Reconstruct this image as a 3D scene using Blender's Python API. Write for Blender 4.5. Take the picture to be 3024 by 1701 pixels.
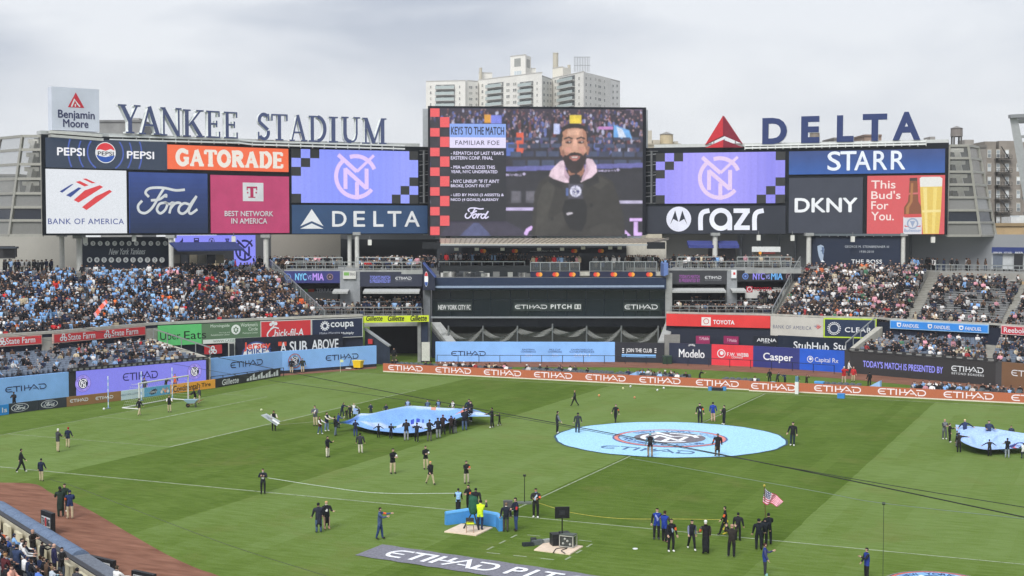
import bpy, math, random
import numpy as np
from mathutils import Vector, Matrix
from mathutils.geometry import tessellate_polygon
R = math.radians
for o in list(bpy.data.objects): bpy.data.objects.remove(o)
SC = bpy.context.scene; COL = SC.collection
rnd = random.Random(7)

# ------------------------------------------------------------------ camera
F = 4048.0; PITCH = 0.0456; YAW = -0.4229; CAM = Vector((84.14, -105.68, 17.2)); CX, CY = 1512.0, 850.5
cam = bpy.data.cameras.new('camera'); camo = bpy.data.objects.new('camera', cam); COL.objects.link(camo)
cam.sensor_width = 36; cam.lens = 36 * F / 3024; cam.clip_start = 0.5; cam.clip_end = 6000
camo.location = CAM; camo.rotation_euler = (math.pi / 2 - PITCH, 0, -YAW); SC.camera = camo

# ------------------------------------------------------------------ light
def nd(t, ty, **kw):
    n = t.nodes.new(ty)
    for k, v in kw.items():
        if k.startswith('i_'): n.inputs[k[2:].replace('_', ' ')].default_value = v
        elif k.startswith('n'): n.inputs[int(k[1:])].default_value = v
        else: setattr(n, k, v)
    return n
W = bpy.data.worlds.new('World'); SC.world = W; W.use_nodes = True
t = W.node_tree; t.nodes.clear(); L = t.links.new
SUN_EL = R(42); SUN_AZ = math.atan2(math.sin(R(-20) - YAW), -math.cos(R(-20) - YAW))
sky = nd(t, 'ShaderNodeTexSky', sky_type='NISHITA', sun_disc=False, sun_elevation=SUN_EL, sun_rotation=SUN_AZ, air_density=1.0, dust_density=4.0)
tc = nd(t, 'ShaderNodeTexCoord'); mp = nd(t, 'ShaderNodeMapping'); mp.inputs['Scale'].default_value = (1.2, 1.2, 3.6); mp.inputs['Location'].default_value = (0.35, 0.2, 0.1)
L(tc.outputs['Generated'], mp.inputs['Vector'])
nz = nd(t, 'ShaderNodeTexNoise', i_Scale=3.2, i_Detail=6.0, i_Roughness=0.5, i_Distortion=0.3); L(mp.outputs[0], nz.inputs['Vector'])
cr = nd(t, 'ShaderNodeValToRGB'); cr.color_ramp.elements[0].position = 0.39; cr.color_ramp.elements[0].color = (4.15, 4.55, 5.35, 1)
cr.color_ramp.elements[1].position = 0.62; cr.color_ramp.elements[1].color = (6.9, 7.15, 7.55, 1); L(nz.outputs['Fac'], cr.inputs['Fac'])
sp = nd(t, 'ShaderNodeSeparateXYZ'); L(tc.outputs['Generated'], sp.inputs[0])
mr = nd(t, 'ShaderNodeMapRange', n1=0.015, n2=0.15, n3=0.85, n4=0.0); L(sp.outputs['Z'], mr.inputs[0])
hz = nd(t, 'ShaderNodeMix', data_type='RGBA'); L(mr.outputs[0], hz.inputs[0]); L(cr.outputs[0], hz.inputs[6]); hz.inputs[7].default_value = (7.5, 7.65, 7.8, 1)
mx = nd(t, 'ShaderNodeMix', data_type='RGBA', n0=0.94); L(sky.outputs[0], mx.inputs[6]); L(hz.outputs[2], mx.inputs[7])
bg = nd(t, 'ShaderNodeBackground', i_Strength=0.064); L(mx.outputs[2], bg.inputs['Color'])
wo = nd(t, 'ShaderNodeOutputWorld'); L(bg.outputs[0], wo.inputs['Surface'])
sun = bpy.data.lights.new('sun', 'SUN'); sun.energy = 1.5; sun.angle = R(28); sun.color = (1, .985, .96)
suno = bpy.data.objects.new('sun', sun); COL.objects.link(suno); suno.rotation_euler = (math.pi / 2 - SUN_EL, 0, R(-20) - YAW)
SC.view_settings.view_transform = 'Standard'; SC.view_settings.look = 'None'; SC.view_settings.gamma = 1; SC.view_settings.exposure = 1.02
SC.render.engine = 'CYCLES'

# ------------------------------------------------------------------ pixel -> world helpers (photo 3024 x 1701)
FWH = Vector((math.sin(YAW), math.cos(YAW), 0)); RT = Vector((math.cos(YAW), -math.sin(YAW), 0))
FW = Vector((FWH.x * math.cos(PITCH), FWH.y * math.cos(PITCH), -math.sin(PITCH))); UP = RT.cross(FW)
Z = Vector((0, 0, 1))
def ray(px, py): return FW + RT * ((px - CX) / F) + UP * ((CY - py) / F)
def pt(px, py, D):
    r = ray(px, py); return CAM + r * (D / r.dot(FWH))
def gnd(px, py, z=0.0):
    r = ray(px, py); return CAM + r * ((z - CAM.z) / r.z)
def zat(py, D): return pt(CX, py, D).z
def plan(px, D): p = pt(px, 666, D); return Vector((p.x, p.y, 0))
def dep(p): return (p - CAM).dot(FWH)
def lin(c):
    if len(c) == 4: c = c[:3]
    return tuple(((x / 255) / 12.92 if x / 255 <= .04045 else ((x / 255 + .055) / 1.055) ** 2.4) for x in c)

# ------------------------------------------------------------------ materials
MAT = {}
def attr_mat(name, rough=0.7, metal=0.0, noise=0.10, nscale=3.0, emis=0.0, spec=0.3, alpha=1.0):
    m = bpy.data.materials.new(name); m.use_nodes = True; t = m.node_tree; L = t.links.new
    p = t.nodes['Principled BSDF']; a = nd(t, 'ShaderNodeAttribute', attribute_name='Col')
    tc = nd(t, 'ShaderNodeTexCoord'); n = nd(t, 'ShaderNodeTexNoise', i_Scale=nscale, i_Detail=5.0, i_Roughness=.6); L(tc.outputs['Object'], n.inputs['Vector'])
    mr = nd(t, 'ShaderNodeMapRange', n1=.3, n2=.7, n3=1 - noise, n4=1 + noise); L(n.outputs['Fac'], mr.inputs[0])
    mu = nd(t, 'ShaderNodeVectorMath', operation='MULTIPLY'); L(a.outputs['Color'], mu.inputs[0]); L(mr.outputs[0], mu.inputs[1])
    L(mu.outputs[0], p.inputs['Base Color']); p.inputs['Roughness'].default_value = rough; p.inputs['Metallic'].default_value = metal
    p.inputs['Specular IOR Level'].default_value = spec
    if emis:
        L(mu.outputs[0], p.inputs['Emission Color']); p.inputs['Emission Strength'].default_value = emis
        p.inputs['Base Color'].default_value = (.02, .02, .02, 1); t.links.remove(p.inputs['Base Color'].links[0])
    if alpha < 1: p.inputs['Alpha'].default_value = alpha
    MAT[name] = m; return m
attr_mat('paint'); attr_mat('print', rough=.5, noise=.09, nscale=.45); attr_mat('concrete', rough=.9, noise=.18, nscale=1.2, spec=.15)
attr_mat('metal', rough=.4, metal=.5, noise=.08); attr_mat('cloth', rough=.95, noise=.24, nscale=8, spec=.1); attr_mat('screen', rough=.4, noise=.07, nscale=5, emis=.51)
attr_mat('plastic', rough=.45, noise=.08, nscale=2); attr_mat('glass', rough=.12, noise=.05, spec=.6); attr_mat('clear_glass', rough=.1, noise=.05, spec=.5, alpha=.45)
attr_mat('faint_glass', rough=.1, noise=.02, spec=.5, alpha=.15); attr_mat('net', rough=.9, noise=.1, alpha=.32); attr_mat('brick', rough=.9, noise=.14, nscale=.5, spec=.15); attr_mat('stone', rough=.85, noise=.07, nscale=.15, spec=.15)
attr_mat('line_paint', rough=.9, noise=.35, nscale=2.5, alpha=.4)

# ------------------------------------------------------------------ mesh builder
ORG = {}
def tri(pts):
    return tessellate_polygon([[Vector(p) for p in pts]])
class B:
    def __init__(s): s.v = []; s.f = []; s.c = []
    def face(s, pts, col):
        i = len(s.v); s.v += [tuple(p) for p in pts]; s.f.append(tuple(range(i, i + len(pts)))); s.c.append(lin(col))
    def raw(s, vs, fs, col):
        i = len(s.v); s.v += [tuple(p) for p in vs]; c = lin(col)
        for f in fs: s.f.append(tuple(i + k for k in f)); s.c.append(c)
    def hexa(s, lo, hi, col):      # 4 bottom points, 4 top points
        s.raw(list(lo) + list(hi), [(3, 2, 1, 0), (4, 5, 6, 7), (0, 1, 5, 4), (1, 2, 6, 5), (2, 3, 7, 6), (3, 0, 4, 7)], col)
    def box(s, c, size, col, rz=0.0, base=False):
        c = Vector(c); x, y, z = size[0] / 2, size[1] / 2, size[2] / 2
        if base: c = c + Vector((0, 0, z))
        co, si = math.cos(rz), math.sin(rz)
        P = lambda a, b, d: c + Vector((a * co - b * si, a * si + b * co, d))
        s.hexa([P(-x, -y, -z), P(x, -y, -z), P(x, y, -z), P(-x, y, -z)], [P(-x, -y, z), P(x, -y, z), P(x, y, z), P(-x, y, z)], col)
    def beam(s, p, q, w, h, col):
        p, q = Vector(p), Vector(q); d = (q - p)
        if d.length < 1e-6: return
        d.normalize(); u = Z if abs(d.z) < .9 else Vector((1, 0, 0)); a = d.cross(u).normalized() * (w / 2); b = a.cross(d).normalized() * (h / 2)
        s.hexa([p - a - b, p + a - b, p + a + b, p - a + b], [q - a - b, q + a - b, q + a + b, q - a + b], col)
    def tube(s, p, q, r0, r1=None, n=6, col=(128, 128, 128), cap=True):
        r1 = r0 if r1 is None else r1; p, q = Vector(p), Vector(q); d = (q - p).normalized(); u = Z if abs(d.z) < .9 else Vector((1, 0, 0))
        a = d.cross(u).normalized(); b = a.cross(d)
        cs = [(math.cos(2 * math.pi * k / n), math.sin(2 * math.pi * k / n)) for k in range(n)]
        vs = [p + (a * x + b * y) * r0 for x, y in cs] + [q + (a * x + b * y) * r1 for x, y in cs]
        fs = [(k, (k + 1) % n, n + (k + 1) % n, n + k) for k in range(n)]
        if cap: fs += [tuple(range(n)), tuple(range(2 * n - 1, n - 1, -1))]
        s.raw(vs, fs, col)
    def path(s, pts, r, col, n=5):
        for a, b in zip(pts[:-1], pts[1:]): s.tube(a, b, r, r, n, col, cap=False)
    def lathe(s, base, prof, n, col):
        base = Vector(base); vs = []
        for r, z in prof: vs += [base + Vector((r * math.cos(2 * math.pi * k / n), r * math.sin(2 * math.pi * k / n), z)) for k in range(n)]
        fs = [(i * n + k, i * n + (k + 1) % n, (i + 1) * n + (k + 1) % n, (i + 1) * n + k) for i in range(len(prof) - 1) for k in range(n)]
        s.raw(vs, fs, col)
    def ball(s, c, r, col, n=10, sz=1.0):
        s.lathe(c, [(max(r * math.sin(math.pi * i / 6), 1e-4), -r * sz * math.cos(math.pi * i / 6)) for i in range(7)], n, col)
    def prism(s, plan_pts, z0, z1, col, top=None):
        n = len(plan_pts); lo = [Vector((p[0], p[1], z0)) for p in plan_pts]; hi = [Vector((p[0], p[1], z1)) for p in plan_pts]
        for k in range(n): s.face([lo[k], lo[(k + 1) % n], hi[(k + 1) % n], hi[k]], col)
        s.raw(hi, tri(hi), top or col); s.raw(lo, tri(lo), col)
    def wall(s, pl, z0, z1, th, col, back=None):   # plan polyline, thick wall; z may be lists
        n = len(pl); z0 = z0 if isinstance(z0, (list, tuple)) else [z0] * n; z1 = z1 if isinstance(z1, (list, tuple)) else [z1] * n
        for k in range(n - 1):
            a, b = Vector(pl[k]), Vector(pl[k + 1]); d = (b - a).normalized(); nn = Vector((-d.y, d.x, 0))
            if nn.dot(FWH) < 0: nn = -nn
            o = nn * th
            s.hexa([Vector((a.x, a.y, z0[k])), Vector((b.x, b.y, z0[k + 1])), Vector((b.x + o.x, b.y + o.y, z0[k + 1])), Vector((a.x + o.x, a.y + o.y, z0[k]))],
                   [Vector((a.x, a.y, z1[k])), Vector((b.x, b.y, z1[k + 1])), Vector((b.x + o.x, b.y + o.y, z1[k + 1])), Vector((a.x + o.x, a.y + o.y, z1[k]))], col)

_GL = {}
def glyphs(txt, bold=0.0, sp=1.0):
    k = (txt, bold, sp)
    if k in _GL: return _GL[k]
    c = bpy.data.curves.new('tmp', 'FONT'); c.body = txt; c.offset = bold; c.resolution_u = 4; c.fill_mode = 'FRONT'; c.space_character = sp; c.space_line = .82; c.align_x = 'LEFT'
    ob = bpy.data.objects.new('tmp', c); COL.objects.link(ob); dg = bpy.context.evaluated_depsgraph_get(); dg.update()
    me = bpy.data.meshes.new_from_object(ob.evaluated_get(dg))
    v = np.array([tuple(x.co)[:2] for x in me.vertices]); f = [tuple(p.vertices) for p in me.polygons]
    bpy.data.objects.remove(ob); bpy.data.curves.remove(c); bpy.data.meshes.remove(me)
    mn, mxx = v.min(0), v.max(0); asp = (mxx - mn)[0] / (mxx - mn)[1]; v = (v - mn) / (mxx - mn)
    _GL[k] = (v, f, asp); return _GL[k]

class Pl:     # a flat face in the world with its own u, v metres
    def __init__(s, o, u, v, n): s.o, s.u, s.v, s.n = Vector(o), Vector(u).normalized(), Vector(v).normalized(), Vector(n).normalized()
    @staticmethod
    def vert(a, b):
        a, b = Vector((a[0], a[1], 0)), Vector((b[0], b[1], 0)); u = (b - a).normalized(); n = Vector((u.y, -u.x, 0))
        if n.dot(FWH) > 0: n = -n
        return Pl(a, u, Z, n)
    @staticmethod
    def px(x0, D0, x1, D1): return Pl.vert(plan(x0, D0), plan(x1, D1))
    def uv(s, px, py):
        r = ray(px, py); k = (s.o - CAM).dot(s.n) / r.dot(s.n); p = CAM + r * k - s.o; return Vector((p.dot(s.u), p.dot(s.v)))
    def P(s, u, v, off=0.0): return s.o + s.u * u + s.v * v + s.n * off
    def push(s, d): return Pl(s.o + s.n * d, s.u, s.v, s.n)

def catmull(pts, k=6):
    P = [Vector(p) for p in pts]; P = [P[0] * 2 - P[1]] + P + [P[-1] * 2 - P[-2]]; out = []
    for i in range(1, len(P) - 2):
        a, b, c, d = P[i - 1:i + 3]
        for j in range(k):
            x = j / k; out.append(.5 * ((2 * b) + (c - a) * x + (2 * a - 5 * b + 4 * c - d) * x * x + (3 * b - a - 3 * c + d) * x ** 3))
    return out + [P[-2]]
def arc(cx, cy, r, a0, a1, n=20, ry=None):
    ry = ry or r; return [(cx + r * math.cos(R(a0 + (a1 - a0) * k / n)), cy + ry * math.sin(R(a0 + (a1 - a0) * k / n))) for k in range(n + 1)]

class D(B):   # flat drawing on a plane; view = (ox, oy, scale) of the coordinates given
    def __init__(s, pl, off=0.02, view=(0, 0, 1)): B.__init__(s); s.pl = pl; s.off = off; s.view = view
    def q(s, x, y): return s.pl.uv(s.view[0] + x * s.view[2], s.view[1] + y * s.view[2])
    def up(s): s.off += .006
    def polyuv(s, pts, col, rise=True):
        if len(pts) == 4 or len(pts) == 3: s.face([s.pl.P(p[0], p[1], s.off) for p in pts], col)
        else: s.raw([s.pl.P(p[0], p[1], s.off) for p in pts], tri([(p[0], p[1], 0) for p in pts]), col)
        if rise: s.up()
    def poly(s, pts, col): s.polyuv([s.q(*p) for p in pts], col)
    def rectuv(s, u0, v0, u1, v1, col): s.polyuv([(u0, v0), (u1, v0), (u1, v1), (u0, v1)], col)
    def bx(s, x0, yt, yb, x1): a, b, c = s.q(x0, yt), s.q(x0, yb), s.q(x1, yt); return a[0], b[1], c[0], a[1]
    def rect(s, x0, yt, yb, x1, col): s.rectuv(*s.bx(x0, yt, yb, x1), col)
    def strokeuv(s, pts, w, col, closed=False):
        P = [Vector((p[0], p[1])) for p in pts]; n = len(P); Lf = []; Rt = []
        for i in range(n):
            if closed: d = P[(i + 1) % n] - P[i - 1]
            else: d = (P[min(i + 1, n - 1)] - P[max(i - 1, 0)])
            if d.length < 1e-9: d = Vector((1, 0))
            d.normalize(); nn = Vector((-d.y, d.x)); ww = w / 2
            if 0 < i < n - 1 or closed:
                e = (P[i] - P[i - 1]); e = e.normalized() if e.length > 1e-9 else d; ww = min(ww / max(abs(e.dot(d)), .5), w)
            Lf.append(P[i] + nn * ww); Rt.append(P[i] - nn * ww)
        vs = [s.pl.P(p[0], p[1], s.off) for p in Lf + Rt]
        fs = [(i, (i + 1) % n, n + (i + 1) % n, n + i) for i in range(n if closed else n - 1)]
        s.raw(vs, fs, col); s.off += .0007
    def stroke(s, pts, w, col, smooth=False):
        p = [s.q(*a) for a in pts]
        if smooth: p = catmull(p)
        m = (s.q(pts[0][0] + 10, pts[0][1]) - s.q(pts[0][0], pts[0][1])).length / 10
        s.strokeuv(p, w * m, col)
    def circuv(s, u, v, r, col, r0=0.0, a0=0, a1=360, ry=None):
        if r0 <= 0 and a1 - a0 >= 360: s.polyuv(arc(u, v, r, a0, a1, 28, ry)[:-1], col)
        else: s.strokeuv(arc(u, v, (r + r0) / 2, a0, a1, 28), r - r0, col); s.up()
    def cm(s, x, y, rpx): c = s.q(x, y); return c[0], c[1], (s.q(x, y - rpx) - c).length
    def circ(s, x, y, rpx, col, r0=0.0, a0=0, a1=360):
        u, v, r = s.cm(x, y, rpx); s.circuv(u, v, r, col, r0 * r / rpx if rpx else 0, a0, a1)
    def textuv(s, txt, u0, v0, u1, v1, col, bold=0.0, sp=1.0, rise=True, slant=0.0, hard=False):
        v, f, a = glyphs(txt, bold if hard else 0.0, sp); w, h = u1 - u0, v1 - v0; e = 0 if hard else min(bold * h * (.55 if '\n' not in txt else .3), h * .04)
        for dx, dy in ((0, 0), (-1, 0), (1, 0), (0, 1), (0, -1)) if e > .004 else ((0, 0),):
            s.raw([s.pl.P(u0 + e + p[0] * (w - 2 * e) + dx * e + p[1] * h * slant, v0 + e + p[1] * (h - 2 * e) + dy * e, s.off) for p in v], f, col); s.off += .0008
        if rise: s.up()
    def text(s, txt, x0, yt, yb, x1, col, bold=0.0, sp=1.0, slant=0.0): s.textuv(txt, *s.bx(x0, yt, yb, x1), col, bold, sp, slant=slant)
    def ringtext(s, txt, u, v, r, h, a0, a1, col, flip=False):
        n = len(txt)
        for i, ch in enumerate(txt):
            if ch == ' ': continue
            g, f, asp = glyphs(ch, .02); a = R(a0 + (a1 - a0) * (i + .5) / n); w = h * min(asp, 1.1)
            e = Vector((math.cos(a), math.sin(a))); tx = Vector((-e.y, e.x)) * (1 if flip else -1); ty = e * (-1 if flip else 1); c = Vector((u, v)) + e * r
            s.raw([s.pl.P(*(c + tx * (p[0] - .5) * w + ty * (p[1] - .5) * h), s.off) for p in g], f, col)
        s.up()
    # ---- marks
    def etihad(s, u0, v0, u1, v1, col, w=.15):
        W, H = (u1 - u0) / 6.05, (v1 - v0); m = lambda pts: [(u0 + x * W, v0 + y * H) for x, y in pts]; ww = w * H
        s.strokeuv(m([(1.02, .93), (.6, .93)] + arc(.5, .5, .43, 100, 260, 12) + [(.6, .07), (1.02, .07)]), ww, col)
        s.strokeuv(m([(.1, .5), (.85, .5)]), ww * .8, col)
        s.strokeuv(m([(1.1, .93), (2.15, .93)]), ww, col); s.strokeuv(m([(1.62, .88), (1.62, 0)]), ww * 1.15, col)
        s.strokeuv(m([(2.3, 1), (2.3, 0)]), ww * 1.15, col); s.strokeuv(m([(2.75, 1), (2.75, 0)]), ww * 1.15, col)
        s.strokeuv(m([(2.75, .48), (3.75, .48)]), ww * .8, col); s.strokeuv(m([(3.35, 1), (3.35, .48)]), ww, col)
        s.strokeuv(m([(3.4, 0), (4.1, .97), (4.8, 0)]), ww, col); s.strokeuv(m([(4.0, .3), (4.45, .3)]), ww * .8, col)
        s.strokeuv(m([(4.75, .93), (5.4, .93)] + arc(5.45, .5, .43, 80, -80, 12) + [(5.0, .07), (5.0, .6)]), ww, col); s.up()
    def etih(s, x0, yt, yb, x1, col, w=.15): s.etihad(*s.bx(x0, yt, yb, x1), col, w)
    def mono(s, u, v, r, col, w=.17):
        k = lambda pts: [(u + x * r, v + y * r) for x, y in pts]; w *= r
        s.strokeuv(k(arc(0, 0, .9, 128, 322, 26)), w, col); s.strokeuv(k(arc(0, 0, .9, 22, 108, 14)), w, col)
        s.strokeuv(k([(-.8, .95), (.04, .22)]), w, col); s.strokeuv(k([(.82, .95), (.04, .22)]), w * .7, col)
        s.strokeuv(k([(-.48, .36), (-.48, -.55)]), w, col); s.strokeuv(k([(-.5, .34), (.48, -.52)]), w, col); s.strokeuv(k([(.48, .36), (.48, -.55)]), w, col)
        s.strokeuv(k([(.04, -.24), (.04, -1.0)]), w, col); s.up()
    def crest(s, u, v, r, ring=(20, 28, 60), band=(150, 190, 235), orange=(225, 110, 70), disc=(28, 34, 62), mono=(240, 240, 245), txt=None):
        s.circuv(u, v, r, ring); s.circuv(u, v, r * .965, orange); s.circuv(u, v, r * .90, ring); s.circuv(u, v, r * .88, band)
        s.ringtext('NEW YORK CITY', u, v, r * .76, r * .15, 160, 20, txt or ring); s.ringtext('FOOTBALL CLUB', u, v, r * .76, r * .15, 205, 335, txt or ring, True)
        s.circuv(u, v, r * .62, disc); s.mono(u, v, r * .52, mono)
    def crestp(s, x, y, rpx, **k): s.crest(*s.cm(x, y, rpx), **k)
    def ford(s, u0, v0, u1, v1, col, w=.085):
        k = lambda pts: catmull([(u0 + (x - 1125) / 510 * (u1 - u0), v0 + (1205 - y) / 225 * (v1 - v0)) for x, y in pts], 5); W = (v1 - v0) * w * 1.15
        for p in ([(1215, 1065), (1188, 1030), (1225, 995), (1330, 990), (1430, 1008), (1508, 1002)], [(1335, 995), (1295, 1060), (1240, 1150), (1185, 1193), (1138, 1180), (1128, 1135), (1160, 1095)],
                  [(1230, 1092), (1300, 1082), (1350, 1047), (1352, 1068)], [(1345, 1108), (1300, 1120), (1278, 1165), (1305, 1195), (1345, 1165), (1362, 1118), (1340, 1106), (1380, 1120), (1405, 1108), (1390, 1150), (1378, 1195)],
                  [(1385, 1160), (1425, 1115), (1465, 1110), (1478, 1132)], [(1545, 1122), (1500, 1112), (1462, 1140), (1455, 1178), (1485, 1197), (1525, 1172), (1560, 1110), (1605, 1052)], [(1600, 1060), (1558, 1130), (1538, 1175), (1556, 1196), (1610, 1160)]): s.strokeuv(k(p), W, col)
        s.up()
    def serif(s, txt, u0, v0, u1, v1, col, thick=.2, thin=.09, ser=.09, gap=.12):
        ws = [SER[c][0] if c != ' ' else .6 for c in txt]; tot = sum(ws) + gap * (len(txt) - 1); H = v1 - v0; kx = (u1 - u0) / (tot * 1.0); x = 0
        for ch, wd in zip(txt, ws):
            if ch != ' ':
                for st in SER[ch][1]:
                    tp, pts = st[0], [(u0 + (x + a) * kx, v0 + b * H) for a, b in st[1:]]
                    s.strokeuv(pts, {'T': thick * kx, 't': thin * min(kx, H), 's': ser * H * .8}[tp], col)
            x += wd + gap
        s.up()
A_ = lambda *a, **k: tuple(arc(*a, **k))
SER = {  # serif capitals: T thick stroke, t thin stroke, s serif bar
 'Y': (.95, [('T', (.18, .97), (.5, .42)), ('t', (.8, .97), (.5, .42)), ('T', (.5, .45), (.5, .04)), ('s', (.0, .965), (.36, .965)), ('s', (.66, .965), (.95, .965)), ('s', (.32, .035), (.68, .035))]),
 'A': (1.0, [('t', (.15, .03), (.46, .98)), ('T', (.46, 1.0), (.82, .03)), ('t', (.26, .34), (.66, .34)), ('s', (.0, .035), (.3, .035)), ('s', (.64, .035), (1.0, .035))]),
 'N': (1.0, [('t', (.16, .03), (.16, .97)), ('T', (.14, .97), (.84, .02)), ('t', (.86, .0), (.86, .97)), ('s', (.0, .965), (.25, .965)), ('s', (.0, .035), (.32, .035)), ('s', (.7, .965), (1.0, .965))]),
 'K': (1.0, [('T', (.2, .03), (.2, .97)), ('t', (.3, .42), (.82, .97)), ('T', (.42, .58), (.84, .03)), ('s', (.02, .965), (.38, .965)), ('s', (.02, .035), (.38, .035)), ('s', (.62, .965), (.98, .965)), ('s', (.62, .035), (1.0, .035))]),
 'E': (.8, [('T', (.2, .03), (.2, .97)), ('s', (.02, .965), (.74, .965)), ('s', (.02, .035), (.76, .035)), ('t', (.28, .52), (.58, .52)), ('t', (.71, .98), (.71, .78)), ('t', (.73, .02), (.73, .24)), ('t', (.58, .64), (.58, .4))]),
 'S': (.72, [('T', *A_(.36, .74, .24, 40, 200, n=12, ry=.22)[:]), ('T', (.14, .66), (.36, .52), (.58, .38)), ('T', *A_(.36, .27, .24, 20, -150, n=12, ry=.23)), ('t', (.6, .98), (.6, .72)), ('t', (.08, .3), (.08, .02))]),
 'T': (.85, [('T', (.42, .03), (.42, .97)), ('s', (.03, .965), (.82, .965)), ('t', (.05, .98), (.05, .74)), ('t', (.8, .98), (.8, .74)), ('s', (.22, .035), (.62, .035))]),
 'D': (.95, [('T', (.2, .03), (.2, .97)), ('s', (.02, .965), (.5, .965)), ('s', (.02, .035), (.5, .035)), ('T', *A_(.45, .5, .38, 88, -88, n=16, ry=.45))]),
 'I': (.42, [('T', (.21, .03), (.21, .97)), ('s', (.02, .965), (.4, .965)), ('s', (.02, .035), (.4, .035))]),
 'U': (.95, [('T', (.2, .97), (.2, .35), (.24, .18), (.34, .08), (.5, .05)), ('t', (.48, .045), (.62, .07), (.72, .16), (.77, .35), (.77, .97)), ('s', (.02, .965), (.38, .965)), ('s', (.6, .965), (.94, .965))]),
 'M': (1.15, [('t', (.18, .03), (.18, .97)), ('T', (.18, .97), (.55, .03)), ('t', (.55, .03), (.92, .97)), ('T', (.95, .03), (.95, .97)), ('s', (.0, .035), (.34, .035)), ('s', (.78, .035), (1.13, .035)), ('s', (.02, .965), (.26, .965)), ('s', (.88, .965), (1.13, .965))]),
 'G': (.95, [('T', *A_(.5, .5, .36, 50, 320, n=20, ry=.44)), ('T', (.78, .45), (.78, .08)), ('s', (.56, .46), (.95, .46)), ('t', (.8, .97), (.8, .7))]),
 'O': (.98, [('T', *A_(.49, .5, .37, 0, 358, n=26, ry=.44))]),
 'R': (.95, [('T', (.2, .03), (.2, .97)), ('T', (.3, .92), *A_(.5, .73, .22, 80, -80, n=10, ry=.19), (.3, .5)), ('T', (.48, .5), (.76, .06)), ('s', (.02, .965), (.4, .965)), ('s', (.02, .035), (.4, .035)), ('s', (.66, .035), (.95, .035))]),
}

# ------------------------------------------------------------------ scene objects
def mesh_of(name, b):
    me = bpy.data.meshes.new(name); me.from_pydata(b.v, [], b.f); a = me.color_attributes.new('Col', 'FLOAT_COLOR', 'CORNER')
    n = np.array([len(f) for f in b.f]); c = np.repeat(np.c_[np.array(b.c), np.ones(len(b.c))], n, axis=0).astype(np.float32)
    a.data.foreach_set('color', c.ravel()); return me
def put(name, b, mat, parent=None, label=None, cat=None, group=None, kind=None, smooth=False):
    org = ORG.get(parent.name) if parent else None
    if org is None: org = Vector((0, 0, 0)) if not (cat and b.v) else Vector(np.array(b.v).min(0) * .5 + np.array(b.v).max(0) * .5)
    if cat and not parent: org = Vector((org.x, org.y, float(np.array(b.v)[:, 2].min())))
    b.v = [(v[0] - org.x, v[1] - org.y, v[2] - org.z) for v in b.v]
    me = mesh_of(name, b); me.materials.append(MAT[mat] if isinstance(mat, str) else mat)
    if smooth: me.polygons.foreach_set('use_smooth', [True] * len(me.polygons))
    o = bpy.data.objects.new(name, me); COL.objects.link(o); o.parent = parent; ORG[o.name] = org
    if not parent: o.location = org
    props(o, label, cat, group, kind); return o
def props(o, label=None, cat=None, group=None, kind=None):
    if label: o['label'] = label
    if cat: o['category'] = cat
    if group: o['group'] = group
    if kind: o['kind'] = kind
def thing(name, label, cat, loc=(0, 0, 0), group=None):
    o = bpy.data.objects.new(name, None); COL.objects.link(o); o.location = loc; o.empty_display_size = .2; ORG[o.name] = Vector(loc)
    props(o, label, cat, group); return o
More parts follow.
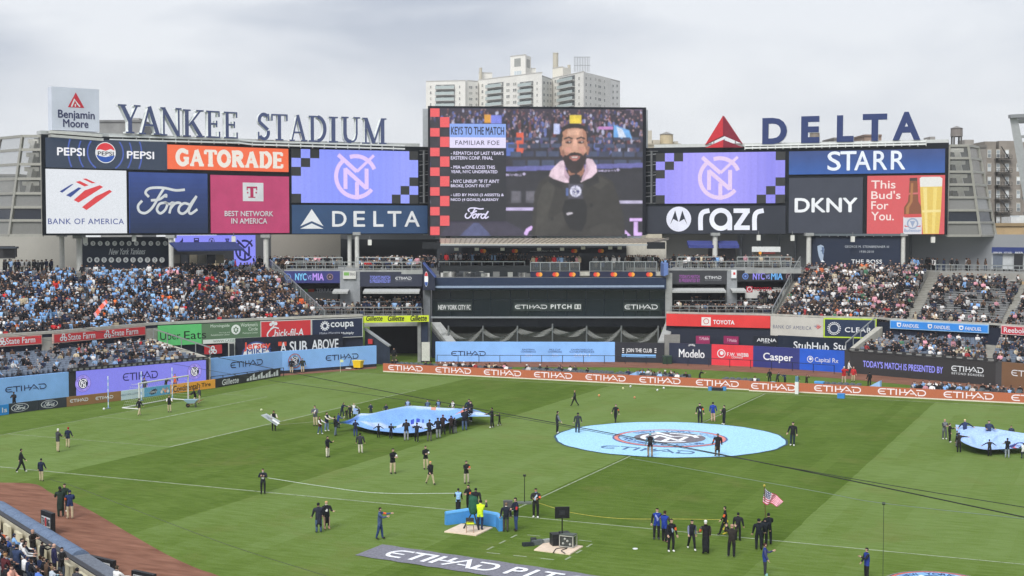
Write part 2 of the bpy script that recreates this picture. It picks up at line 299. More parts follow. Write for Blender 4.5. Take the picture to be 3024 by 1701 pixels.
# ================================================================== SETTING: ground, grass, dirt, markings
WH = (228, 230, 232); CON = (150, 150, 146); NAVY = (30, 38, 52); STEEL = (170, 172, 172)
def grass_mat():
    m = bpy.data.materials.new('grass'); m.use_nodes = True; t = m.node_tree; L = t.links.new; p = t.nodes['Principled BSDF']
    tc = nd(t, 'ShaderNodeTexCoord'); sx = nd(t, 'ShaderNodeSeparateXYZ'); L(tc.outputs['Object'], sx.inputs[0])
    M = lambda op, a, b=None, c=None: (lambda n: ([L(x, n.inputs[i]) if not isinstance(x, (int, float)) else setattr(n.inputs[i], 'default_value', x) for i, x in enumerate((a, b, c)) if x is not None], n.outputs[0])[1])(nd(t, 'ShaderNodeMath', operation=op))
    wob = nd(t, 'ShaderNodeTexNoise', i_Scale=.35, i_Detail=2.0); L(tc.outputs['Object'], wob.inputs['Vector'])
    xw = M('ADD', sx.outputs['X'], M('MULTIPLY', M('SUBTRACT', wob.outputs['Fac'], .5), .25))
    ph = M('FRACT', M('DIVIDE', xw, 33.6))                                   # mowing bands across the field
    band = M('SMOOTH_MIN', 1.0, M('MULTIPLY', M('ABSOLUTE', M('SUBTRACT', ph, .75)), 4.0), .02)
    st = M('GREATER_THAN', ph, .494)
    ins = M('MULTIPLY', M('LESS_THAN', sx.outputs['Y'], 32.3), M('GREATER_THAN', sx.outputs['X'], -.1))
    near = M('LESS_THAN', sx.outputs['Y'], -32.2)
    k = M('ADD', M('MULTIPLY', M('SUBTRACT', 1.0, st), ins), M('MULTIPLY', M('SUBTRACT', 1.0, ins), .25))
    k2 = M('MULTIPLY', k, M('SUBTRACT', 1.0, M('MULTIPLY', near, .55))); k3 = M('ADD', k2, M('MULTIPLY', near, .22))
    mp = nd(t, 'ShaderNodeMapping'); mp.inputs['Rotation'].default_value = (0, 0, R(-22)); mp.inputs['Scale'].default_value = (.55, 2.6, 1); L(tc.outputs['Object'], mp.inputs[0])
    n1 = nd(t, 'ShaderNodeTexNoise', i_Scale=1.1, i_Detail=6.0, i_Roughness=.68); L(mp.outputs[0], n1.inputs['Vector'])
    n2 = nd(t, 'ShaderNodeTexNoise', i_Scale=.09, i_Detail=4.0, i_Roughness=.6); L(tc.outputs['Object'], n2.inputs['Vector'])
    n3 = nd(t, 'ShaderNodeTexNoise', i_Scale=9.0, i_Detail=3.0); L(tc.outputs['Object'], n3.inputs['Vector'])
    s1 = M('MULTIPLY', M('SUBTRACT', n1.outputs['Fac'], .5), 1.5); s2 = M('MULTIPLY', M('SUBTRACT', n2.outputs['Fac'], .5), .8); s3 = M('MULTIPLY', M('SUBTRACT', n3.outputs['Fac'], .5), .35)
    sn = nd(t, 'ShaderNodeCombineXYZ'); L(M('FLOOR', M('DIVIDE', sx.outputs['X'], 1.25)), sn.inputs[0]); L(M('FLOOR', M('DIVIDE', M('ADD', sx.outputs['Y'], M('MULTIPLY', M('FLOOR', M('DIVIDE', sx.outputs['X'], 1.25)), 3.7)), 11.0)), sn.inputs[1])
    wn = nd(t, 'ShaderNodeTexWhiteNoise'); L(sn.outputs[0], wn.inputs['Vector']); s3 = M('ADD', s3, M('MULTIPLY', M('SUBTRACT', wn.outputs['Value'], .5), .2))   # laid sod strips
    f = M('ADD', M('ADD', M('MULTIPLY', k3, .56), .2), M('ADD', M('ADD', s1, s2), s3))
    cr = nd(t, 'ShaderNodeValToRGB'); e = cr.color_ramp.elements; e[0].position = 0; e[0].color = (.068, .120, .011, 1); e[1].position = 1; e[1].color = (.163, .240, .069, 1)
    x = cr.color_ramp.elements.new(.45); x.color = (.114, .178, .030, 1); L(f, cr.inputs[0])
    n4 = nd(t, 'ShaderNodeTexNoise', i_Scale=.16, i_Detail=5.0, i_Roughness=.65, i_Distortion=.6); L(tc.outputs['Object'], n4.inputs['Vector'])
    pz = nd(t, 'ShaderNodeMapRange', n1=.55, n2=.75, n3=0, n4=.5); L(n4.outputs['Fac'], pz.inputs[0])
    mx = nd(t, 'ShaderNodeMix', data_type='RGBA'); L(pz.outputs[0], mx.inputs[0]); L(cr.outputs[0], mx.inputs[6]); mx.inputs[7].default_value = (.165, .175, .05, 1)
    L(mx.outputs[2], p.inputs['Base Color']); p.inputs['Roughness'].default_value = .95; p.inputs['Specular IOR Level'].default_value = .1
    bp = nd(t, 'ShaderNodeBump', i_Strength=.5, i_Distance=.05); L(n3.outputs['Fac'], bp.inputs['Height']); L(bp.outputs[0], p.inputs['Normal'])
    MAT['grass'] = m
def dirt_mat(name, a, b):
    m = bpy.data.materials.new(name); m.use_nodes = True; t = m.node_tree; L = t.links.new; p = t.nodes['Principled BSDF']; tc = nd(t, 'ShaderNodeTexCoord')
    mp = nd(t, 'ShaderNodeMapping'); mp.inputs['Rotation'].default_value = (0, 0, R(35)); mp.inputs['Scale'].default_value = (.5, 2.2, 1); L(tc.outputs['Object'], mp.inputs[0])
    n = nd(t, 'ShaderNodeTexNoise', i_Scale=.8, i_Detail=9.0, i_Roughness=.62); L(mp.outputs[0], n.inputs['Vector'])
    cr = nd(t, 'ShaderNodeValToRGB'); e = cr.color_ramp.elements; e[0].position = .3; e[0].color = (*a, 1); e[1].position = .75; e[1].color = (*b, 1); L(n.outputs['Fac'], cr.inputs[0])
    L(cr.outputs[0], p.inputs['Base Color']); p.inputs['Roughness'].default_value = .95; p.inputs['Specular IOR Level'].default_value = .08
    n2 = nd(t, 'ShaderNodeTexNoise', i_Scale=14.0, i_Detail=4.0); L(tc.outputs['Object'], n2.inputs['Vector'])
    bp = nd(t, 'ShaderNodeBump', i_Strength=.4, i_Distance=.04); L(n2.outputs['Fac'], bp.inputs['Height']); L(bp.outputs[0], p.inputs['Normal']); MAT[name] = m
grass_mat(); dirt_mat('dirt', (.15, .066, .042), (.33, .165, .112)); dirt_mat('asphalt', (.05, .05, .052), (.08, .08, .08))
b = B(); b.face([(-900, -300, -.06), (700, -300, -.06), (700, 1100, -.06), (-900, 1100, -.06)], (90, 90, 88)); put('ground', b, 'asphalt', kind='structure')
b = B(); b.face([(-60, -110, 0), (190, -110, 0), (190, 110, 0), (-60, 110, 0)], (90, 120, 60)); put('grass_field', b, 'grass', kind='structure')
# dirt in front of the near stand (foul ground) and the warning track along the far wall
dp = [(-60, 1420), (0, 1425), (60, 1426), (112, 1432), (157, 1459), (251, 1499), (391, 1580), (494, 1638), (584, 1679), (640, 1698), (760, 1752)]
b = B(); P_ = [gnd(x, y, .012) for x, y in dp]; P_ = catmull(P_, 4); P_ += [gnd(300, 1900, .012), gnd(-400, 1900, .012), gnd(-400, 1420, .012)]
b.raw(P_, tri(P_), (130, 80, 65)); put('infield_dirt', b, 'dirt', kind='structure')
WL = [(-60, 129.3), (196, 136.2), (410, 142), (604, 148), (617, 149.2), (830, 158.5), (1110, 166.6)]     # far wall, left run (px, depth)
WR = [(1285, 172.8), (1817, 172.2), (1978, 170.7), (2104, 168.6), (2227, 166.3), (2365, 163), (2498, 159.6), (2515, 159.2), (2947, 146.4), (2965, 145.9), (3100, 141.5)]
b = B()
for run, d0 in ((WL[3:], 2.2), (WR, 6.5)):
    hi = [plan(*p) for p in run]; lo = [plan(p[0], p[1] - d0) for p in run]
    if run is not WR: lo[0] = plan(612, 147)
    for k in range(len(run) - 1): b.face([Vector((q.x, q.y, .012)) for q in (lo[k], lo[k + 1], hi[k + 1], hi[k])], (130, 80, 65))
put('warning_track', b, 'dirt', kind='structure')
PITCH_L, PITCH_W = 101.0, 64.4; HW = PITCH_W / 2; G = Pl((0, 0, 0), (1, 0, 0), (0, 1, 0), Z)
d = D(G, .016); lc = (205, 215, 190); lw = .13
def ln(pts, closed=False): d.strokeuv(pts, lw, lc, closed); d.off += .0004
ln([(0, -HW), (PITCH_L, -HW), (PITCH_L, HW), (0, HW)], True); ln([(50.5, -HW), (50.5, HW)]); ln([(0, -20.16), (16.5, -20.16), (16.5, 20.16), (0, 20.16)]); ln([(0, -9.16), (5.5, -9.16), (5.5, 9.16), (0, 9.16)])
ln([(11 + 9.15 * math.cos(R(a)), 9.15 * math.sin(R(a))) for a in range(-53, 54, 5)])
ta = gnd(1427, 1632); tb = gnd(1529, 1578); tc_ = gnd(1757, 1601); td = gnd(1667, 1657)        # dashed technical area
y0, y1, x0, x1 = (ta.y + td.y) / 2, (tb.y + tc_.y) / 2, (ta.x + tb.x) / 2, (tc_.x + td.x) / 2
for (a, c) in (((x0, y0), (x1, y0)), ((x1, y0), (x1, y1)), ((x1, y1), (x0, y1)), ((x0, y1), (x0, y0))):
    n = max(int(round(math.hypot(c[0] - a[0], c[1] - a[1]) / 1.75)), 2)
    for k in range(n):
        f0, f1 = (k + .15) / n, (k + .65) / n; d.strokeuv([(a[0] + (c[0] - a[0]) * f0, a[1] + (c[1] - a[1]) * f0), (a[0] + (c[0] - a[0]) * f1, a[1] + (c[1] - a[1]) * f1)], .13, lc)
d.off = .016; put('pitch_markings', d, 'line_paint', kind='structure')

# ================================================================== far wall with its padding and banners
LB = (140, 188, 246); PUR = (126, 126, 226); DKN = (22, 30, 74)
def wall_panel(parent, x0, D0, x1, D1, zt, col, mat='print', name='padded_panel', z0=0.0, th=.35, label=None):
    pl = Pl.px(x0, D0, x1, D1); a, c = plan(x0, D0), plan(x1, D1); b = B(); b.wall([a, c], z0, zt, th, col)
    n = max(int((c - a).length / 3), 1); o = put(name, b, mat, parent, label); return pl, o
def dec(pl, view=(0, 0, 1), off=.03): return D(pl, off, view)
lw_ = thing('outfield_wall', 'long pale blue padded outfield wall with a purple screen behind the left goal', 'wall', plan(500, 145))
pl, o = wall_panel(lw_, -330, 122, 196, 136.2, 2.6, LB, label='pale blue padding left of the purple screen'); d = dec(pl, (0, 1090, .1553)); d.etih(95, 345, 450, 895, DKN); put('lettering', d, 'print', o)
b = B(); b.wall([plan(196, 136.2), plan(218, 136.8)], 0, 2.7, .4, (52, 52, 56)); b.wall([plan(604, 148), plan(617, 149.2)], 0, 2.75, .4, (52, 54, 58)); put('post_pad', b, 'print', lw_)
pl, o = wall_panel(lw_, 218, 136.8, 604, 148, 2.62, PUR, 'screen', 'led_screen', label='purple screen with two round crests')
d = dec(pl, (0, 1090, .1553)); d.crestp(1575, 272, 165, ring=(30, 20, 90), band=(165, 150, 245), orange=(165, 150, 245)); put('emblem', d, 'screen', o)
d = dec(pl, (380, 1070, .1553)); d.crestp(1250, 175, 155, ring=(30, 20, 90), band=(165, 150, 245), orange=(165, 150, 245)); put('emblem', d, 'screen', o)
d = dec(pl, (0, 1050, .4491)); d.etih(807, 118, 168, 1040, (28, 22, 84)); put('lettering', d, 'screen', o)
d = dec(pl, (0, 1050, .4491), .04); b = B(); q0, q1 = plan(205, 136.1), plan(612, 148.4); b.wall([q0, q1], 2.64, 2.98, .3, (40, 40, 42))
n_ = 24
dd = D(Pl.vert(q0, q1), .02); Lq = (q1 - q0).length
for k in range(n_):
    u = Lq * (k + .2) / n_; dd.rectuv(u, 2.7, u + Lq / n_ * .6, 2.9, (120, 122, 120)); dd.off = .02
o = put('wall_cap', b, 'paint', lw_); put('cap_lettering', dd, 'paint', o)
b = B(); b.wall([plan(617, 149.2), plan(830, 158.5), plan(1110, 166.6)], [.35, .35, .35], [2.68, 2.62, 2.58], .35, LB); o = put('padded_panel', b, 'print', lw_, 'pale blue padding with crest and two names')
b = B(); b.wall([plan(617, 149.15), plan(830, 158.45), plan(1110, 166.55)], 0, .35, .35, (40, 44, 56)); put('wall_foot', b, 'print', lw_)
d = dec(Pl.px(617, 149.2, 830, 158.5), (440, 680, .3037)); d.etih(790, 1285, 1343, 1110, DKN); put('lettering', d, 'print', o)
d = dec(Pl.px(830, 158.5, 1110, 166.6), (440, 680, .3037)); d.etih(1716, 1217, 1270, 2040, DKN); d.crestp(1416, 1270, 72); put('lettering', d, 'print', o)
rw = thing('outfield_wall', 'long outfield wall of coloured sponsor panels below the dark glass front', 'wall', plan(2200, 166))
pl, o = wall_panel(rw, 1285, 172.8, 1817, 172.2, 2.52, LB, label='pale blue panel with champions lettering'); d = dec(pl, (1080, 690, .2968)); d.etih(850, 1168, 1215, 1200, DKN)
d.view = (1520, 690, .2968)
for x0, x1, a, c in ((75, 195, 'EASTERN', 'CONFERENCE'), (345, 455, 'MLS CUP', 'CHAMPIONS'), (560, 775, 'CAMPEONES CUP', 'CHAMPIONS')):
    d.text(a, x0, 1145, 1160, x1, (70, 95, 140), .02); d.text(c, x0 - 15, 1165, 1182, x1 + 15, (70, 95, 140), .02); d.text('2021', x0 + 25, 1195, 1222, x1 - 25, (200, 222, 250), .02)
put('lettering', d, 'print', o)
pl, o = wall_panel(rw, 1817, 172.2, 1963, 171, 2.5, (44, 46, 54)); d = dec(pl, (1520, 690, .2968)); d.text('JOIN THE CLUB', 1110, 1140, 1190, 1365, WH, .03); d.rect(1065, 1197, 1225, 1405, (130, 185, 240))
for s_ in (1070, 1392): [d.rect(s_, 1140 + 18 * k, 1150 + 18 * k, s_ + 18, WH) for k in range(3)]
put('lettering', d, 'print', o)
V5_ = (1920, 690, .3037)
def logo_ball(d, x, y, r, col, inn): d.circ(x, y, r, col); d.circ(x, y, r * .8, inn); d.circ(x + r * .1, y - r * .1, r * .45, col)
for (xa, Da, xb, Db, col, fn) in (
    (1978, 170.7, 2104, 168.6, (44, 50, 70), lambda d: (d.text('Modelo', 280, 1120, 1205, 530, WH, .03), d.ringtext('CERVEZA', *d.q(405, 1130), (d.q(405, 1080) - d.q(405, 1130)).length, .2, 130, 50, WH))),
    (2104, 168.6, 2227, 166.3, (222, 60, 72), lambda d: (logo_ball(d, 693, 1165, 42, WH, (222, 60, 72)), d.text('F.W. WEBB', 750, 1155, 1190, 958, WH, .03), d.text('COMPANY', 793, 1192, 1212, 905, WH, .02))),
    (2227, 166.3, 2365, 163, (52, 58, 122), lambda d: d.text('Casper', 1100, 1155, 1248, 1388, WH, .03)),
    (2365, 163, 2498, 159.6, (40, 92, 200), lambda d: (logo_ball(d, 1557, 1220, 32, WH, (40, 92, 200)), d.text('Capital Rx', 1603, 1200, 1258, 1832, WH, .01)))):
    pl, o = wall_panel(rw, xa, Da, xb, Db, 2.55, col); d = dec(pl, V5_); fn(d); put('lettering', d, 'print', o)
b = B(); b.wall([plan(2498, 159.6), plan(2515, 159.2)], 0, 2.7, .4, (60, 60, 64)); b.wall([plan(2947, 146.4), plan(2965, 145.9)], 0, 2.7, .4, (70, 70, 72)); put('post_pad', b, 'print', rw)
pl, o = wall_panel(rw, 2515, 159.2, 2947, 146.4, 2.55, (40, 38, 40), 'screen', 'led_screen'); d = dec(pl, (2400, 690, .352))
d.text("TODAY'S MATCH IS PRESENTED BY", 423, 1062, 1118, 1095, (150, 150, 250), .035); d.etih(1165, 1105, 1150, 1440, WH); d.text('BEYOND BORDERS', 1168, 1160, 1178, 1438, WH, .02, 1.3); put('lettering', d, 'screen', o)
q0, q1 = plan(2508, 159.2), plan(2950, 146.2); b = B(); b.wall([q0, q1], 2.62, 2.92, .3, (50, 50, 52)); dd = D(Pl.vert(q0, q1), .02); Lq = (q1 - q0).length
for k in range(15): u = Lq * (k + .2) / 15; dd.rectuv(u, 2.68, u + Lq / 15 * .55, 2.86, (130, 132, 130)); dd.off = .02
o = put('wall_cap', b, 'paint', rw); put('cap_lettering', dd, 'paint', o)
pl, o = wall_panel(rw, 2965, 145.9, 3520, 129, 2.65, (122, 92, 68)); d = dec(pl, (2400, 690, .352)); d.etih(1668, 1140, 1190, 1990, WH); put('lettering', d, 'print', o)

# ================================================================== stands
def interp(pl, s):
    L = [0]
    for a, c in zip(pl[:-1], pl[1:]): L.append(L[-1] + (c - a).length)
    t = s * L[-1]
    for k in range(len(pl) - 1):
        if t <= L[k + 1] or k == len(pl) - 2: f = (t - L[k]) / max(L[k + 1] - L[k], 1e-6); return pl[k].lerp(pl[k + 1], f)
def stand(name, label, front, back, z0, z1, rows, col=(150, 150, 148), bench=None, ns=26):
    fr, bk = [plan(*p) for p in front], [plan(*p) for p in back]; root = thing(name, label, 'stand', plan(*front[len(front) // 2]))
    b = B(); pts = lambda f: [interp(fr, s / ns).lerp(interp(bk, s / ns), f) for s in range(ns + 1)]
    for r in range(rows):
        A, C = pts(r / rows), pts((r + 1) / rows); z = z0 + (z1 - z0) * r / (rows - 1)
        for k in range(ns):
            up = lambda p, zz: Vector((p.x, p.y, zz)); zb = z0 - 1.5 if r == 0 else z - (z1 - z0) / (rows - 1)
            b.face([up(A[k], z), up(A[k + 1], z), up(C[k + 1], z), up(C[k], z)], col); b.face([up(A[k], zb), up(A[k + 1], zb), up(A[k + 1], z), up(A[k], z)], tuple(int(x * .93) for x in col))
    for s in (0, 1):   # side walls
        lo = [Vector((*interp(fr, s).lerp(interp(bk, s), f)[:2], 0)) for f in (0, 1)]
        b.face([lo[0], lo[1], lo[1] + Z * z1, lo[0] + Z * z0], col)
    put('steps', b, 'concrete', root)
    if bench:
        for r in range(rows):
            q = pts((r + .55) / rows); z = z0 + (z1 - z0) * r / (rows - 1); bb = B()
            for k in range(ns): bb.beam(q[k] + Z * (z + .42), q[k + 1] + Z * (z + .42), .3, .05, bench)
            put('bench', bb, 'metal', root)
    def at(r, u, f=.6):   # a place on row r, u metres fraction along
        p = interp(fr, u).lerp(interp(bk, u), (r + f) / rows); return Vector((p.x, p.y, z0 + (z1 - z0) * r / (rows - 1)))
    def width(r): a = pts((r + .5) / rows); return sum((x - y).length for x, y in zip(a[:-1], a[1:]))
    return dict(at=at, width=width, rows=rows, root=root)
LF = [(-330, 129), (-60, 137), (119, 142), (153, 142.9), (426, 154.2), (464, 155.5), (766, 162.8), (957, 167.4)]; LBK = [(-350, 152), (-75, 160), (235, 166), (505, 172), (792, 181)]
S_LB = stand('bleacher_stand', 'steep left bleachers packed with blue and black clad fans under the left video board', LF, LBK, 5.0, 10.7, 22, bench=(150, 152, 156))
S_RB = stand('bleacher_stand', 'right bleachers between the stair rail and the first aisle, under the dark blue portrait banner', [(2292, 171.6), (2592, 166), (2665, 163.6)], [(2384, 184), (2740, 180.5)], 5.0, 11.0, 24, bench=(185, 187, 188))
S_RC = stand('bleacher_stand', 'half empty right bleachers with bare metal benches above the blue betting sign', [(2694, 162.8), (2924, 156.2), (2946, 155.5)], [(2778, 178), (3018, 172)], 5.0, 9.8, 22, bench=(195, 197, 198))
S_RD = stand('bleacher_stand', 'edge of a further bleacher block at the right border above the red shoe sign', [(2968, 154.8), (3500, 138)], [(3046, 171), (3580, 154)], 5.0, 9.7, 21, bench=(190, 192, 193))
S_LL = stand('seating_stand', 'lower left seats of grey blue folding chairs behind the purple screen', [(-330, 122.7), (196, 136.9), (410, 142.7), (585, 148)], [(-330, 128.6), (119, 141.6), (153, 142.5), (400, 152.4), (430, 153.6)], 2.2, 3.5, 10, (128, 130, 134))
S_RL = stand('seating_stand', 'lower right seats of grey blue folding chairs behind the dark presenting screen', [(2540, 159), (2915, 147.9)], [(2628, 164.2), (2915, 156)], 2.2, 3.5, 10, (120, 124, 128))
S_RM = stand('seating_stand', 'lower right seats beyond the concrete steps at the right border', [(2938, 147.4), (3500, 130.5)], [(2958, 155), (3500, 138)], 2.2, 3.6, 10, (120, 124, 128))
# aisle steps between the right blocks
def steps(label, f0, f1, b0, b1, z0, z1, n=30, col=(168, 166, 158)):
    b = B(); a0, a1, c0, c1 = plan(*f0), plan(*f1), plan(*b0), plan(*b1)
    for k in range(n):
        z = z0 + (z1 - z0) * (k + 1) / n; p = [a0.lerp(c0, k / n), a1.lerp(c1, k / n), a1.lerp(c1, (k + 1) / n), a0.lerp(c0, (k + 1) / n)]
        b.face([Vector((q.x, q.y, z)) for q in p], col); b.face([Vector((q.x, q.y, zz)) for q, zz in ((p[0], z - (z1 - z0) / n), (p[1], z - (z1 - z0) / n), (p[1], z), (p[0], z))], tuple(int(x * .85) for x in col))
    for q0, q1 in ((a0, c0), (a1, c1)): b.face([Vector((q0.x, q0.y, 0)), Vector((q1.x, q1.y, 0)), Vector((q1.x, q1.y, z1)), Vector((q0.x, q0.y, z0))], col)
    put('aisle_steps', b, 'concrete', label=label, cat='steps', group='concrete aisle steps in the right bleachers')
steps('pale concrete aisle between the packed right bleachers and the half empty block', (2666, 163.5), (2693, 162.9), (2741, 180.4), (2777, 178.2), 5, 10.4)
steps('pale concrete aisle at the right border above the red shoe sign', (2947, 155.4), (2967, 154.9), (3019, 171.9), (3045, 171.1), 5, 9.8)
steps('pale concrete aisle beside the stair rail left of the right bleachers', (2270, 172.2), (2291, 171.7), (2358, 184.8), (2383, 184.1), 5, 11.2)
steps('short concrete steps between the two lower right seat blocks', (2916, 147.8), (2937, 147.4), (2916, 156.2), (2957, 155.2), 2.2, 3.6, 14)

# walls below the bleacher fronts with their signs
V2_ = (440, 680, .3037); V6_ = (2400, 690, .352); V1_ = (0, 680, .2623)
bw = thing('parapet_wall', 'navy wall with a pale concrete cap carrying signs below the left bleachers', 'wall', plan(400, 152))
b = B(); q = [plan(p[0], p[1] - .35) for p in LF + [(1070, 169.6)]]; b.wall(q, 0, 5.95, .3, (34, 40, 58)); put('wall_face', b, 'paint', bw)
b = B(); q = [plan(p[0], p[1] - .5) for p in LF + [(1070, 169.6)]]; b.wall(q, 5.95, 6.22, .55, (172, 170, 162)); put('concrete_cap', b, 'concrete', bw)
b = B(); 
for x0, x1 in ((119, 153), (427, 464)): b.wall([plan(x0, 141.4 if x0 < 200 else 153.5), plan(x1, 142.3 if x0 < 200 else 154.9)], 0, 5.6, .2, (160, 158, 150))
put('concrete_pier', b, 'concrete', bw)
def sign(name, label, cat, x0, D0, x1, D1, z0, z1, col, fn, view, frame=None, mat='print', th=.2, group=None, tilt=None, inset=.08):
    a, c = plan(x0, D0), plan(x1, D1); r = thing(name, label, cat, (a + c) / 2 + Z * z0, group); b = B(); b.wall([a, c], z0, z1, th, frame or col); put('frame' if frame else 'panel', b, mat if not frame else 'paint', r)
    pl = Pl.vert(a, c); d = D(pl, .012, view); d.u0, d.u1, d.z0, d.z1 = 0, (c - a).length, z0, z1
    if frame: d.rectuv(inset, z0 + inset, d.u1 - inset, z1 - inset, col); p = put('panel', d, mat, r); d = D(pl, .03, view); d.u0, d.u1, d.z0, d.z1 = 0, (c - a).length, z0, z1
    if fn: fn(d); put('lettering', d, mat, r)
    return r
def trefoil(d, x, y, r, col=WH):
    for dx, dy in ((0, -.55), (-.55, .4), (.55, .4)): u, v, m = d.cm(x + dx * r, y + dy * r, r * .62); d.circuv(u, v, m, col, m * .45)
RED = (215, 62, 68)
def sf(xs):
    def f(d):
        for x0, yt, yb, x1, xl, yl in xs: d.text('State Farm', x0, yt, yb, x1, WH, .03); trefoil(d, xl, yl, 40)
    return f
sign('sponsor_sign', 'red insurance sign at the left border with one white clover mark', 'sign', -40, 136.9, 119, 141.2, 4.95, 5.93, RED, sf([(65, 1215, 1285, 395, 22, 1255)]), V1_, (190, 160, 150))
sign('sponsor_sign', 'long red insurance sign repeating its name twice below the left bleachers', 'sign', 153, 142.1, 426, 153.4, 4.92, 5.93, RED, sf([(765, 1168, 1240, 1070, 712, 1207), (1255, 1125, 1195, 1550, 1205, 1170)]), V1_, (190, 160, 150))
sign('sponsor_sign', 'green food delivery sign with black lettering', 'sign', 464, 154.6, 592, 157.7, 3.55, 5.86, (98, 196, 116), lambda d: (d.text('Uber', 108, 995, 1070, 305, (28, 34, 30), .0), d.text('Eats', 340, 982, 1062, 555, (28, 34, 30), .0)), V2_)
def morn(d):
    w = (212, 224, 208); d.text('Morningside', 598, 918, 955, 783, w, .02); d.text('Workmen\'s', 890, 903, 940, 1055, w, .02); d.text('Circle', 965, 945, 978, 1055, w, .02)
    d.circ(843, 965, 48, (232, 236, 230)); [d.circ(843 + a, 965 + c, 9, (92, 120, 88)) for a, c in ((0, -20), (-16, -6), (16, -8), (-14, 14), (14, 12), (0, 26))]
    d.text('Nursing and', 680, 990, 1004, 783, w); d.text('Rehabilitation Center', 600, 1012, 1028, 783, w); d.text('Multicare Center', 908, 992, 1008, 1055, w)
    u0, u1 = .1, d.u1 - .1; d.rectuv(u0, d.z0 + .04, u1, d.z0 + .52, (214, 222, 214)); d.text('WWW.CASSENACARE.COM', 620, 1068, 1093, 1040, (80, 100, 84), .02)
sign('sponsor_sign', 'dull green care home sign with a round leaf emblem', 'sign', 592.5, 157.7, 766, 162, 3.5, 5.86, (96, 124, 94), morn, V2_)
def chick(d):
    d.stroke([(1262, 955), (1215, 945), (1165, 985), (1150, 1025), (1180, 1045), (1215, 1025)], 12, WH, True); d.stroke([(1225, 905), (1205, 940), (1180, 960)], 10, WH, True)
    for x, y in ((1185, 915), (1205, 900), (1232, 908)): d.circ(x, y, 17, WH)
    d.text('hick-fil-A', 1215, 965, 1040, 1500, WH, .03, slant=.12)
sign('sponsor_sign', 'red chicken restaurant sign with white script', 'sign', 767, 162, 917, 165.6, 3.5, 5.86, (206, 56, 62), chick, V2_, (205, 205, 200))
def coupa(d):
    u, v, r = d.cm(1710, 930, 48)
    for k in range(12): a = R(30 * k); d.strokeuv([(u + r * .4 * math.cos(a), v + r * .4 * math.sin(a)), (u + r * math.cos(a), v + r * math.sin(a))], r * .26, WH)
    d.text('coupa', 1765, 895, 965, 1990, WH, .04); d.text('Make Margins', 1658, 992, 1018, 1855, (190, 195, 205)); d.text('Multiply', 1868, 990, 1018, 1990, WH, .03)
sign('sponsor_sign', 'navy sign with a white burst mark and lettering beside the yellow strip', 'sign', 918, 165.6, 1070, 169, 3.45, 5.86, (36, 46, 72), coupa, V2_, (205, 205, 200))
sign('sponsor_sign', 'narrow yellow green razor strip repeating its name over the tunnel', 'sign', 1071, 169.3, 1266, 171.5, 5.15, 5.95, (208, 226, 50), lambda d: [d.text('Gillette', x, 818 + k * -3, 870, x + 165, (34, 36, 30), .05, slant=.15) for k, x in enumerate((0, 215, 440))], (1080, 690, .2968))
sw = lambda *a, **k: sign('sponsor_sign', *a, **k)
sw('red car maker banner with a white square emblem under the right terrace', 'sign', 1969, 176.1, 2277, 171.8, 4.3, 5.85, (218, 60, 60), lambda d: (d.rect(500, 812, 893, 590, (232, 226, 222)), d.circuv(*d.cm(545, 852, 28), (200, 60, 60), d.cm(545, 852, 22)[2]), d.text('TOYOTA', 612, 838, 880, 820, WH, .05)), V5_)
def bofa_flag(d, x, y, k):
    for px_, c in (((580, 960, 600, 958, 505, 1030, 485, 1018), (50, 70, 140)), ((640, 985, 665, 990, 575, 1066, 537, 1050), (50, 70, 140)), ((672, 915, 702, 912, 782, 950, 750, 952), RED), ((615, 940, 650, 932, 724, 968, 690, 978), RED),
                   ((815, 967, 842, 982, 640, 1110, 600, 1090, 690, 1010), RED), ((895, 1005, 915, 1020, 705, 1172, 667, 1148, 780, 1060), RED)):
        p = [(x + (px_[i] - 700) * k, y + (px_[i + 1] - 1040) * k) for i in range(0, len(px_), 2)]; d.poly(p, c)
sw('pale grey bank sign with dark lettering between red and lime framed signs', 'sign', 2278, 171.7, 2434, 167.5, 3.42, 5.86, (198, 194, 186), lambda d: (d.text('BANK OF AMERICA', 1195, 885, 920, 1570, (86, 92, 120), .015, 1.15), bofa_flag(d, 1630, 905, .17)), V5_)
def clear(d):
    u, v, r = d.cm(180, 795, 50)
    for k in range(20): a = R(18 * k); [d.circuv(u + r * q * math.cos(a + w), v + r * q * math.sin(a + w), r * .1, WH) for q, w in ((1, 0), (.75, R(9)))]
    d.text('CLEAR', 272, 783, 825, 495, WH, .03, 1.1)
sw('navy travel sign with a lime frame and a dotted ring', 'sign', 2435, 167.4, 2592, 165.4, 3.5, 5.9, (38, 52, 80), clear, V6_, (188, 214, 60), inset=.16)
def fand(d):
    for x, y, xt in ((725, 765, 755), (985, 778, 1018), (1248, 790, 1280)): d.circ(x, y, 19, WH); d.rect(x - 18, y - 20, y - 2, x + 18, WH); d.circ(x + 2, y, 10, (58, 140, 225)); d.text('FANDUEL', xt, y - 10, y + 20, xt + 138, WH, .03, slant=.15)
sw('bright blue betting sign repeating its shield mark three times', 'sign', 2632, 163.2, 2924, 155.6, 4.92, 5.9, (56, 138, 222), fand, V6_, (150, 190, 225))
sw('red shoe maker sign cut by the right border', 'sign', 2961, 154.2, 3100, 150, 4.95, 5.95, (200, 56, 72), lambda d: d.text('Reebok', 1605, 785, 828, 1790, WH, .03), V6_, (215, 190, 190))
pw = thing('parapet_wall', 'navy wall with a pale concrete cap below the right bleachers', 'wall', plan(2600, 166))
b = B(); q = [plan(*p) for p in ((1969, 176.5), (2278, 172.1), (2434, 167.9), (2592, 165.8), (2632, 163.6), (2924, 156), (2961, 154.6), (3500, 138.4))]; b.wall(q, 0, 5.6, .3, (34, 40, 56)); put('wall_face', b, 'paint', pw)
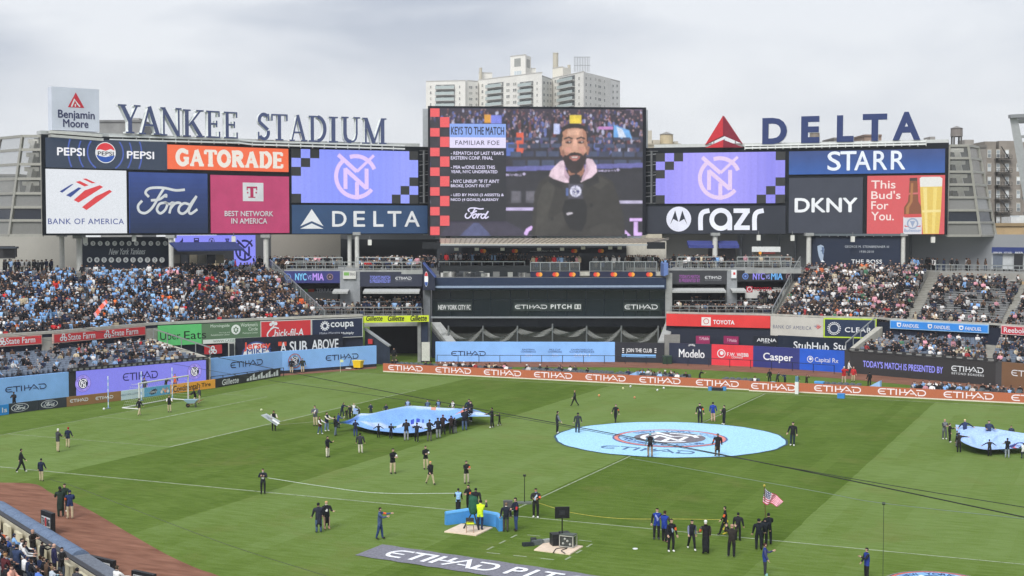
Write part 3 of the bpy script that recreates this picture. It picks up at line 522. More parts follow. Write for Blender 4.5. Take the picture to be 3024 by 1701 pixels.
b = B(); b.wall([plan(x_, d_ - .2) for x_, d_ in ((1969, 176.5), (2278, 172.1), (2434, 167.9), (2592, 165.8), (2632, 163.6), (2924, 156), (2961, 154.6), (3500, 138.4))], 5.9, 6.1, .5, (172, 170, 162)); put('concrete_cap', b, 'concrete', pw)
# lower signs half hidden behind the walls
def sub(d):
    d.circ(1045, 1235, 155, (60, 80, 140)); d.circ(1045, 1235, 140, WH); d.text('Jersey', 920, 1090, 1180, 1180, (226, 84, 60), .06); d.text("MIKE'S", 950, 1150, 1210, 1190, (60, 80, 140), .05)
    for x_ in (1255, 1300): d.rect(x_, 1085, 1125, x_ + 35, (226, 84, 60))
    d.text('A', 1275, 1090, 1190, 1335, WH, .04); d.text('SUB', 1365, 1080, 1190, 1535, WH, .04); d.text('ABOVE', 1580, 1065, 1165, 1840, WH, .04)
sw('dark sandwich banner half hidden behind the pale blue wall', 'sign', 692, 160.0, 1010, 167.2, 0.2, 4.0, (30, 34, 48), sub, V2_)
sw('small red clover sign on the dark wall left of the sandwich banner', 'sign', 602, 157.4, 652, 158.9, 2.35, 3.35, (190, 52, 58), lambda d: trefoil(d, 620, 1165, 36), V2_)
b = B(); b.wall([plan(671, 159.2), plan(691, 159.6)], 1.5, 3.6, .1, (190, 192, 186)); b.wall([plan(675, 159.05), plan(688, 159.35)], 1.5, 3.45, .1, (40, 44, 50)); put('service_door', b, 'paint', label='narrow door with a pale frame left of the sandwich banner', cat='door')
sw('navy strip with large white ticket shop lettering above the violet and blue panels', 'sign', 2300, 169.6, 2560, 162.8, 1.8, 3.6, (28, 38, 56), lambda d: (d.text('StubHub', 1395, 1045, 1122, 1740, WH, .03), d.text('Stu', 1785, 1060, 1125, 1905, WH, .03)), V5_)
sw('dark club sign with a white word over a small one', 'sign', 2226, 171.2, 2300, 170.0, 2.2, 3.4, (26, 32, 44), lambda d: (d.text('ARENA', 1038, 1015, 1048, 1228, WH, .03), d.text('CLUB', 1100, 1052, 1064, 1165, WH)), V5_)
for x0_, x1_, y0_, lb in ((452, 588, 990, 'left'), (722, 865, 1005, 'right')): sw('small magenta phone sign in the dark recess, the %s one of two' % lb, 'sign', 1920 + x0_ * .3037, 173.5, 1920 + x1_ * .3037, 173.4 - (x0_ > 600) * 1.2, 2.2, 3.2, (150, 40, 90), lambda d, a=x0_, y=y0_: d.text('T-Mobile', a + 25, y + 15, y + 45, a + 120, (225, 190, 205), .02), V5_, group='magenta phone signs')
# ================================================================== video boards
def zz(py, D): return zat(py, D)
FRM = (30, 34, 40)
def panel(root, pl, view, x0, yt, yb, x1, col, mat, fn=None, label=None, name='advertising_panel', off=.25, col2=None):
    d = D(pl, off, view); u0, v0, u1, v1 = d.bx(x0, yt, yb, x1); b = B()
    P = lambda u, v, o: pl.P(u, v, o)
    if col2:   # vertical two tone print
        n = 12
        for k in range(n):
            c = tuple(col2[i] + (col[i] - col2[i]) * (k + .5) / n for i in range(3)); a, e = v0 + (v1 - v0) * k / n, v0 + (v1 - v0) * (k + 1) / n; b.face([P(u0, a, off), P(u1, a, off), P(u1, e, off), P(u0, e, off)], c)
        b.hexa([P(u0, v0, 0), P(u1, v0, 0), P(u1, v0, off - .004), P(u0, v0, off - .004)], [P(u0, v1, 0), P(u1, v1, 0), P(u1, v1, off - .004), P(u0, v1, off - .004)], col)
    else: b.hexa([P(u0, v0, 0), P(u1, v0, 0), P(u1, v0, off), P(u0, v0, off)], [P(u0, v1, 0), P(u1, v1, 0), P(u1, v1, off), P(u0, v1, off)], col)
    o = put(name, b, mat, root, label); d.off = off + .02; d.bb = (u0, v0, u1, v1)
    if fn: fn(d); put('lettering', d, mat, o)
    return o
def frame_run(root, pts, zt, zb, th=1.2, col=FRM):
    b = B(); b.wall([plan(*p) for p in pts], zb, zt, th, col); return put('frame', b, 'metal', root)
VA, VB, VC, VD, VE = (0, 200, .3588), (740, 300, .2899), (1220, 120, .4142), (1880, 300, .2899), (2300, 300, .3174)
lbd = thing('video_board', 'left video board over the packed bleachers, made of seven sponsor panels', 'video board', plan(700, 180) + Z * 15.9)
frame_run(lbd, [(127, 163.6), (852, 183), (1267, 190.3)], 28.05, 16.0)
b = B(); b.wall([plan(125, 163.9), plan(852, 183.3), plan(1240, 190)], 28.05, 28.5, 1.6, (200, 202, 200)); put('roof_ledge', b, 'metal', lbd)
PA, PB = Pl.px(127, 163.6, 852, 183), Pl.px(852, 183, 1267, 190.3)
def pepsi(d):
    u, v, r = d.cm(862, 700, 86); W_, Hh = d.bb[2] - d.bb[0], d.bb[3] - d.bb[1]
    for rr, wd in ((1.75, 6), (2.6, 5), (3.6, 4)):
        for a in (0, 180): d.strokeuv([p for p in arc(u, v, r * rr, a - 62, a + 62, 26) if abs(p[1] - (d.bb[1] + d.bb[3]) / 2) < Hh * .48], r * .14, (74, 96, 176))
    d.up(); d.circuv(u, v, r, WH); d.off += .003
    top = [p for p in arc(u, v, r * .93, 14, 166, 20)]; d.polyuv(top + [(u - r * .5, v + r * .30), (u, v + r * .18), (u + r * .5, v + r * .36)], (216, 56, 64))
    bot = [p for p in arc(u, v, r * .93, 194, 346, 20)]; d.polyuv(bot + [(u + r * .5, v - r * .30), (u, v - r * .42), (u - r * .5, v - r * .34)], (40, 84, 170))
    d.text('PEPSI', 797, 688, 722, 928, (24, 28, 40), .05); d.text('PEPSI', 462, 655, 722, 690, (240, 240, 244), .05); d.text('PEPSI', 1036, 685, 748, 1260, (240, 240, 244), .05)
panel(lbd, PA, VA, 372, 575, 820, 1368, (50, 62, 82), 'screen', pepsi, 'dark panel with a round red white and blue emblem')
def gator(d): u0, v0, u1, v1 = d.bb; w, h = u1 - u0, v1 - v0; d.serif('GATORADE', u0 + w * .06, v0 + h * .17, u1 - w * .05, v0 + h * .82, (232, 226, 216), .3, .2, .2, .06)
panel(lbd, PA, (0, 0, 1), 493, 427, 499, 849, (240, 108, 66), 'screen', gator, 'orange panel with slab lettering')
def bofa(d): bofa_flag(d, 700, 1040, 1.0); d.text('BANK OF AMERICA', 388, 1240, 1288, 1012, (52, 70, 140), .02, 1.1)
panel(lbd, PA, VA, 374, 832, 1364, 1033, (222, 226, 232), 'screen', bofa, 'white bank panel with red and blue stripes')
panel(lbd, PA, VA, 1058, 858, 1362, 1700, (66, 88, 158), 'print', lambda d: d.ford(*d.bx(1125, 975, 1208, 1640), WH, .08), 'blue panel with white script', col2=(46, 58, 88))
def tmob(d):
    d.rect(1990, 945, 1098, 2160, WH); c = (190, 50, 96); d.rect(2052, 985, 1068, 2078, c); d.rect(2022, 978, 992, 2108, c); d.rect(2036, 1062, 1070, 2094, c); d.rect(2022, 978, 1008, 2030, c); d.rect(2100, 978, 1008, 2108, c); d.rect(2024, 1022, 1034, 2036, c); d.rect(2094, 1022, 1034, 2106, c)
    d.text('BEST NETWORK', 1840, 1178, 1222, 2240, WH, .035); d.text('IN AMERICA', 1895, 1238, 1284, 2190, WH, .035)
panel(lbd, PA, VA, 1730, 882, 1362, 2371, (208, 78, 124), 'print', tmob, 'magenta panel')
def nyc_led(root, pl, view, x0, y0, x1, y1, base, base2, cols=14, rows=6, flip=False, mc=None):
    d = D(pl, .25, view); u0, v0, u1, v1 = d.bx(x0, y0, y1, x1); cw, ch = (u1 - u0) / cols, (v1 - v0) / rows; b = B(); blk = (40, 42, 42)
    dark = {(0, 0), (2, 0), (1, 1), (0, 2), (0, 5), (13, 0), (13, 3), (12, 4), (11, 5), (13, 5)}
    for i in range(cols):
        for j in range(rows):
            f = i / cols; c = tuple(base[k] + (base2[k] - base[k]) * abs(math.sin(f * 3.3 + .3)) for k in range(3)); c = blk if (i, j) in dark else c
            for s in range(4):
                cc = tuple(min(255, x * (1 + .012 * math.sin((i * 4 + s) * 2.1))) for x in c) if c is not blk else c
                a, e = u0 + cw * (i + s / 4), u0 + cw * (i + (s + 1) / 4); b.face([pl.P(a, v1 - ch * (j + 1), .25), pl.P(e, v1 - ch * (j + 1), .25), pl.P(e, v1 - ch * j, .25), pl.P(a, v1 - ch * j, .25)], cc)
    b.hexa([pl.P(u0, v0, 0), pl.P(u1, v0, 0), pl.P(u1, v0, .24), pl.P(u0, v0, .24)], [pl.P(u0, v1, 0), pl.P(u1, v1, 0), pl.P(u1, v1, .24), pl.P(u0, v1, .24)], blk)
    o = put('led_screen', b, 'screen', root, 'violet screen with a pale club monogram and dark corner squares'); d.off = .28; u, v = (u0 + u1) / 2, (v0 + v1) / 2; d.mono(u, v, (v1 - v0) * .43, mc or (226, 200, 250), .18); put('emblem', d, 'screen', o)
nyc_led(lbd, PB, VB, 412, 482, 1700, 1030, (150, 160, 252), (136, 150, 250))
def delta(d):
    d.poly([(618, 1095), (738, 1270), (618, 1218), (502, 1270)], WH); d.poly([(618, 1240), (738, 1295), (500, 1295)], WH)
    for ch, x0, x1 in (('D', 825, 972), ('E', 1042, 1160), ('L', 1243, 1348), ('T', 1388, 1530), ('A', 1560, 1716)): d.text(ch, x0, 1115, 1275, x1, WH, .035)
panel(lbd, PB, VB, 418, 1052, 1345, 1796, (54, 80, 116), 'print', delta, 'navy airline panel with a white triangle')
def truss(root, pl, u0, u1, z0, z1):
    b = B(); c = (96, 98, 100)
    for k in range(6):
        z = z0 + (z1 - z0) * k / 5; b.beam(pl.P(u0, z, .12), pl.P(u1, z, .12), .12, .12, c)
        if k < 5: b.beam(pl.P((u0 + u1) / 2, z, .1), pl.P((u0 + u1) / 2, z + 1.5, .1), .25, .25, (120, 122, 124)); b.beam(pl.P(u0, z + .9, .1), pl.P(u1, z + 1.1, .1), .1, .1, (140, 142, 144))
    put('service_truss', b, 'metal', root)
Lb = (plan(1267, 190.3) - plan(852, 183)).length; truss(lbd, PB, Lb * .93, Lb * .995, 20.3, 27.5)
# right board
rbd = thing('video_board', 'right video board with a white script panel, a red beer panel and a navy strip', 'video board', plan(2350, 186) + Z * 15.9)
frame_run(rbd, [(1902, 191.8), (2327, 186.5), (2798, 179.5)], 28.0, 16.0)
b = B(); b.wall([plan(1930, 191.6), plan(2327, 186.8), plan(2797, 179.8)], 28.0, 28.45, 1.6, (202, 204, 202)); put('roof_ledge', b, 'metal', rbd)
PC, PD = Pl.px(1902, 191.8, 2327, 186.5), Pl.px(2327, 186.5, 2798, 179.5)
nyc_led(rbd, PC, VD, 200, 528, 1515, 1040, (140, 136, 236), (168, 160, 252), mc=(228, 204, 240)); truss(rbd, PC, .2, 1.9, 20.3, 27.5)
def razr(d):
    d.circ(432, 1197, 127, (220, 222, 236))
    for sx in (-1, 1): d.poly([(432 + sx * 4, 1225), (432 + sx * 36, 1110), (432 + sx * 88, 1255), (432 + sx * 55, 1195)], (44, 48, 60))
    w = (226, 228, 240); d.stroke([(655, 1310), (655, 1180), (680, 1128), (745, 1110)], 48, w, True); d.circ(860, 1200, 116, w, 68); d.rect(928, 1190, 1310, 976, w)
    d.stroke([(990, 1112), (1155, 1112)], 46, w); d.stroke([(1130, 1115), (1015, 1285)], 50, w); d.stroke([(995, 1285), (1155, 1285)], 46, w); d.stroke([(1204, 1310), (1204, 1180), (1230, 1128), (1296, 1110)], 48, w, True)
panel(rbd, PC, VD, 100, 1068, 1345, 1520, (46, 50, 60), 'print', razr, 'charcoal phone panel with a round white emblem')
def starr(d):
    for ch, x0, x1 in (('S', 455, 580), ('T', 575, 725), ('A', 705, 858), ('R', 882, 1012), ('R', 1045, 1180)): d.text(ch, x0, 465 - (x0 - 455) * .012, 645 - (x0 - 455) * .018, x1, (226, 232, 244), .03)
panel(rbd, PD, VE, 98, 465, 680, 1548, (60, 78, 130), 'print', starr, 'navy blue strip with white capitals', col2=(52, 92, 164))
panel(rbd, PD, VE, 98, 712, 1225, 785, (62, 66, 78), 'print', lambda d: d.text('DKNY', 150, 898, 1032, 735, (230, 232, 236), .07), 'charcoal fashion panel')
def bud(d):
    for i, s in enumerate(('This', "Bud's", 'For', 'You.')): y = (735, 832, 928, 1026)[i]; d.text(s, 862, y, y + 76 + 4 * (s == 'You.'), (1088, 1135, 1022, 1072)[i], (244, 226, 220), .025)
    br, gl, lab = (120, 64, 40), (226, 196, 96), (214, 214, 220)
    d.poly([(1222, 712), (1288, 708), (1292, 760), (1296, 860), (1300, 930), (1330, 985), (1330, 1070), (1166, 1072), (1166, 985), (1202, 930), (1210, 860), (1216, 760)], (134, 78, 50)); d.rect(1218, 712, 738, 1290, (70, 52, 48)); d.poly([(1212, 850), (1296, 846), (1296, 862), (1210, 866)], (206, 110, 110))
    d.poly([(1232, 760), (1252, 760), (1246, 930), (1215, 985), (1210, 1050), (1185, 1050), (1185, 985), (1222, 930)], (176, 118, 70)); d.poly([(1160, 1072), (1332, 1070), (1330, 1232), (1158, 1234)], lab); d.poly([(1168, 1048), (1330, 1044), (1330, 1076), (1168, 1080)], (206, 76, 76))
    d.circ(1246, 1135, 52, (150, 164, 190)); d.circ(1246, 1135, 38, lab); d.poly([(1220, 1110), (1272, 1110), (1246, 1170)], (150, 164, 190)); d.poly([(1170, 1150), (1215, 1165), (1172, 1165)], (200, 80, 84)); d.poly([(1322, 1150), (1277, 1165), (1320, 1165)], (200, 80, 84)); d.text('Budweiser', 1168, 1182, 1214, 1326, (128, 146, 184), .03)
    d.poly([(1312, 715), (1330, 702), (1500, 700), (1524, 716), (1510, 1010), (1490, 1230), (1342, 1232), (1326, 1000)], gl); d.poly([(1312, 715), (1330, 702), (1500, 700), (1524, 716), (1520, 790), (1316, 794)], (228, 228, 224)); d.poly([(1345, 800), (1380, 800), (1385, 1225), (1365, 1225)], (240, 220, 140)); d.poly([(1440, 800), (1475, 800), (1450, 1225), (1425, 1225)], (238, 214, 120)); d.poly([(1335, 1010), (1508, 1006), (1508, 1028), (1335, 1032)], (240, 222, 150))
panel(rbd, PD, VE, 826, 692, 1232, 1547, (214, 88, 92), 'screen', bud, 'red beer panel with a brown bottle and a full glass')
# centre screen
cbd = thing('video_screen', 'large centre screen showing a bearded presenter with a microphone over the dark glass front', 'screen', plan(1585, 189) + Z * 15.8)
PM = Pl.px(1267, 188.2, 1906, 190.6)
frame_run(cbd, [(1265, 188.2), (1907, 190.6)], zz(313, 188.3), 15.85, 1.0, (36, 38, 46))
b = B(); b.wall([plan(1249, 191.5), plan(1912, 193.5)], 15.85, zz(320, 191), 3.0, (176, 180, 184)); put('housing', b, 'metal', cbd)
d = D(PM, .06, VC); r_ = random.Random(3)
d.rect(120, 482, 1393, 1638, (46, 44, 54)); d.rect(120, 482, 560, 1638, (58, 50, 66)); d.up()
pal = [(40, 38, 52), (34, 32, 46), (60, 56, 78), (80, 70, 92), (112, 120, 180), (76, 70, 120), (120, 92, 104), (150, 140, 170), (62, 70, 120), (46, 42, 60), (50, 46, 66), (42, 40, 54), (34, 32, 44), (176, 178, 206), (110, 62, 66), (92, 108, 168)]
def blob(x, y, w, h, c): u0, v0, u1, v1 = d.bx(x - w / 2, y - h / 2, y + h / 2, x + w / 2); d.polyuv(arc((u0 + u1) / 2, (v0 + v1) / 2, (u1 - u0) / 2, 0, 330, 11, (v1 - v0) / 2), c, False); d.off += .00005
for k in range(900):
    x, y = r_.uniform(125, 1630), r_.uniform(500, 800) ** 1; 
    if x < 640 and y > 590: continue
    if y > 640 and r_.random() < .35: continue
    s = 14 + (y - 500) * .07; c = r_.choice(pal); blob(x, y, s * .9, s * 1.7, c); blob(x, y - s * 1.05, s * .55, s * .65, r_.choice([(160, 126, 126), (40, 34, 40), (100, 78, 80), (172, 140, 144)]))
d.up()
for (x0, yt, yb, x1, c) in ((508, 528, 588, 552, (222, 160, 60)), (553, 530, 590, 630, (120, 130, 220)), (1117, 530, 590, 1198, (232, 206, 70)), (1320, 612, 636, 1425, (190, 130, 190)), (1000, 596, 668, 1042, (190, 200, 240)), (735, 655, 800, 785, (220, 96, 70)), (665, 730, 820, 720, (84, 110, 190))): d.rect(x0, yt, yb, x1, c)
d.poly([(1430, 600), (1540, 640), (1560, 700), (1430, 700)], (110, 170, 230)); d.poly([(1450, 615), (1490, 630), (1520, 695), (1465, 690)], (214, 226, 245))
for row, y in enumerate((690, 735, 790, 850)):   # empty seat backs in the picture
    for k in range(16):
        x = 660 + k * (64 + row * 13) + row * 17
        if x < 1600: d.rect(x, y, y + 22 + row * 8, x + 52 + row * 12, (70, 80, 108) if (k + row) % 3 else (58, 64, 88)); d.off -= .006
d.up(); d.poly([(660, 900), (1638, 872), (1638, 905), (660, 932)], (104, 104, 170)); d.rect(660, 935, 1393, 1638, (44, 44, 52)); d.poly([(660, 932), (1638, 906), (1638, 940), (660, 964)], (38, 38, 46))
d.text('BANK OF AMERICA', 662, 948, 964, 772, (190, 180, 215), .03); d.text('BANK OF AMERICA', 1320, 920, 936, 1445, (190, 180, 215), .03); d.poly([(778, 952), (790, 940), (804, 950), (790, 964)], (190, 180, 215)); d.poly([(1448, 922), (1460, 910), (1474, 922), (1460, 934)], (190, 180, 215))
for x in (700, 802): d.rect(x, 1070, 1158, x + 70, (88, 88, 98)); d.rect(x + 6, 1076, 1140, x + 60, (104, 102, 112))
d.rect(660, 1192, 1210, 862, (196, 184, 226)); d.rect(1460, 1142, 1160, 1634, (190, 184, 214)); d.poly([(192, 1395), (262, 1285), (660, 1285), (860, 1395)], (62, 58, 76)); d.poly([(330, 1395), (430, 1300), (470, 1300), (560, 1395)], (84, 90, 130))
L_ = (222, 186, 246); d.stroke([(850, 1330), (815, 1350), (800, 1385)], 26, L_); d.poly([(1510, 1350), (1555, 1393), (1510, 1393)], L_); d.rect(1545, 1265, 1288, 1632, L_); d.rect(1572, 1290, 1393, 1600, L_); d.rect(1600, 1365, 1393, 1632, L_)
# the presenter in the picture: coat, hood, head, beard, microphone, hand
coat, coat2, skin, skin2, beard = (52, 50, 48), (68, 66, 62), (204, 156, 132), (170, 120, 100), (50, 38, 40)
d.poly([(845, 1393), (850, 1270), (865, 1090), (905, 1000), (985, 950), (1080, 930), (1230, 930), (1330, 950), (1420, 1000), (1460, 1110), (1500, 1250), (1512, 1393)], coat); d.poly([(870, 1393), (885, 1150), (920, 1040), (980, 990), (1010, 1060), (960, 1250), (985, 1393)], coat2); d.poly([(1240, 1010), (1320, 960), (1400, 1010), (1330, 1060)], coat2); d.poly([(985, 950), (965, 1010), (1060, 1060), (1090, 1000)], (40, 38, 40)); d.poly([(1310, 945), (1330, 1010), (1240, 1050), (1210, 1000)], (40, 38, 40))
hood = (226, 200, 214); d.poly([(968, 965), (985, 920), (1045, 862), (1075, 850), (1090, 940), (1120, 1000), (1200, 1000), (1225, 930), (1235, 840), (1275, 845), (1305, 890), (1312, 935), (1270, 975), (1190, 1012), (1080, 1012), (1000, 985)], hood); d.poly([(1075, 860), (1092, 930), (1122, 985), (1112, 1010), (1075, 960)], (190, 160, 178)); d.poly([(1235, 850), (1222, 930), (1200, 985), (1212, 1000), (1250, 930)], (194, 164, 180))
d.poly([(1090, 860), (1222, 860), (1215, 950), (1165, 1000), (1110, 955)], skin2); d.poly([(1042, 760), (1062, 748), (1072, 812), (1055, 822)], skin2); d.poly([(1240, 748), (1258, 760), (1248, 815), (1232, 812)], skin2)
d.poly([(1060, 700), (1066, 650), (1090, 622), (1150, 612), (1205, 620), (1234, 655), (1240, 720), (1236, 800), (1218, 870), (1180, 912), (1145, 918), (1108, 905), (1075, 850), (1062, 790)], skin)
d.poly([(1044, 730), (1046, 660), (1064, 615), (1110, 590), (1180, 590), (1228, 615), (1245, 670), (1246, 730), (1236, 720), (1230, 668), (1205, 630), (1150, 622), (1095, 632), (1070, 665), (1060, 730)], (38, 34, 38))
d.poly([(1062, 795), (1085, 815), (1125, 800), (1150, 795), (1180, 800), (1215, 812), (1238, 790), (1226, 870), (1200, 925), (1165, 950), (1130, 945), (1090, 905), (1070, 855)], beard)
d.poly([(1112, 826), (1148, 818), (1190, 824), (1185, 842), (1150, 848), (1118, 842)], (178, 110, 104)); d.poly([(1118, 828), (1184, 826), (1176, 840), (1128, 841)], (96, 52, 52)); d.poly([(1126, 829), (1176, 828), (1170, 834), (1132, 835)], (222, 212, 208)); d.poly([(1120, 842), (1184, 842), (1160, 858), (1138, 858)], (190, 120, 112)); d.poly([(1082, 800), (1108, 792), (1104, 815), (1090, 820)], (190, 138, 118)); d.poly([(1200, 792), (1222, 798), (1214, 818), (1202, 812)], (184, 132, 114)); d.poly([(1066, 650), (1100, 625), (1092, 700), (1068, 720)], (176, 128, 104)); d.poly([(1205, 625), (1234, 655), (1238, 790), (1216, 740)], (168, 120, 98)); d.poly([(1100, 640), (1190, 636), (1180, 672), (1112, 676)], (226, 178, 152)); d.poly([(1070, 770), (1085, 815), (1066, 830), (1060, 790)], (150, 104, 90))
for x in (1108, 1196): blob(x, 720, 52, 34, (158, 110, 96)); d.up(); blob(x, 722, 36, 18, (192, 140, 118)); d.up(); d.poly([(x - 26, 726), (x - 8, 716), (x + 12, 716), (x + 25, 726), (x + 8, 735), (x - 10, 735)], (58, 40, 42)); d.circ(x + 7, 722, 4, (206, 196, 190)); d.stroke([(x - 32, 702), (x, 690), (x + 30, 702)], 12, (52, 40, 40))
d.poly([(1145, 700), (1162, 700), (1174, 770), (1160, 784), (1140, 782), (1134, 768)], (226, 174, 152)); d.poly([(1078, 765), (1120, 755), (1128, 790), (1090, 800)], (214, 156, 138)); d.poly([(1184, 755), (1226, 762), (1216, 798), (1182, 788)], (210, 152, 134))
d.poly([(1108, 985), (1125, 958), (1165, 950), (1188, 960), (1194, 1010), (1192, 1022), (1108, 1022)], (34, 34, 44)); d.poly([(1104, 1020), (1212, 1020), (1212, 1128), (1104, 1130)], (78, 76, 90)); d.rect(1088, 1050, 1105, 1104, (84, 104, 160)); d.crestp(1158, 1074, 42, ring=(60, 60, 120), orange=(220, 220, 240), band=(226, 226, 245), disc=(60, 60, 120), txt=(60, 60, 120))
d.poly([(1080, 1140), (1130, 1125), (1215, 1130), (1240, 1180), (1235, 1290), (1200, 1360), (1120, 1345), (1085, 1290), (1062, 1210)], (22, 22, 26)); d.poly([(868, 1393), (905, 1310), (985, 1262), (1075, 1200), (1095, 1290), (1010, 1393)], (62, 60, 57)); d.poly([(1500, 1393), (1440, 1310), (1340, 1300), (1225, 1345), (1200, 1393)], (60, 58, 55)); d.stroke([(985, 1262), (1080, 1200)], 5, (40, 38, 38)); d.stroke([(1225, 1345), (1340, 1298)], 5, (40, 38, 38)); d.stroke([(1200, 1040), (1215, 1130)], 5, (42, 40, 40)); d.poly([(1080, 1140), (1130, 1125), (1215, 1130), (1240, 1180), (1235, 1290), (1200, 1360), (1120, 1345), (1085, 1290), (1062, 1210)], (26, 26, 30)); d.poly([(1092, 1228), (1135, 1222), (1138, 1234), (1096, 1248)], (196, 190, 200)); d.circ(1270, 1175, 13, (30, 30, 32)); d.circ(990, 1270, 12, (34, 34, 36))
def led_raster(d, nu, nv, u0, v0, u1, v1):
    img = np.zeros((nv, nu, 3)); V = np.array([tuple(v) for v in d.v]) - np.array(d.pl.o); U, W_ = V @ np.array(d.pl.u), V @ np.array(d.pl.v); X, Y = (U - u0) / (u1 - u0) * nu - .5, (W_ - v0) / (v1 - v0) * nv - .5
    for f, c in zip(d.f, d.c):
        for k in range(1, len(f) - 1):
            a, b_, e = f[0], f[k], f[k + 1]; xs, ys_ = X[[a, b_, e]], Y[[a, b_, e]]; i0, i1, j0, j1 = max(int(math.floor(xs.min())), 0), min(int(math.ceil(xs.max())), nu - 1), max(int(math.floor(ys_.min())), 0), min(int(math.ceil(ys_.max())), nv - 1)
            if i1 < i0 or j1 < j0: continue
            gx, gy = np.meshgrid(np.arange(i0, i1 + 1), np.arange(j0, j1 + 1)); s_ = [(xs[(q + 1) % 3] - xs[q]) * (gy - ys_[q]) - (ys_[(q + 1) % 3] - ys_[q]) * (gx - xs[q]) for q in range(3)]
            m = ((s_[0] >= 0) & (s_[1] >= 0) & (s_[2] >= 0)) | ((s_[0] <= 0) & (s_[1] <= 0) & (s_[2] <= 0)); img[j0:j1 + 1, i0:i1 + 1][m] = c
    for ax in (0, 1): img = (np.roll(img, 1, ax) + 2 * img + np.roll(img, -1, ax)) / 4
    rg = np.random.RandomState(4); lo = rg.rand(nv // 6 + 2, nu // 6 + 2); big = np.kron(lo, np.ones((6, 6)))[:nv, :nu]
    for ax in (0, 1): big = (np.roll(big, 2, ax) + np.roll(big, -2, ax) + big) / 3
    img = img * (1 + .16 * (rg.rand(nv, nu, 1) - .5) + .35 * (big[..., None] - .5)) + .006
    b = B(); us, vs_ = np.linspace(u0, u1, nu + 1), np.linspace(v0, v1, nv + 1); b.v = [tuple(d.pl.P(u, v, .12)) for v in vs_ for u in us]; n1 = nu + 1
    b.f = [(j * n1 + i, j * n1 + i + 1, (j + 1) * n1 + i + 1, (j + 1) * n1 + i) for j in range(nv) for i in range(nu)]; b.c = [tuple(img[j, i]) for j in range(nv) for i in range(nu)]; return b
d = led_raster(d, 360, 214, *d.bx(120, 482, 1393, 1638)); put('presenter_picture', d, 'screen', cbd, 'moving picture of a bearded man in a dark coat before a crowd')
d = D(PM, .32, VC); sq = (236, 92, 96)
for k in range(13):
    x, y = (122, 195)[k % 2], 484 + k * 70.2
    if k % 2 == 0: d.rect(122, y, y + 60, 188, sq); d.off = .32
    else: d.rect(192, y - 8, y + 64, 258, sq); d.off = .32
d.rect(260, 593, 690, 660, (138, 170, 240)); d.off = .32; d.rect(260, 690, 765, 660, (226, 220, 250)); d.off = .32; d.rect(260, 767, 1288, 660, (38, 40, 48)); d.up()
d.text('KEYS TO THE MATCH', 270, 614, 672, 648, (26, 28, 44), .035); d.text('FAMILIAR FOE', 300, 712, 744, 614, (48, 44, 66), .02, 1.1); w_ = (226, 222, 250)
for a, x0, yt, x1 in (("- REMATCH OF LAST YEAR'S", 268, 790, 645), ('EASTERN CONF. FINAL', 268, 824, 568), ('- MIA w/ONE LOSS THIS', 268, 890, 582), ('YEAR, NYC UNDEFEATED', 268, 924, 600), ('- NYC LINEUP: "IF IT AIN\'T', 268, 990, 612), ('BROKE, DON\'T FIX IT"', 268, 1024, 550), ('- LED BY MAXI (3 ASSISTS) &', 268, 1090, 645), ('NICO (4 GOALS) ALREADY', 268, 1124, 608)): d.text(a, x0, yt, yt + 25, x1, w_, .035)
d.ford(*d.bx(370, 1190, 1270, 545), w_, .1); put('caption_graphic', d, 'screen', cbd, 'match notes beside a column of red squares')

# ================================================================== letters on the roofs
def solid(root, d, depth, side, name='letter', mat='paint', face=None):
    """gives a flat drawing real thickness behind its face"""
    b = B(); n = d.pl.n; k = len(d.v)
    for f, c in zip(d.f, d.c): pass
    o_ = -n * depth; V = [Vector(v) for v in d.v]
    for f, c in zip(d.f, d.c): b.v += [tuple(V[i]) for i in f]; b.f.append(tuple(range(len(b.v) - len(f), len(b.v)))); b.c.append(c)
    cnt = {}
    for f in d.f:
        for a, e in zip(f, f[1:] + f[:1]): cnt.setdefault(frozenset((a, e)), []).append((a, e))
    sc_ = lin(side)
    for es in cnt.values():
        if len(es) == 1:
            a, e = es[0]; b.v += [tuple(V[a]), tuple(V[e]), tuple(V[e] + o_), tuple(V[a] + o_)]; b.f.append(tuple(range(len(b.v) - 4, len(b.v)))); b.c.append(sc_)
    return put(name, b, mat, root)
def letters(root, pl, view, specs, col, side, depth, fn):
    for i, s in enumerate(specs): d = D(pl, .3 + .0, view); fn(d, s); solid(root, d, depth, side)
ys = thing('rooftop_letter_sign', 'tall navy serif letters on a white rail above the left video board', 'letter sign', plan(760, 176) + Z * 28.5)
PY, PY2 = Pl.px(340, 168.6, 705, 178.4), Pl.px(745, 179.5, 1145, 187.2)
navy = (76, 86, 122); pale = (226, 230, 228)
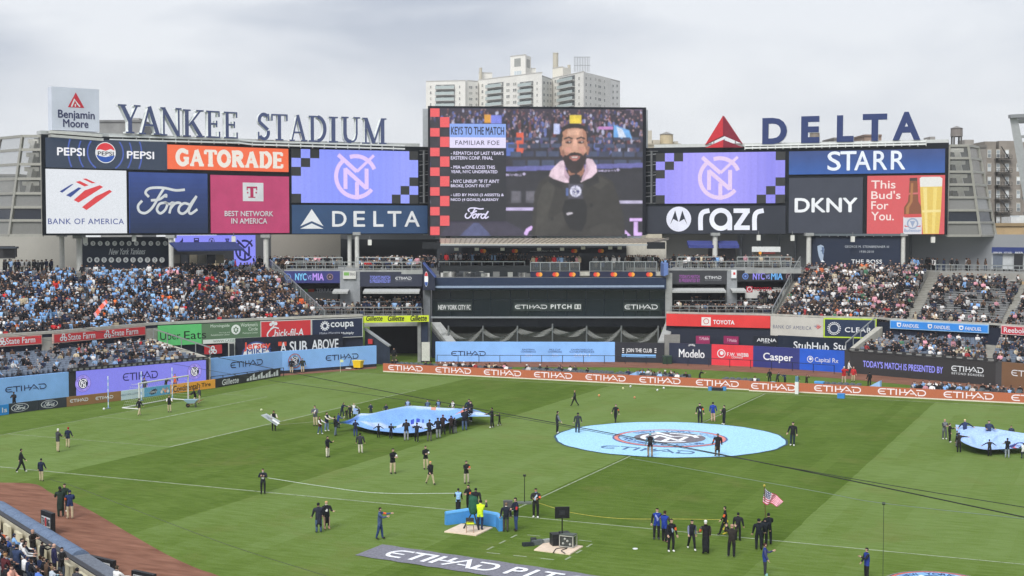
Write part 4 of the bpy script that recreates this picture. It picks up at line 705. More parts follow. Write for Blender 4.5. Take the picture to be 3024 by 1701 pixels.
# (letter, x0, ytop, ybottom, x1) in photo pixels
def ser_letter(d, s): u0, v0, u1, v1 = d.bx(*s[1:]); d.serif(s[0], u0, v0, u1, v1, navy, s and {'I': .15}.get(s[0], .2), .085, .07, 0)
for ch, x0, yt, yb, x1 in (('Y', 345, 307, 393, 412), ('A', 406, 313, 397, 474), ('N', 470, 316, 401, 533), ('K', 535, 322, 404, 600), ('E', 604, 326, 407, 648), ('E', 656, 329, 409, 700)):
    d = D(PY, .35); u0, v0, u1, v1 = d.bx(x0, yt, yb, x1); d.serif(ch, u0, v0, u1, v1, navy, .17, .085, .065, 0); solid(ys, d, .9, pale)
for ch, x0, yt, yb, x1 in (('S', 757, 334, 413, 797), ('T', 798, 336, 415, 848), ('A', 852, 339, 417, 905), ('D', 908, 341, 419, 964), ('I', 967, 344, 421, 997), ('U', 1004, 344, 422, 1062), ('M', 1066, 347, 425, 1140)):
    d = D(PY2, .35); u0, v0, u1, v1 = d.bx(x0, yt, yb, x1); d.serif(ch, u0, v0, u1, v1, navy, .17, .085, .065, 0); solid(ys, d, .9, pale)
b = B(); A0, A1, A2, A3 = pt(322, 405, 168.6), pt(705, 415, 178.4), pt(745, 420, 179.5), pt(1195, 433, 188)
for p, q in ((A0, A1), (A1, A2), (A2, A3)):
    for dz in (.12, -.3): b.beam(p + Z * dz, q + Z * dz, .3, .2, (232, 234, 232))
    n = max(int((q - p).length / 1.6), 1)
    for k in range(n): c = p.lerp(q, k / n); b.beam(c + Z * .1, c - Z * .55, .12, .12, (216, 218, 214))
put('support_rail', b, 'metal', ys)
dl = thing('rooftop_letter_sign', 'widely spaced navy block letters on a white rail above the right video board', 'letter sign', plan(2480, 184) + Z * 28.5)
PDl = Pl.px(2245, 187.3, 2720, 180.6); nv2 = (48, 62, 108)
for ch, x0, yt, yb, x1 in (('D', 1285, 170, 437, 1537), ('E', 1680, 152, 425, 1868)): d = D(PDl, .35, VD); u0, v0, u1, v1 = d.bx(x0, yt, yb, x1); d.textuv(ch, u0, v0, u1, v1, nv2, .04, hard=True); solid(dl, d, .55, (226, 228, 228))
for ch, x0, yt, yb, x1 in (('L', 543, 130, 378, 700), ('T', 783, 118, 370, 1010), ('A', 1062, 100, 362, 1322)): d = D(PDl, .35, VE); u0, v0, u1, v1 = d.bx(x0, yt, yb, x1); d.textuv(ch, u0, v0, u1, v1, nv2, .04, hard=True); solid(dl, d, .55, (226, 228, 228))
b = B(); A0, A1 = pt(2200, 432, 187.9), pt(2735, 420, 180.4)
for dz in (.1, -.25): b.beam(A0 + Z * dz, A1 + Z * dz, .3, .2, (232, 234, 232))
for k in range(24): c = A0.lerp(A1, k / 23); b.beam(c + Z * .4, c - Z * .5, .11, .11, (216, 218, 214))
put('support_rail', b, 'metal', dl)
dt = thing('rooftop_emblem', 'red faceted triangle emblem standing on the right video board', 'emblem sign', plan(2138, 188.6) + Z * 28.2)
PT = Pl.px(2080, 189.6, 2200, 187.9)
def facet(pts_l, pts_r):
    b = B()
    for pts, c in ((pts_l, (196, 52, 62)), (pts_r, (128, 38, 56))):
        d = D(PT, 0, VD); q = [d.q(*p) for p in pts]; f = [PT.P(u, v, .9 if i in (0, 1) else .1) for i, (u, v) in enumerate(q)]; k = [PT.P(u, v, -.5) for u, v in q]; n = len(q)
        b.face(f, c); b.face(k, (150, 60, 66))
        for i in range(n): b.face([f[i], f[(i + 1) % n], k[(i + 1) % n], k[i]], (170, 60, 66))
    return b
put('emblem_wing', facet([(890, 350), (890, 148), (698, 440)], [(890, 350), (890, 148), (1078, 430)]), 'paint', dt)
put('emblem_base', facet([(892, 470), (892, 392), (698, 472)], [(892, 470), (892, 392), (1092, 468)]), 'paint', dt)
b = B(); [b.beam(PT.P(*D(PT, 0, VD).q(x, 490), -.2), PT.P(*D(PT, 0, VD).q(x, 380), -.2), .1, .1, (170, 172, 172)) for x in (755, 785, 892, 1005)]; put('support_post', b, 'metal', dt)
bm = thing('rooftop_box_sign', 'square white paint maker sign box standing on the left end of the left board', 'sign', plan(220, 165) + Z * 28.3)
PB_ = Pl.px(147, 163.8, 290, 167.6)
b = B(); dq = D(PB_, 0, VA); u0, v0, u1, v1 = dq.bx(415, 155, 512, 806); b.hexa([PB_.P(u0, v0, -.9), PB_.P(u1, v0, -.9), PB_.P(u1, v0, .3), PB_.P(u0, v0, .3)], [PB_.P(u0, v1, -.9), PB_.P(u1, v1, -.9), PB_.P(u1, v1, .3), PB_.P(u0, v1, .3)], (206, 212, 224)); o = put('sign_box', b, 'print', bm)
d = D(PB_, .32, VA); d.poly([(615, 205), (686, 333), (550, 325)], (204, 56, 70)); d.stroke([(580, 322), (605, 262), (630, 300), (650, 322)], 12, WH); d.stroke([(612, 322), (612, 300)], 10, WH); d.text('Benjamin', 468, 345, 432, 770, (58, 62, 100), .035); d.text('Moore', 510, 422, 488, 718, (58, 62, 100), .035); put('lettering', d, 'print', o)
b = B(); p, q = pt(146, 389, 163.7), pt(300, 401, 167.6); b.beam(p, q, .6, .35, (214, 214, 208)); b.beam(p - Z * .5, q - Z * .5, 1.2, .3, (206, 206, 200)); put('support_rail', b, 'metal', bm)

# ================================================================== glazed end towers of the boards
def end_tower(label, xs_top, xs_bot, D0, D1, rows, glass, side):
    # xs: three pixel columns (outer edge ... board edge) at top and bottom
    r = thing('stair_tower', label, 'tower', plan(xs_bot[1], D0) + Z * 15.9); zs = [zz(y, D0) for y in rows]; zt, zb = zs[0], zs[-1]
    def P(i, z): f = (zt - z) / (zt - zb); x = xs_top[i] + (xs_bot[i] - xs_top[i]) * f; q = plan(x, (D1, D0, D0)[i]); return Vector((q.x, q.y, z))
    b = B(); c = (168, 166, 158)
    for i in range(3):
        for k in range(len(zs) - 1): b.beam(P(i, zs[k]), P(i, zs[k + 1]), .3, .3, c)
    for z in zs:
        for i in range(2): b.beam(P(i, z), P(i + 1, z), .28, .3, c)
    put('frame', b, 'metal', r)
    for k in range(len(zs) - 1):
        for i in range(2):
            bb = B(); bb.face([P(i, zs[k]) + FWH * .1, P(i + 1, zs[k]) + FWH * .1, P(i + 1, zs[k + 1]) + FWH * .1, P(i, zs[k + 1]) + FWH * .1], glass[k]); put('glass_pane', bb, 'clear_glass' if k < 4 else 'glass', r)
    b = B(); w = (236, 234, 226)
    for k in range(4):
        a, e = P(1, zs[k]), P(2, zs[k]); m = a.lerp(e, .35) + FWH * 2; n_ = a.lerp(e, .65) + FWH * 2; b.beam(m - Z * .4, P(1, zs[k + 1]).lerp(P(2, zs[k + 1]), .3) + FWH * 2, .7, .7, w); b.beam(a + FWH * 2.2 - Z * .5, e + FWH * 2.2 - Z * .5, .8, .5, w); b.beam(n_, n_ - Z * 1.6, .3, .3, (90, 90, 88))
        b.face([P(0, zs[k]) + FWH * 4, P(2, zs[k]) + FWH * 4, P(2, zs[k + 1]) + FWH * 4, P(0, zs[k + 1]) + FWH * 4], (84, 84, 82) if k % 2 else (70, 70, 70)) if side else b.face([P(1, zs[k]) + FWH * 4, P(2, zs[k]) + FWH * 4, P(2, zs[k + 1]) + FWH * 4, P(1, zs[k + 1]) + FWH * 4], (88, 88, 86))
    put('inner_stair', b, 'metal', r)
gl_ = [(122, 124, 122), (112, 114, 112), (120, 120, 116), (114, 114, 110), (126, 126, 124), (30, 36, 48), (118, 118, 114)]
end_tower('glazed leaning stair tower at the left end of the left video board', (6, 71, 127), (-55, 27, 128), 164, 168, (402, 442, 485, 528, 571, 612, 651, 695), gl_, False)
end_tower('glazed leaning stair tower at the right end of the right video board', (2885, 2856, 2800), (2942, 2897, 2796), 180, 184, (430, 467, 507, 545, 583, 621, 657, 696), gl_, True)
# ================================================================== concourse behind the stands
def bwall(name, label, cat, pts, z0, z1, col, mat='stone', th=.4, group=None):
    b = B(); b.wall([plan(*p) for p in pts], z0, z1, th, col); return put(name, b, mat, label=label, cat=cat, group=group)
GREY = (150, 150, 148)
b = B(); q = [plan(*p) for p in ((-120, 158), (235, 166.2), (505, 172.2), (792, 181.2), (1000, 184), (1000, 200), (-120, 190))]; b.prism([(p.x, p.y) for p in q], 10.2, 11.0, (150, 148, 142)); put('concourse_deck', b, 'concrete', kind='structure', label='concourse deck behind the left bleachers')
b = B(); q = [plan(*p) for p in ((2384, 184.3), (2741, 180.8), (2778, 178.4), (3140, 168.4), (3200, 190), (2384, 200))]; b.prism([(p.x, p.y) for p in q], 10.2, 11.2, (150, 148, 142)); put('concourse_deck', b, 'concrete', kind='structure', label='concourse deck behind the right bleachers')
bwall('block_wall', 'pale grey block wall behind the concourse at the left border', 'wall', [(-120, 178), (232, 180)], 11.5, 16.05, (176, 174, 166))
bwall('block_wall', 'pale block wall above the left terrace behind the rails', 'wall', [(800, 196), (1005, 196)], 11.5, 16.2, (172, 166, 154))
bwall('block_wall', 'grey wall with a dark bar opening right of the block wall', 'wall', [(1005, 197), (1300, 197)], 15.2, 16.4, (128, 130, 132))
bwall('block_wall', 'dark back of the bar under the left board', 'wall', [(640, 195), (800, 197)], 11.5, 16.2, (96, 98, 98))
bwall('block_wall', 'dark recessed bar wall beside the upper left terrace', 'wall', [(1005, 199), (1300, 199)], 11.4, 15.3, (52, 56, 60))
bwall('block_wall', 'pale grey wall behind the upper right terrace', 'wall', [(1955, 196), (2178, 194)], 11.4, 16.2, (158, 156, 150))
bwall('panel_wall', 'wall of tall grey metal panels behind the right bleachers', 'wall', [(2178, 193), (2420, 191)], 11.4, 16.1, (140, 142, 144))
bwall('panel_wall', 'wall of tall grey metal panels at the right border', 'wall', [(2655, 188), (3130, 180)], 11.4, 16.0, (142, 145, 148))
b = B()
for x in (2190, 2245, 2300, 2350, 2690, 2795, 2858, 2925): q = plan(x, 186.5 if x > 2600 else 191); b.beam(q + Z * 11.5, q + Z * 16, .5, .3, (104, 108, 112))
put('wall_mullion', b, 'metal', label='dark upright joints between the grey wall panels', cat='wall trim')
# columns under the boards
for x, D_, z1, w_, lb in ((233, 169, 16, 1.5, 'pale column left of the dark number banner'), (182, 171, 16.2, 1.3, 'grey pipe column at the left under the leaning tower'), (505, 173, 16, 1.4, 'pale column between the dark number banner and the violet screen'), (785, 180, 16, 1.5, 'pale column at the top of the left stair rail'), (1032, 187, 16.3, 1.2, 'slim grey column above the left terrace'), (1054, 186.5, 16.3, 1.3, 'white column above the left terrace'),
                          (2112, 188, 16.2, 1.5, 'white column above the right terrace'), (2389, 185, 16.2, 1.4, 'pale column left of the dark portrait banner'), (2668, 181.5, 16.2, 1.2, 'white column right of the dark portrait banner')):
    q = plan(x, D_); b = B(); b.tube(q + Z * 11.4, q + Z * z1, w_ * .23, None, 10, (196, 196, 190)); b.box(q + Z * (z1 - .2), (w_ * .8, w_ * .8, .4), (150, 152, 150), -YAW); b.box(q + Z * 11.5, (w_ * .7, w_ * .7, .3), (150, 150, 146), -YAW); put('support_column', b, 'paint', label=lb, cat='column', group='columns under the video boards')
# number banner, violet screen, awning, portrait banner
def retired(d):
    for k in range(12): x = 965 + k * 81; d.circ(x, 148, 27, (214, 216, 216)); d.text(('4', '3', '5', '7', '37', '8', '8', '16', '15', '32', '9', '10')[k], x - 10, 133, 163, x + 10, (50, 56, 70), .02)
    for k in range(11): x = 1005 + k * 81; d.circ(x, 333, 30, (232, 234, 232)); d.text(('1', '44', '23', '49', '42', '6', '51', '46', '20', '2', '21')[k], x - 12, 316, 350, x + 12, (50, 56, 70), .02)
    d.text('New York Yankees', 1215, 205, 275, 1618, (206, 210, 212), .015, slant=.25)
sw('dark navy banner with two rows of white number discs under the left board', 'banner', 243, 170.2, 497, 176, 11.7, 15.75, (36, 46, 64), retired, V1_)
def icons(d):
    c = (34, 34, 84); d.crestp
    d.poly([(290, 120), (315, 95), (325, 70), (332, 100), (320, 132), (300, 132)], c); d.rect(435, 75, 138, 485, c); d.rect(445, 85, 95, 475, (150, 150, 245)); d.circ(608, 105, 32, c); d.circ(608, 105, 26, (150, 150, 245)); d.circ(608, 105, 12, c); [d.circ(608 + 22 * math.cos(a), 105 + 22 * math.sin(a), 6, c) for a in (0, 1.3, 2.5, 3.8, 5)]
    d.rect(738, 80, 92, 778, c); d.rect(744, 92, 138, 752, c); d.rect(764, 92, 138, 772, c); d.rect(752, 98, 125, 764, c); u, v, r = d.cm(925, 195, 105); d.mono(u, v, r, c, .2)
sw('violet screen with dark icons and a dark club monogram behind the awning', 'screen', 519, 178, 754, 186, 11.7, 15.9, (138, 140, 246), icons, V2_, mat='screen')
b = B(); q0, q1 = plan(505, 170.5), plan(700, 176); n_ = Vector(((q1 - q0).y, -(q1 - q0).x, 0)).normalized(); n_ = n_ if n_.dot(FWH) < 0 else -n_
b.hexa([q0 + Z * 14.0 + n_ * 2, q1 + Z * 14.0 + n_ * 2, q1 + Z * 14.9 - n_ * .6, q0 + Z * 14.9 - n_ * .6], [q0 + Z * 14.2 + n_ * 2, q1 + Z * 14.2 + n_ * 2, q1 + Z * 15.1 - n_ * .6, q0 + Z * 15.1 - n_ * .6], (56, 66, 110)); o = put('awning', b, 'cloth', label='long navy awning over the bar below the violet screen', cat='awning')
b = B(); b.wall([plan(512, 175), plan(690, 179)], 11.6, 14.6, .4, (58, 60, 64)); [b.box(pt(520 + k * 26, 765, 174.6), (1.0, .3, 1.1), ((86, 84, 78), (40, 44, 52), (110, 104, 90))[k % 3], -YAW) for k in range(6)]; put('bar_counter', b, 'paint', label='dim bar under the long navy awning', cat='bar')
def boss(d):
    c = (160, 176, 196); d.poly([(405, 95), (440, 80), (470, 95), (478, 130), (470, 190), (465, 240), (480, 262), (440, 250), (420, 200), (408, 140)], c); d.poly([(450, 100), (475, 110), (470, 190), (455, 170)], (84, 104, 138)); d.rect(440, 140, 150, 468, (70, 84, 110)); d.poly([(455, 240), (485, 262), (440, 262)], WH)
    d.text('GEORGE M. STEINBRENNER III', 695, 88, 112, 1158, (190, 196, 202), .02, 1.1); d.text('1930-2010', 850, 142, 164, 998, (190, 196, 202), .02, 1.1); d.text('THE BOSS', 762, 235, 278, 1085, (224, 226, 226), .04, 1.1)
sw('dark blue portrait banner with pale lettering above the right bleachers', 'banner', 2398, 185.6, 2660, 181.6, 11.7, 15.85, (32, 42, 62), boss, (2300, 700, .281), th=.15)
b = B(); a, c = plan(2398, 185.3), plan(2660, 181.3)
for k in range(10): b.beam(a.lerp(c, k / 10) + Z * 15.95, a.lerp(c, (k + 1) / 10) + Z * 15.95, .25, .3, (104, 112, 118)); b.tube(a.lerp(c, k / 10) + Z * 15.7, a.lerp(c, k / 10) + Z * 16.1, .08, None, 6, (150, 154, 156))
put('banner_rail', b, 'metal', label='pale rail holding the dark blue portrait banner', cat='rail')
# kiosk by the right wall, openings
sw('navy fascia of the food stall at the right border', 'stall', 2930, 180, 3090, 176.5, 13.6, 14.35, (44, 58, 112), lambda d: (d.text('GREEN BAR', 1512, 152, 166, 1590, WH), d.text('HOT DOGS', 1605, 152, 166, 1672, WH), d.text('BEER', 1700, 152, 166, 1765, WH)), V6_)
b = B(); b.wall([plan(2930, 180.6), plan(3090, 177)], 11.5, 13.6, .4, (178, 182, 184)); b.wall([plan(2996, 178.4), plan(3022, 177.9)], 11.5, 13.5, .2, (40, 42, 46)); b.wall([plan(2934, 180.2), plan(2962, 179.7)], 11.7, 13.4, .2, (96, 104, 116)); put('food_stall', b, 'paint', label='pale food stall with a dark doorway at the right border', cat='stall')
for x in (2815, 2863): b = B(); b.wall([plan(x, 186), plan(x + 36, 185.4)], 11.6, 13.7, .3, (46, 46, 50)); put('roller_door', b, 'metal', label='dark opening in the grey panel wall, the %s one' % ('left' if x < 2850 else 'right'), cat='door', group='dark openings in the panel wall')
b = B(); b.wall([plan(2221, 187.5), plan(2305, 186.5)], 13.6, 14.3, .8, (206, 208, 206)); b.wall([plan(2222, 188.2), plan(2304, 187.2)], 11.4, 13.6, .4, (120, 116, 108)); b.wall([plan(2228, 187.3), plan(2300, 186.4)], 11.4, 12.4, .5, (70, 66, 62)); o = put('snack_kiosk', b, 'paint', label='small white framed snack kiosk on the upper right terrace', cat='kiosk')
d = D(Pl.px(2221, 187.5, 2305, 186.5), .02, V5_); d.circ(1070, 188, 15, (226, 150, 50)); d.text('SAUSAGES', 1100, 180, 196, 1215, (190, 60, 60), .02); put('kiosk_lettering', d, 'print', o)
b = B(); q0, q1 = plan(2030, 190), plan(2178, 188.5)
for a, c in ((0, .5), (.6, 1)): p, r_ = q0.lerp(q1, a), q0.lerp(q1, c); b.hexa([p + Z * 14.1 - FWH * 1.5, r_ + Z * 14.1 - FWH * 1.5, r_ + Z * 14.6 + FWH * .5, p + Z * 14.6 + FWH * .5], [p + Z * 14.5 - FWH * 1.5, r_ + Z * 14.5 - FWH * 1.5, r_ + Z * 15.1 + FWH * .5, p + Z * 15.1 + FWH * .5], (66, 74, 132))
put('awning', b, 'cloth', label='blue awning in two pieces over the upper right terrace', cat='awning')
b = B(); b.wall([plan(2092, 191), plan(2172, 190)], 11.5, 14.0, .3, (74, 72, 74)); put('bar_counter', b, 'paint', label='dark doorway under the blue awning of the upper right terrace', cat='bar')

# ================================================================== terraces left and right of the dark glass front
def rail(b, p, q, h=1.05, n=8, col=(160, 164, 164), mid=True):
    b.beam(p + Z * h, q + Z * h, .1, .12, col)
    if mid: b.beam(p + Z * h * .55, q + Z * h * .55, .05, .06, col); b.beam(p + Z * .15, q + Z * .15, .05, .06, col)
    for k in range(n + 1): c = p.lerp(q, k / n); b.beam(c, c + Z * h, .08, .08, col)
def P3(px, D_, z): q = plan(px, D_); return Vector((q.x, q.y, z))
def terrace(label, x0, x1, xm, Df, Db, flip, extra):
    r = thing('terrace', label, 'terrace', plan((x0 + x1) / 2, Df) + Z * 5.0)
    b = B(); b.prism([tuple(plan(x0, Df)[:2]), tuple(plan(x1, Df)[:2]), tuple(plan(x1, Db)[:2]), tuple(plan(x0, Db)[:2])], 10.9, 11.45, (150, 152, 150)); put('upper_floor', b, 'concrete', r)
    b = B(); b.prism([tuple(plan(x0, Df - 3)[:2]), tuple(plan(x1, Df - 3)[:2]), tuple(plan(x1, Db)[:2]), tuple(plan(x0, Db)[:2])], 5.2, 5.75, (140, 140, 136)); put('lower_floor', b, 'concrete', r)
    b = B(); b.wall([plan(x0, Db - 6), plan(x1, Db - 6)], 5.7, 10.9, .4, (42, 48, 60)); put('back_wall', b, 'paint', r)
    b = B(); b.wall([plan(xm[0], Df - .3), plan(xm[1], Df - .3)], 5.7, 11.2, 1.6, (142, 145, 148)); put('concrete_pier', b, 'concrete', r)
    b = B()
    for f in (.03, .34, .37, .66, .7, .98): pass
    rail(b, P3(x0 + 8, Df + .3, 11.45), P3(x1 - 4, Df + .3, 11.45), 1.0, 14); rail(b, P3(x0 + 30, Df + 2.6, 12.0), P3(x0 + (x1 - x0) * .42, Df + 2.6, 12.0), 1.0, 5, (176, 180, 178)); rail(b, P3(x0 + (x1 - x0) * .52, Df + 2.6, 12.0), P3(x1 - 30, Df + 2.6, 12.0), 1.0, 5, (176, 180, 178)); put('upper_rail', b, 'metal', r)
    b = B(); rail(b, P3(x0 + 10, Df - 2.6, 5.75), P3(x1 - 4, Df - 2.6, 5.75), 1.0, 14, (150, 152, 152)); rail(b, P3(x0 + 20, Df + .5, 6.3), P3(x1 - 30, Df + .5, 6.3), 1.0, 10, (150, 152, 152)); put('lower_rail', b, 'metal', r)
    for a, c, y0 in extra:   # white awnings
        b = B(); p, q = P3(a, Df - .5, 8.6), P3(c, Df - .5, 8.6); b.hexa([p - FWH * 1.6, q - FWH * 1.6, q + FWH * .4 + Z * .3, p + FWH * .4 + Z * .3], [p - FWH * 1.6 + Z * .1, q - FWH * 1.6 + Z * .1, q + FWH * .4 + Z * .4, p + FWH * .4 + Z * .4], (180, 182, 180)); b.beam(p - FWH * 1.6, q - FWH * 1.6, .12, .26, (170, 172, 170)); put('awning', b, 'cloth', r)
    return r
terrace('two level terrace left of the dark glass front with blue ribbon screens', 838, 1248, (1003, 1062), 177.5, 196, 0, ((1075, 1240, 0), (985, 1030, 1)))
terrace('two level terrace right of the dark glass front with dark ribbon screens', 1972, 2368, (2148, 2178), 180, 196, 1, ((1982, 2140, 0), (2158, 2200, 1)))
def vs(d, x0, x1, cx0, cx1, yt, yb, c0, c1):
    w = (x1 - x0); d.text('NYC', x0, yt, yb, x0 + w * .4, c0, .05); d.text('VS', x0 + w * .43, yt + (yb - yt) * .25, yb - (yb - yt) * .1, x0 + w * .57, (150, 160, 230), .03); d.text('MIA', x0 + w * .61, yt, yb, x1, c1, .05)
    for cx, c in ((cx0, (110, 150, 220)), (cx1, (150, 120, 130))): d.circ(cx, (yt + yb) / 2, (yb - yt) * .45, c); d.circ(cx, (yt + yb) / 2, (yb - yt) * .36, (46, 56, 110) if c[2] > 200 else (36, 32, 38)); d.circ(cx, (yt + yb) / 2, (yb - yt) * .15, c)
sw('deep blue ribbon screen with two club badges on the left terrace', 'screen', 838, 177.3, 1003, 177.3, 9.75, 11.3, (38, 44, 112), lambda d: vs(d, 1420, 1700, 1350, 1760, 418, 488, (120, 200, 245), (190, 150, 245)), V2_, mat='screen')
def pres(d, x0, x1, yt, yb, ex0, ex1, c): d.text("TODAY'S MATCH", x0, yt, (yt + yb) / 2 - 2, x1, c, .04); d.text('IS PRESENTED BY', x0, (yt + yb) / 2 + 2, yb, x1 + 6, c, .04); d.etih(ex0, yt + 12, yt + 40, ex1, WH); d.text('BEYOND BORDERS', ex0, yt + 48, yt + 56, ex1, (150, 152, 158))
sw('dark ribbon screen with a presenting line on the left terrace', 'screen', 1062, 177.3, 1246, 177.6, 9.3, 11.2, (34, 40, 62), lambda d: pres(d, 42, 243, 418, 490, 296, 458, (130, 140, 230)), (1080, 690, .2968), mat='screen')
sw('charcoal ribbon screen with a purple presenting line on the right terrace', 'screen', 1977, 179.8, 2150, 179.8, 9.5, 11.3, (46, 48, 54), lambda d: pres(d, 282, 480, 400, 472, 532, 694, (150, 80, 160)), V5_, mat='screen')
sw('near black ribbon screen with two club badges on the right terrace', 'screen', 2178, 179.8, 2366, 181.5, 9.85, 11.3, (30, 32, 40), lambda d: vs(d, 998, 1288, 925, 1348, 380, 448, (150, 140, 245), (110, 180, 245)), V5_, mat='screen')
sw('white and green strip lettered terrace under the left blue ribbon', 'sign', 890, 181, 995, 181, 7.3, 8.5, (150, 152, 148), lambda d: (d.rect(1490, 572, 600, 1545, (110, 170, 80)), d.rect(1547, 572, 600, 1605, (206, 90, 60)), d.text('TERRACE', 1625, 568, 606, 1810, (206, 208, 206), .03)), V2_)
sw('small pale name plate on the left terrace pier', 'sign', 1012, 176.9, 1050, 176.9, 10.3, 11.3, (206, 206, 200), lambda d: (d.rect(1895, 408, 440, 1945, (120, 170, 90)), d.text('TERRACE', 1950, 412, 440, 2005, (90, 90, 96))), V2_)
sw('white strip with red car maker lettering under the right ribbon', 'sign', 2203, 180.5, 2340, 181.5, 7.6, 8.75, (206, 204, 200), lambda d: (d.rect(934, 512, 572, 996, (176, 44, 60)), d.circ(965, 540, 24, WH), d.circ(965, 540, 18, (176, 44, 60)), d.text('TOYOTA', 1005, 522, 556, 1185, (190, 40, 60), .05), d.text('TERRACE', 1195, 525, 556, 1335, (186, 184, 180), .03)), V5_)
sw('small white sign with a red mark at the corner of the right ribbon', 'sign', 2161, 179.4, 2176, 179.4, 10.3, 11.4, WH, lambda d: d.rect(808, 376, 400, 828, (206, 60, 60)), V5_)
# glazed stair rails beside the terraces
for lb, (xa, Da, za), (xb, Db_, zb) in (('slanting glass stair rail right of the left bleachers', (796, 180.8, 11.5), (957, 167.6, 5.6)), ('slanting glass stair rail left of the right bleachers', (2364, 184.4, 11.8), (2284, 172.2, 5.6))):
    r = thing('stair_rail', lb, 'stair rail', P3(xb, Db_, zb)); p, q = P3(xa, Da, za), P3(xb, Db_, zb); b = B(); rail(b, p, q, 1.2, 12, (156, 160, 160), False); put('rail_frame', b, 'metal', r)
    b = B(); b.face([p + Z * .1, q + Z * .1, q + Z * 1.15, p + Z * 1.15], (126, 134, 134)); put('glass_pane', b, 'clear_glass', r)
    b = B(); b.face([p - Z * .6, q - Z * .6, q + Z * .1, p + Z * .1], (150, 150, 146)); put('stringer', b, 'concrete', r)
# ------------------------------------------------------------------ dark glass front (batter's eye) and the deck on it
be = thing('glass_front', 'wide black glass front with three lettered signs and a deck on its roof', 'building', plan(1620, 180))
DF, DB2 = 178.5, 192; GZ = lambda y: zat(y, DF)
b = B(); b.wall([plan(1276, DF), plan(1966, DF)], GZ(934), GZ(852), .3, (18, 27, 36)); put('dark_glass', b, 'glass', be)
b = B()
for x in (1276, 1330, 1397, 1450, 1507, 1562, 1617, 1675, 1730, 1785, 1842, 1880, 1920, 1964): q = plan(x, DF - .06); b.beam(q + Z * GZ(934), q + Z * GZ(852), .07, .08, (36, 46, 54))
b.beam(plan(1276, DF - .06) + Z * GZ(885), plan(1966, DF - .06) + Z * GZ(885), .07, .08, (40, 50, 58)); put('glass_mullion', b, 'metal', be)
b = B(); b.wall([plan(1272, DF - .5), plan(1968, DF - .5)], GZ(939), GZ(935), 1.0, (166, 172, 176)); b.wall([plan(1276, DF - .1), plan(1966, DF - .1)], GZ(965), GZ(939), .5, (26, 30, 36)); put('ledge', b, 'metal', be)
b = B(); b.wall([plan(1282, DF - .6), plan(1968, DF - .6)], GZ(853), GZ(820), .8, (36, 50, 74)); b.beam(plan(1285, DF - 1.3) + Z * GZ(846), plan(1962, DF - 1.3) + Z * GZ(844), .35, .25, (140, 156, 178)); b.wall([plan(1276, DF - .2), plan(1966, DF - .2)], GZ(858), GZ(851), .3, (60, 72, 76)); put('roof_edge', b, 'paint', be)
b = B(); b.wall([plan(1290, DF + 6), plan(1955, DF + 6)], 0, GZ(964) + .3, .4, (60, 62, 62)); put('rear_recess', b, 'concrete', be)
b = B(); b.prism([tuple(plan(x, D_)[:2]) for x, D_ in ((1276, DF), (1966, DF), (1966, DB2), (1276, DB2))], GZ(821) - .3, GZ(821), (120, 122, 122)); put('roof_deck', b, 'concrete', be)
for txt, x0, x1, fn in (('city', 1290, 1393, lambda d: d.text('NEW YORK CITY FC', 722, 708, 757, 1045, (206, 208, 206), .04)), ('pitch', 1517, 1719, lambda d: None), ('air', 1842, 1950, lambda d: None)):
    pl = Pl.vert(plan(x0, DF - .12), plan(x1, DF - .12)); b = B(); b.wall([plan(x0, DF - .12), plan(x1, DF - .12)], GZ(918), GZ(894), .1, (44, 54, 52)); o = put('name_sign', b, 'print', be)
    d = D(pl, .03, (1080, 690, .2968)); fn(d)
    if txt == 'pitch': d.view = (1520, 690, .2968); d.etih(2, 708, 748, 328, (222, 226, 224)); d.text('PITCH', 358, 704, 748, 565, (222, 226, 224), .05, 1.2); d.rect(595, 704, 750, 658, (206, 210, 206)); d.rect(604, 712, 742, 620, (44, 54, 52)); d.rect(634, 712, 742, 650, (44, 54, 52))
    if txt == 'air': d.view = (1520, 690, .2968); d.etih(1093, 706, 752, 1428, (222, 226, 224))
    put('lettering', d, 'screen', o)
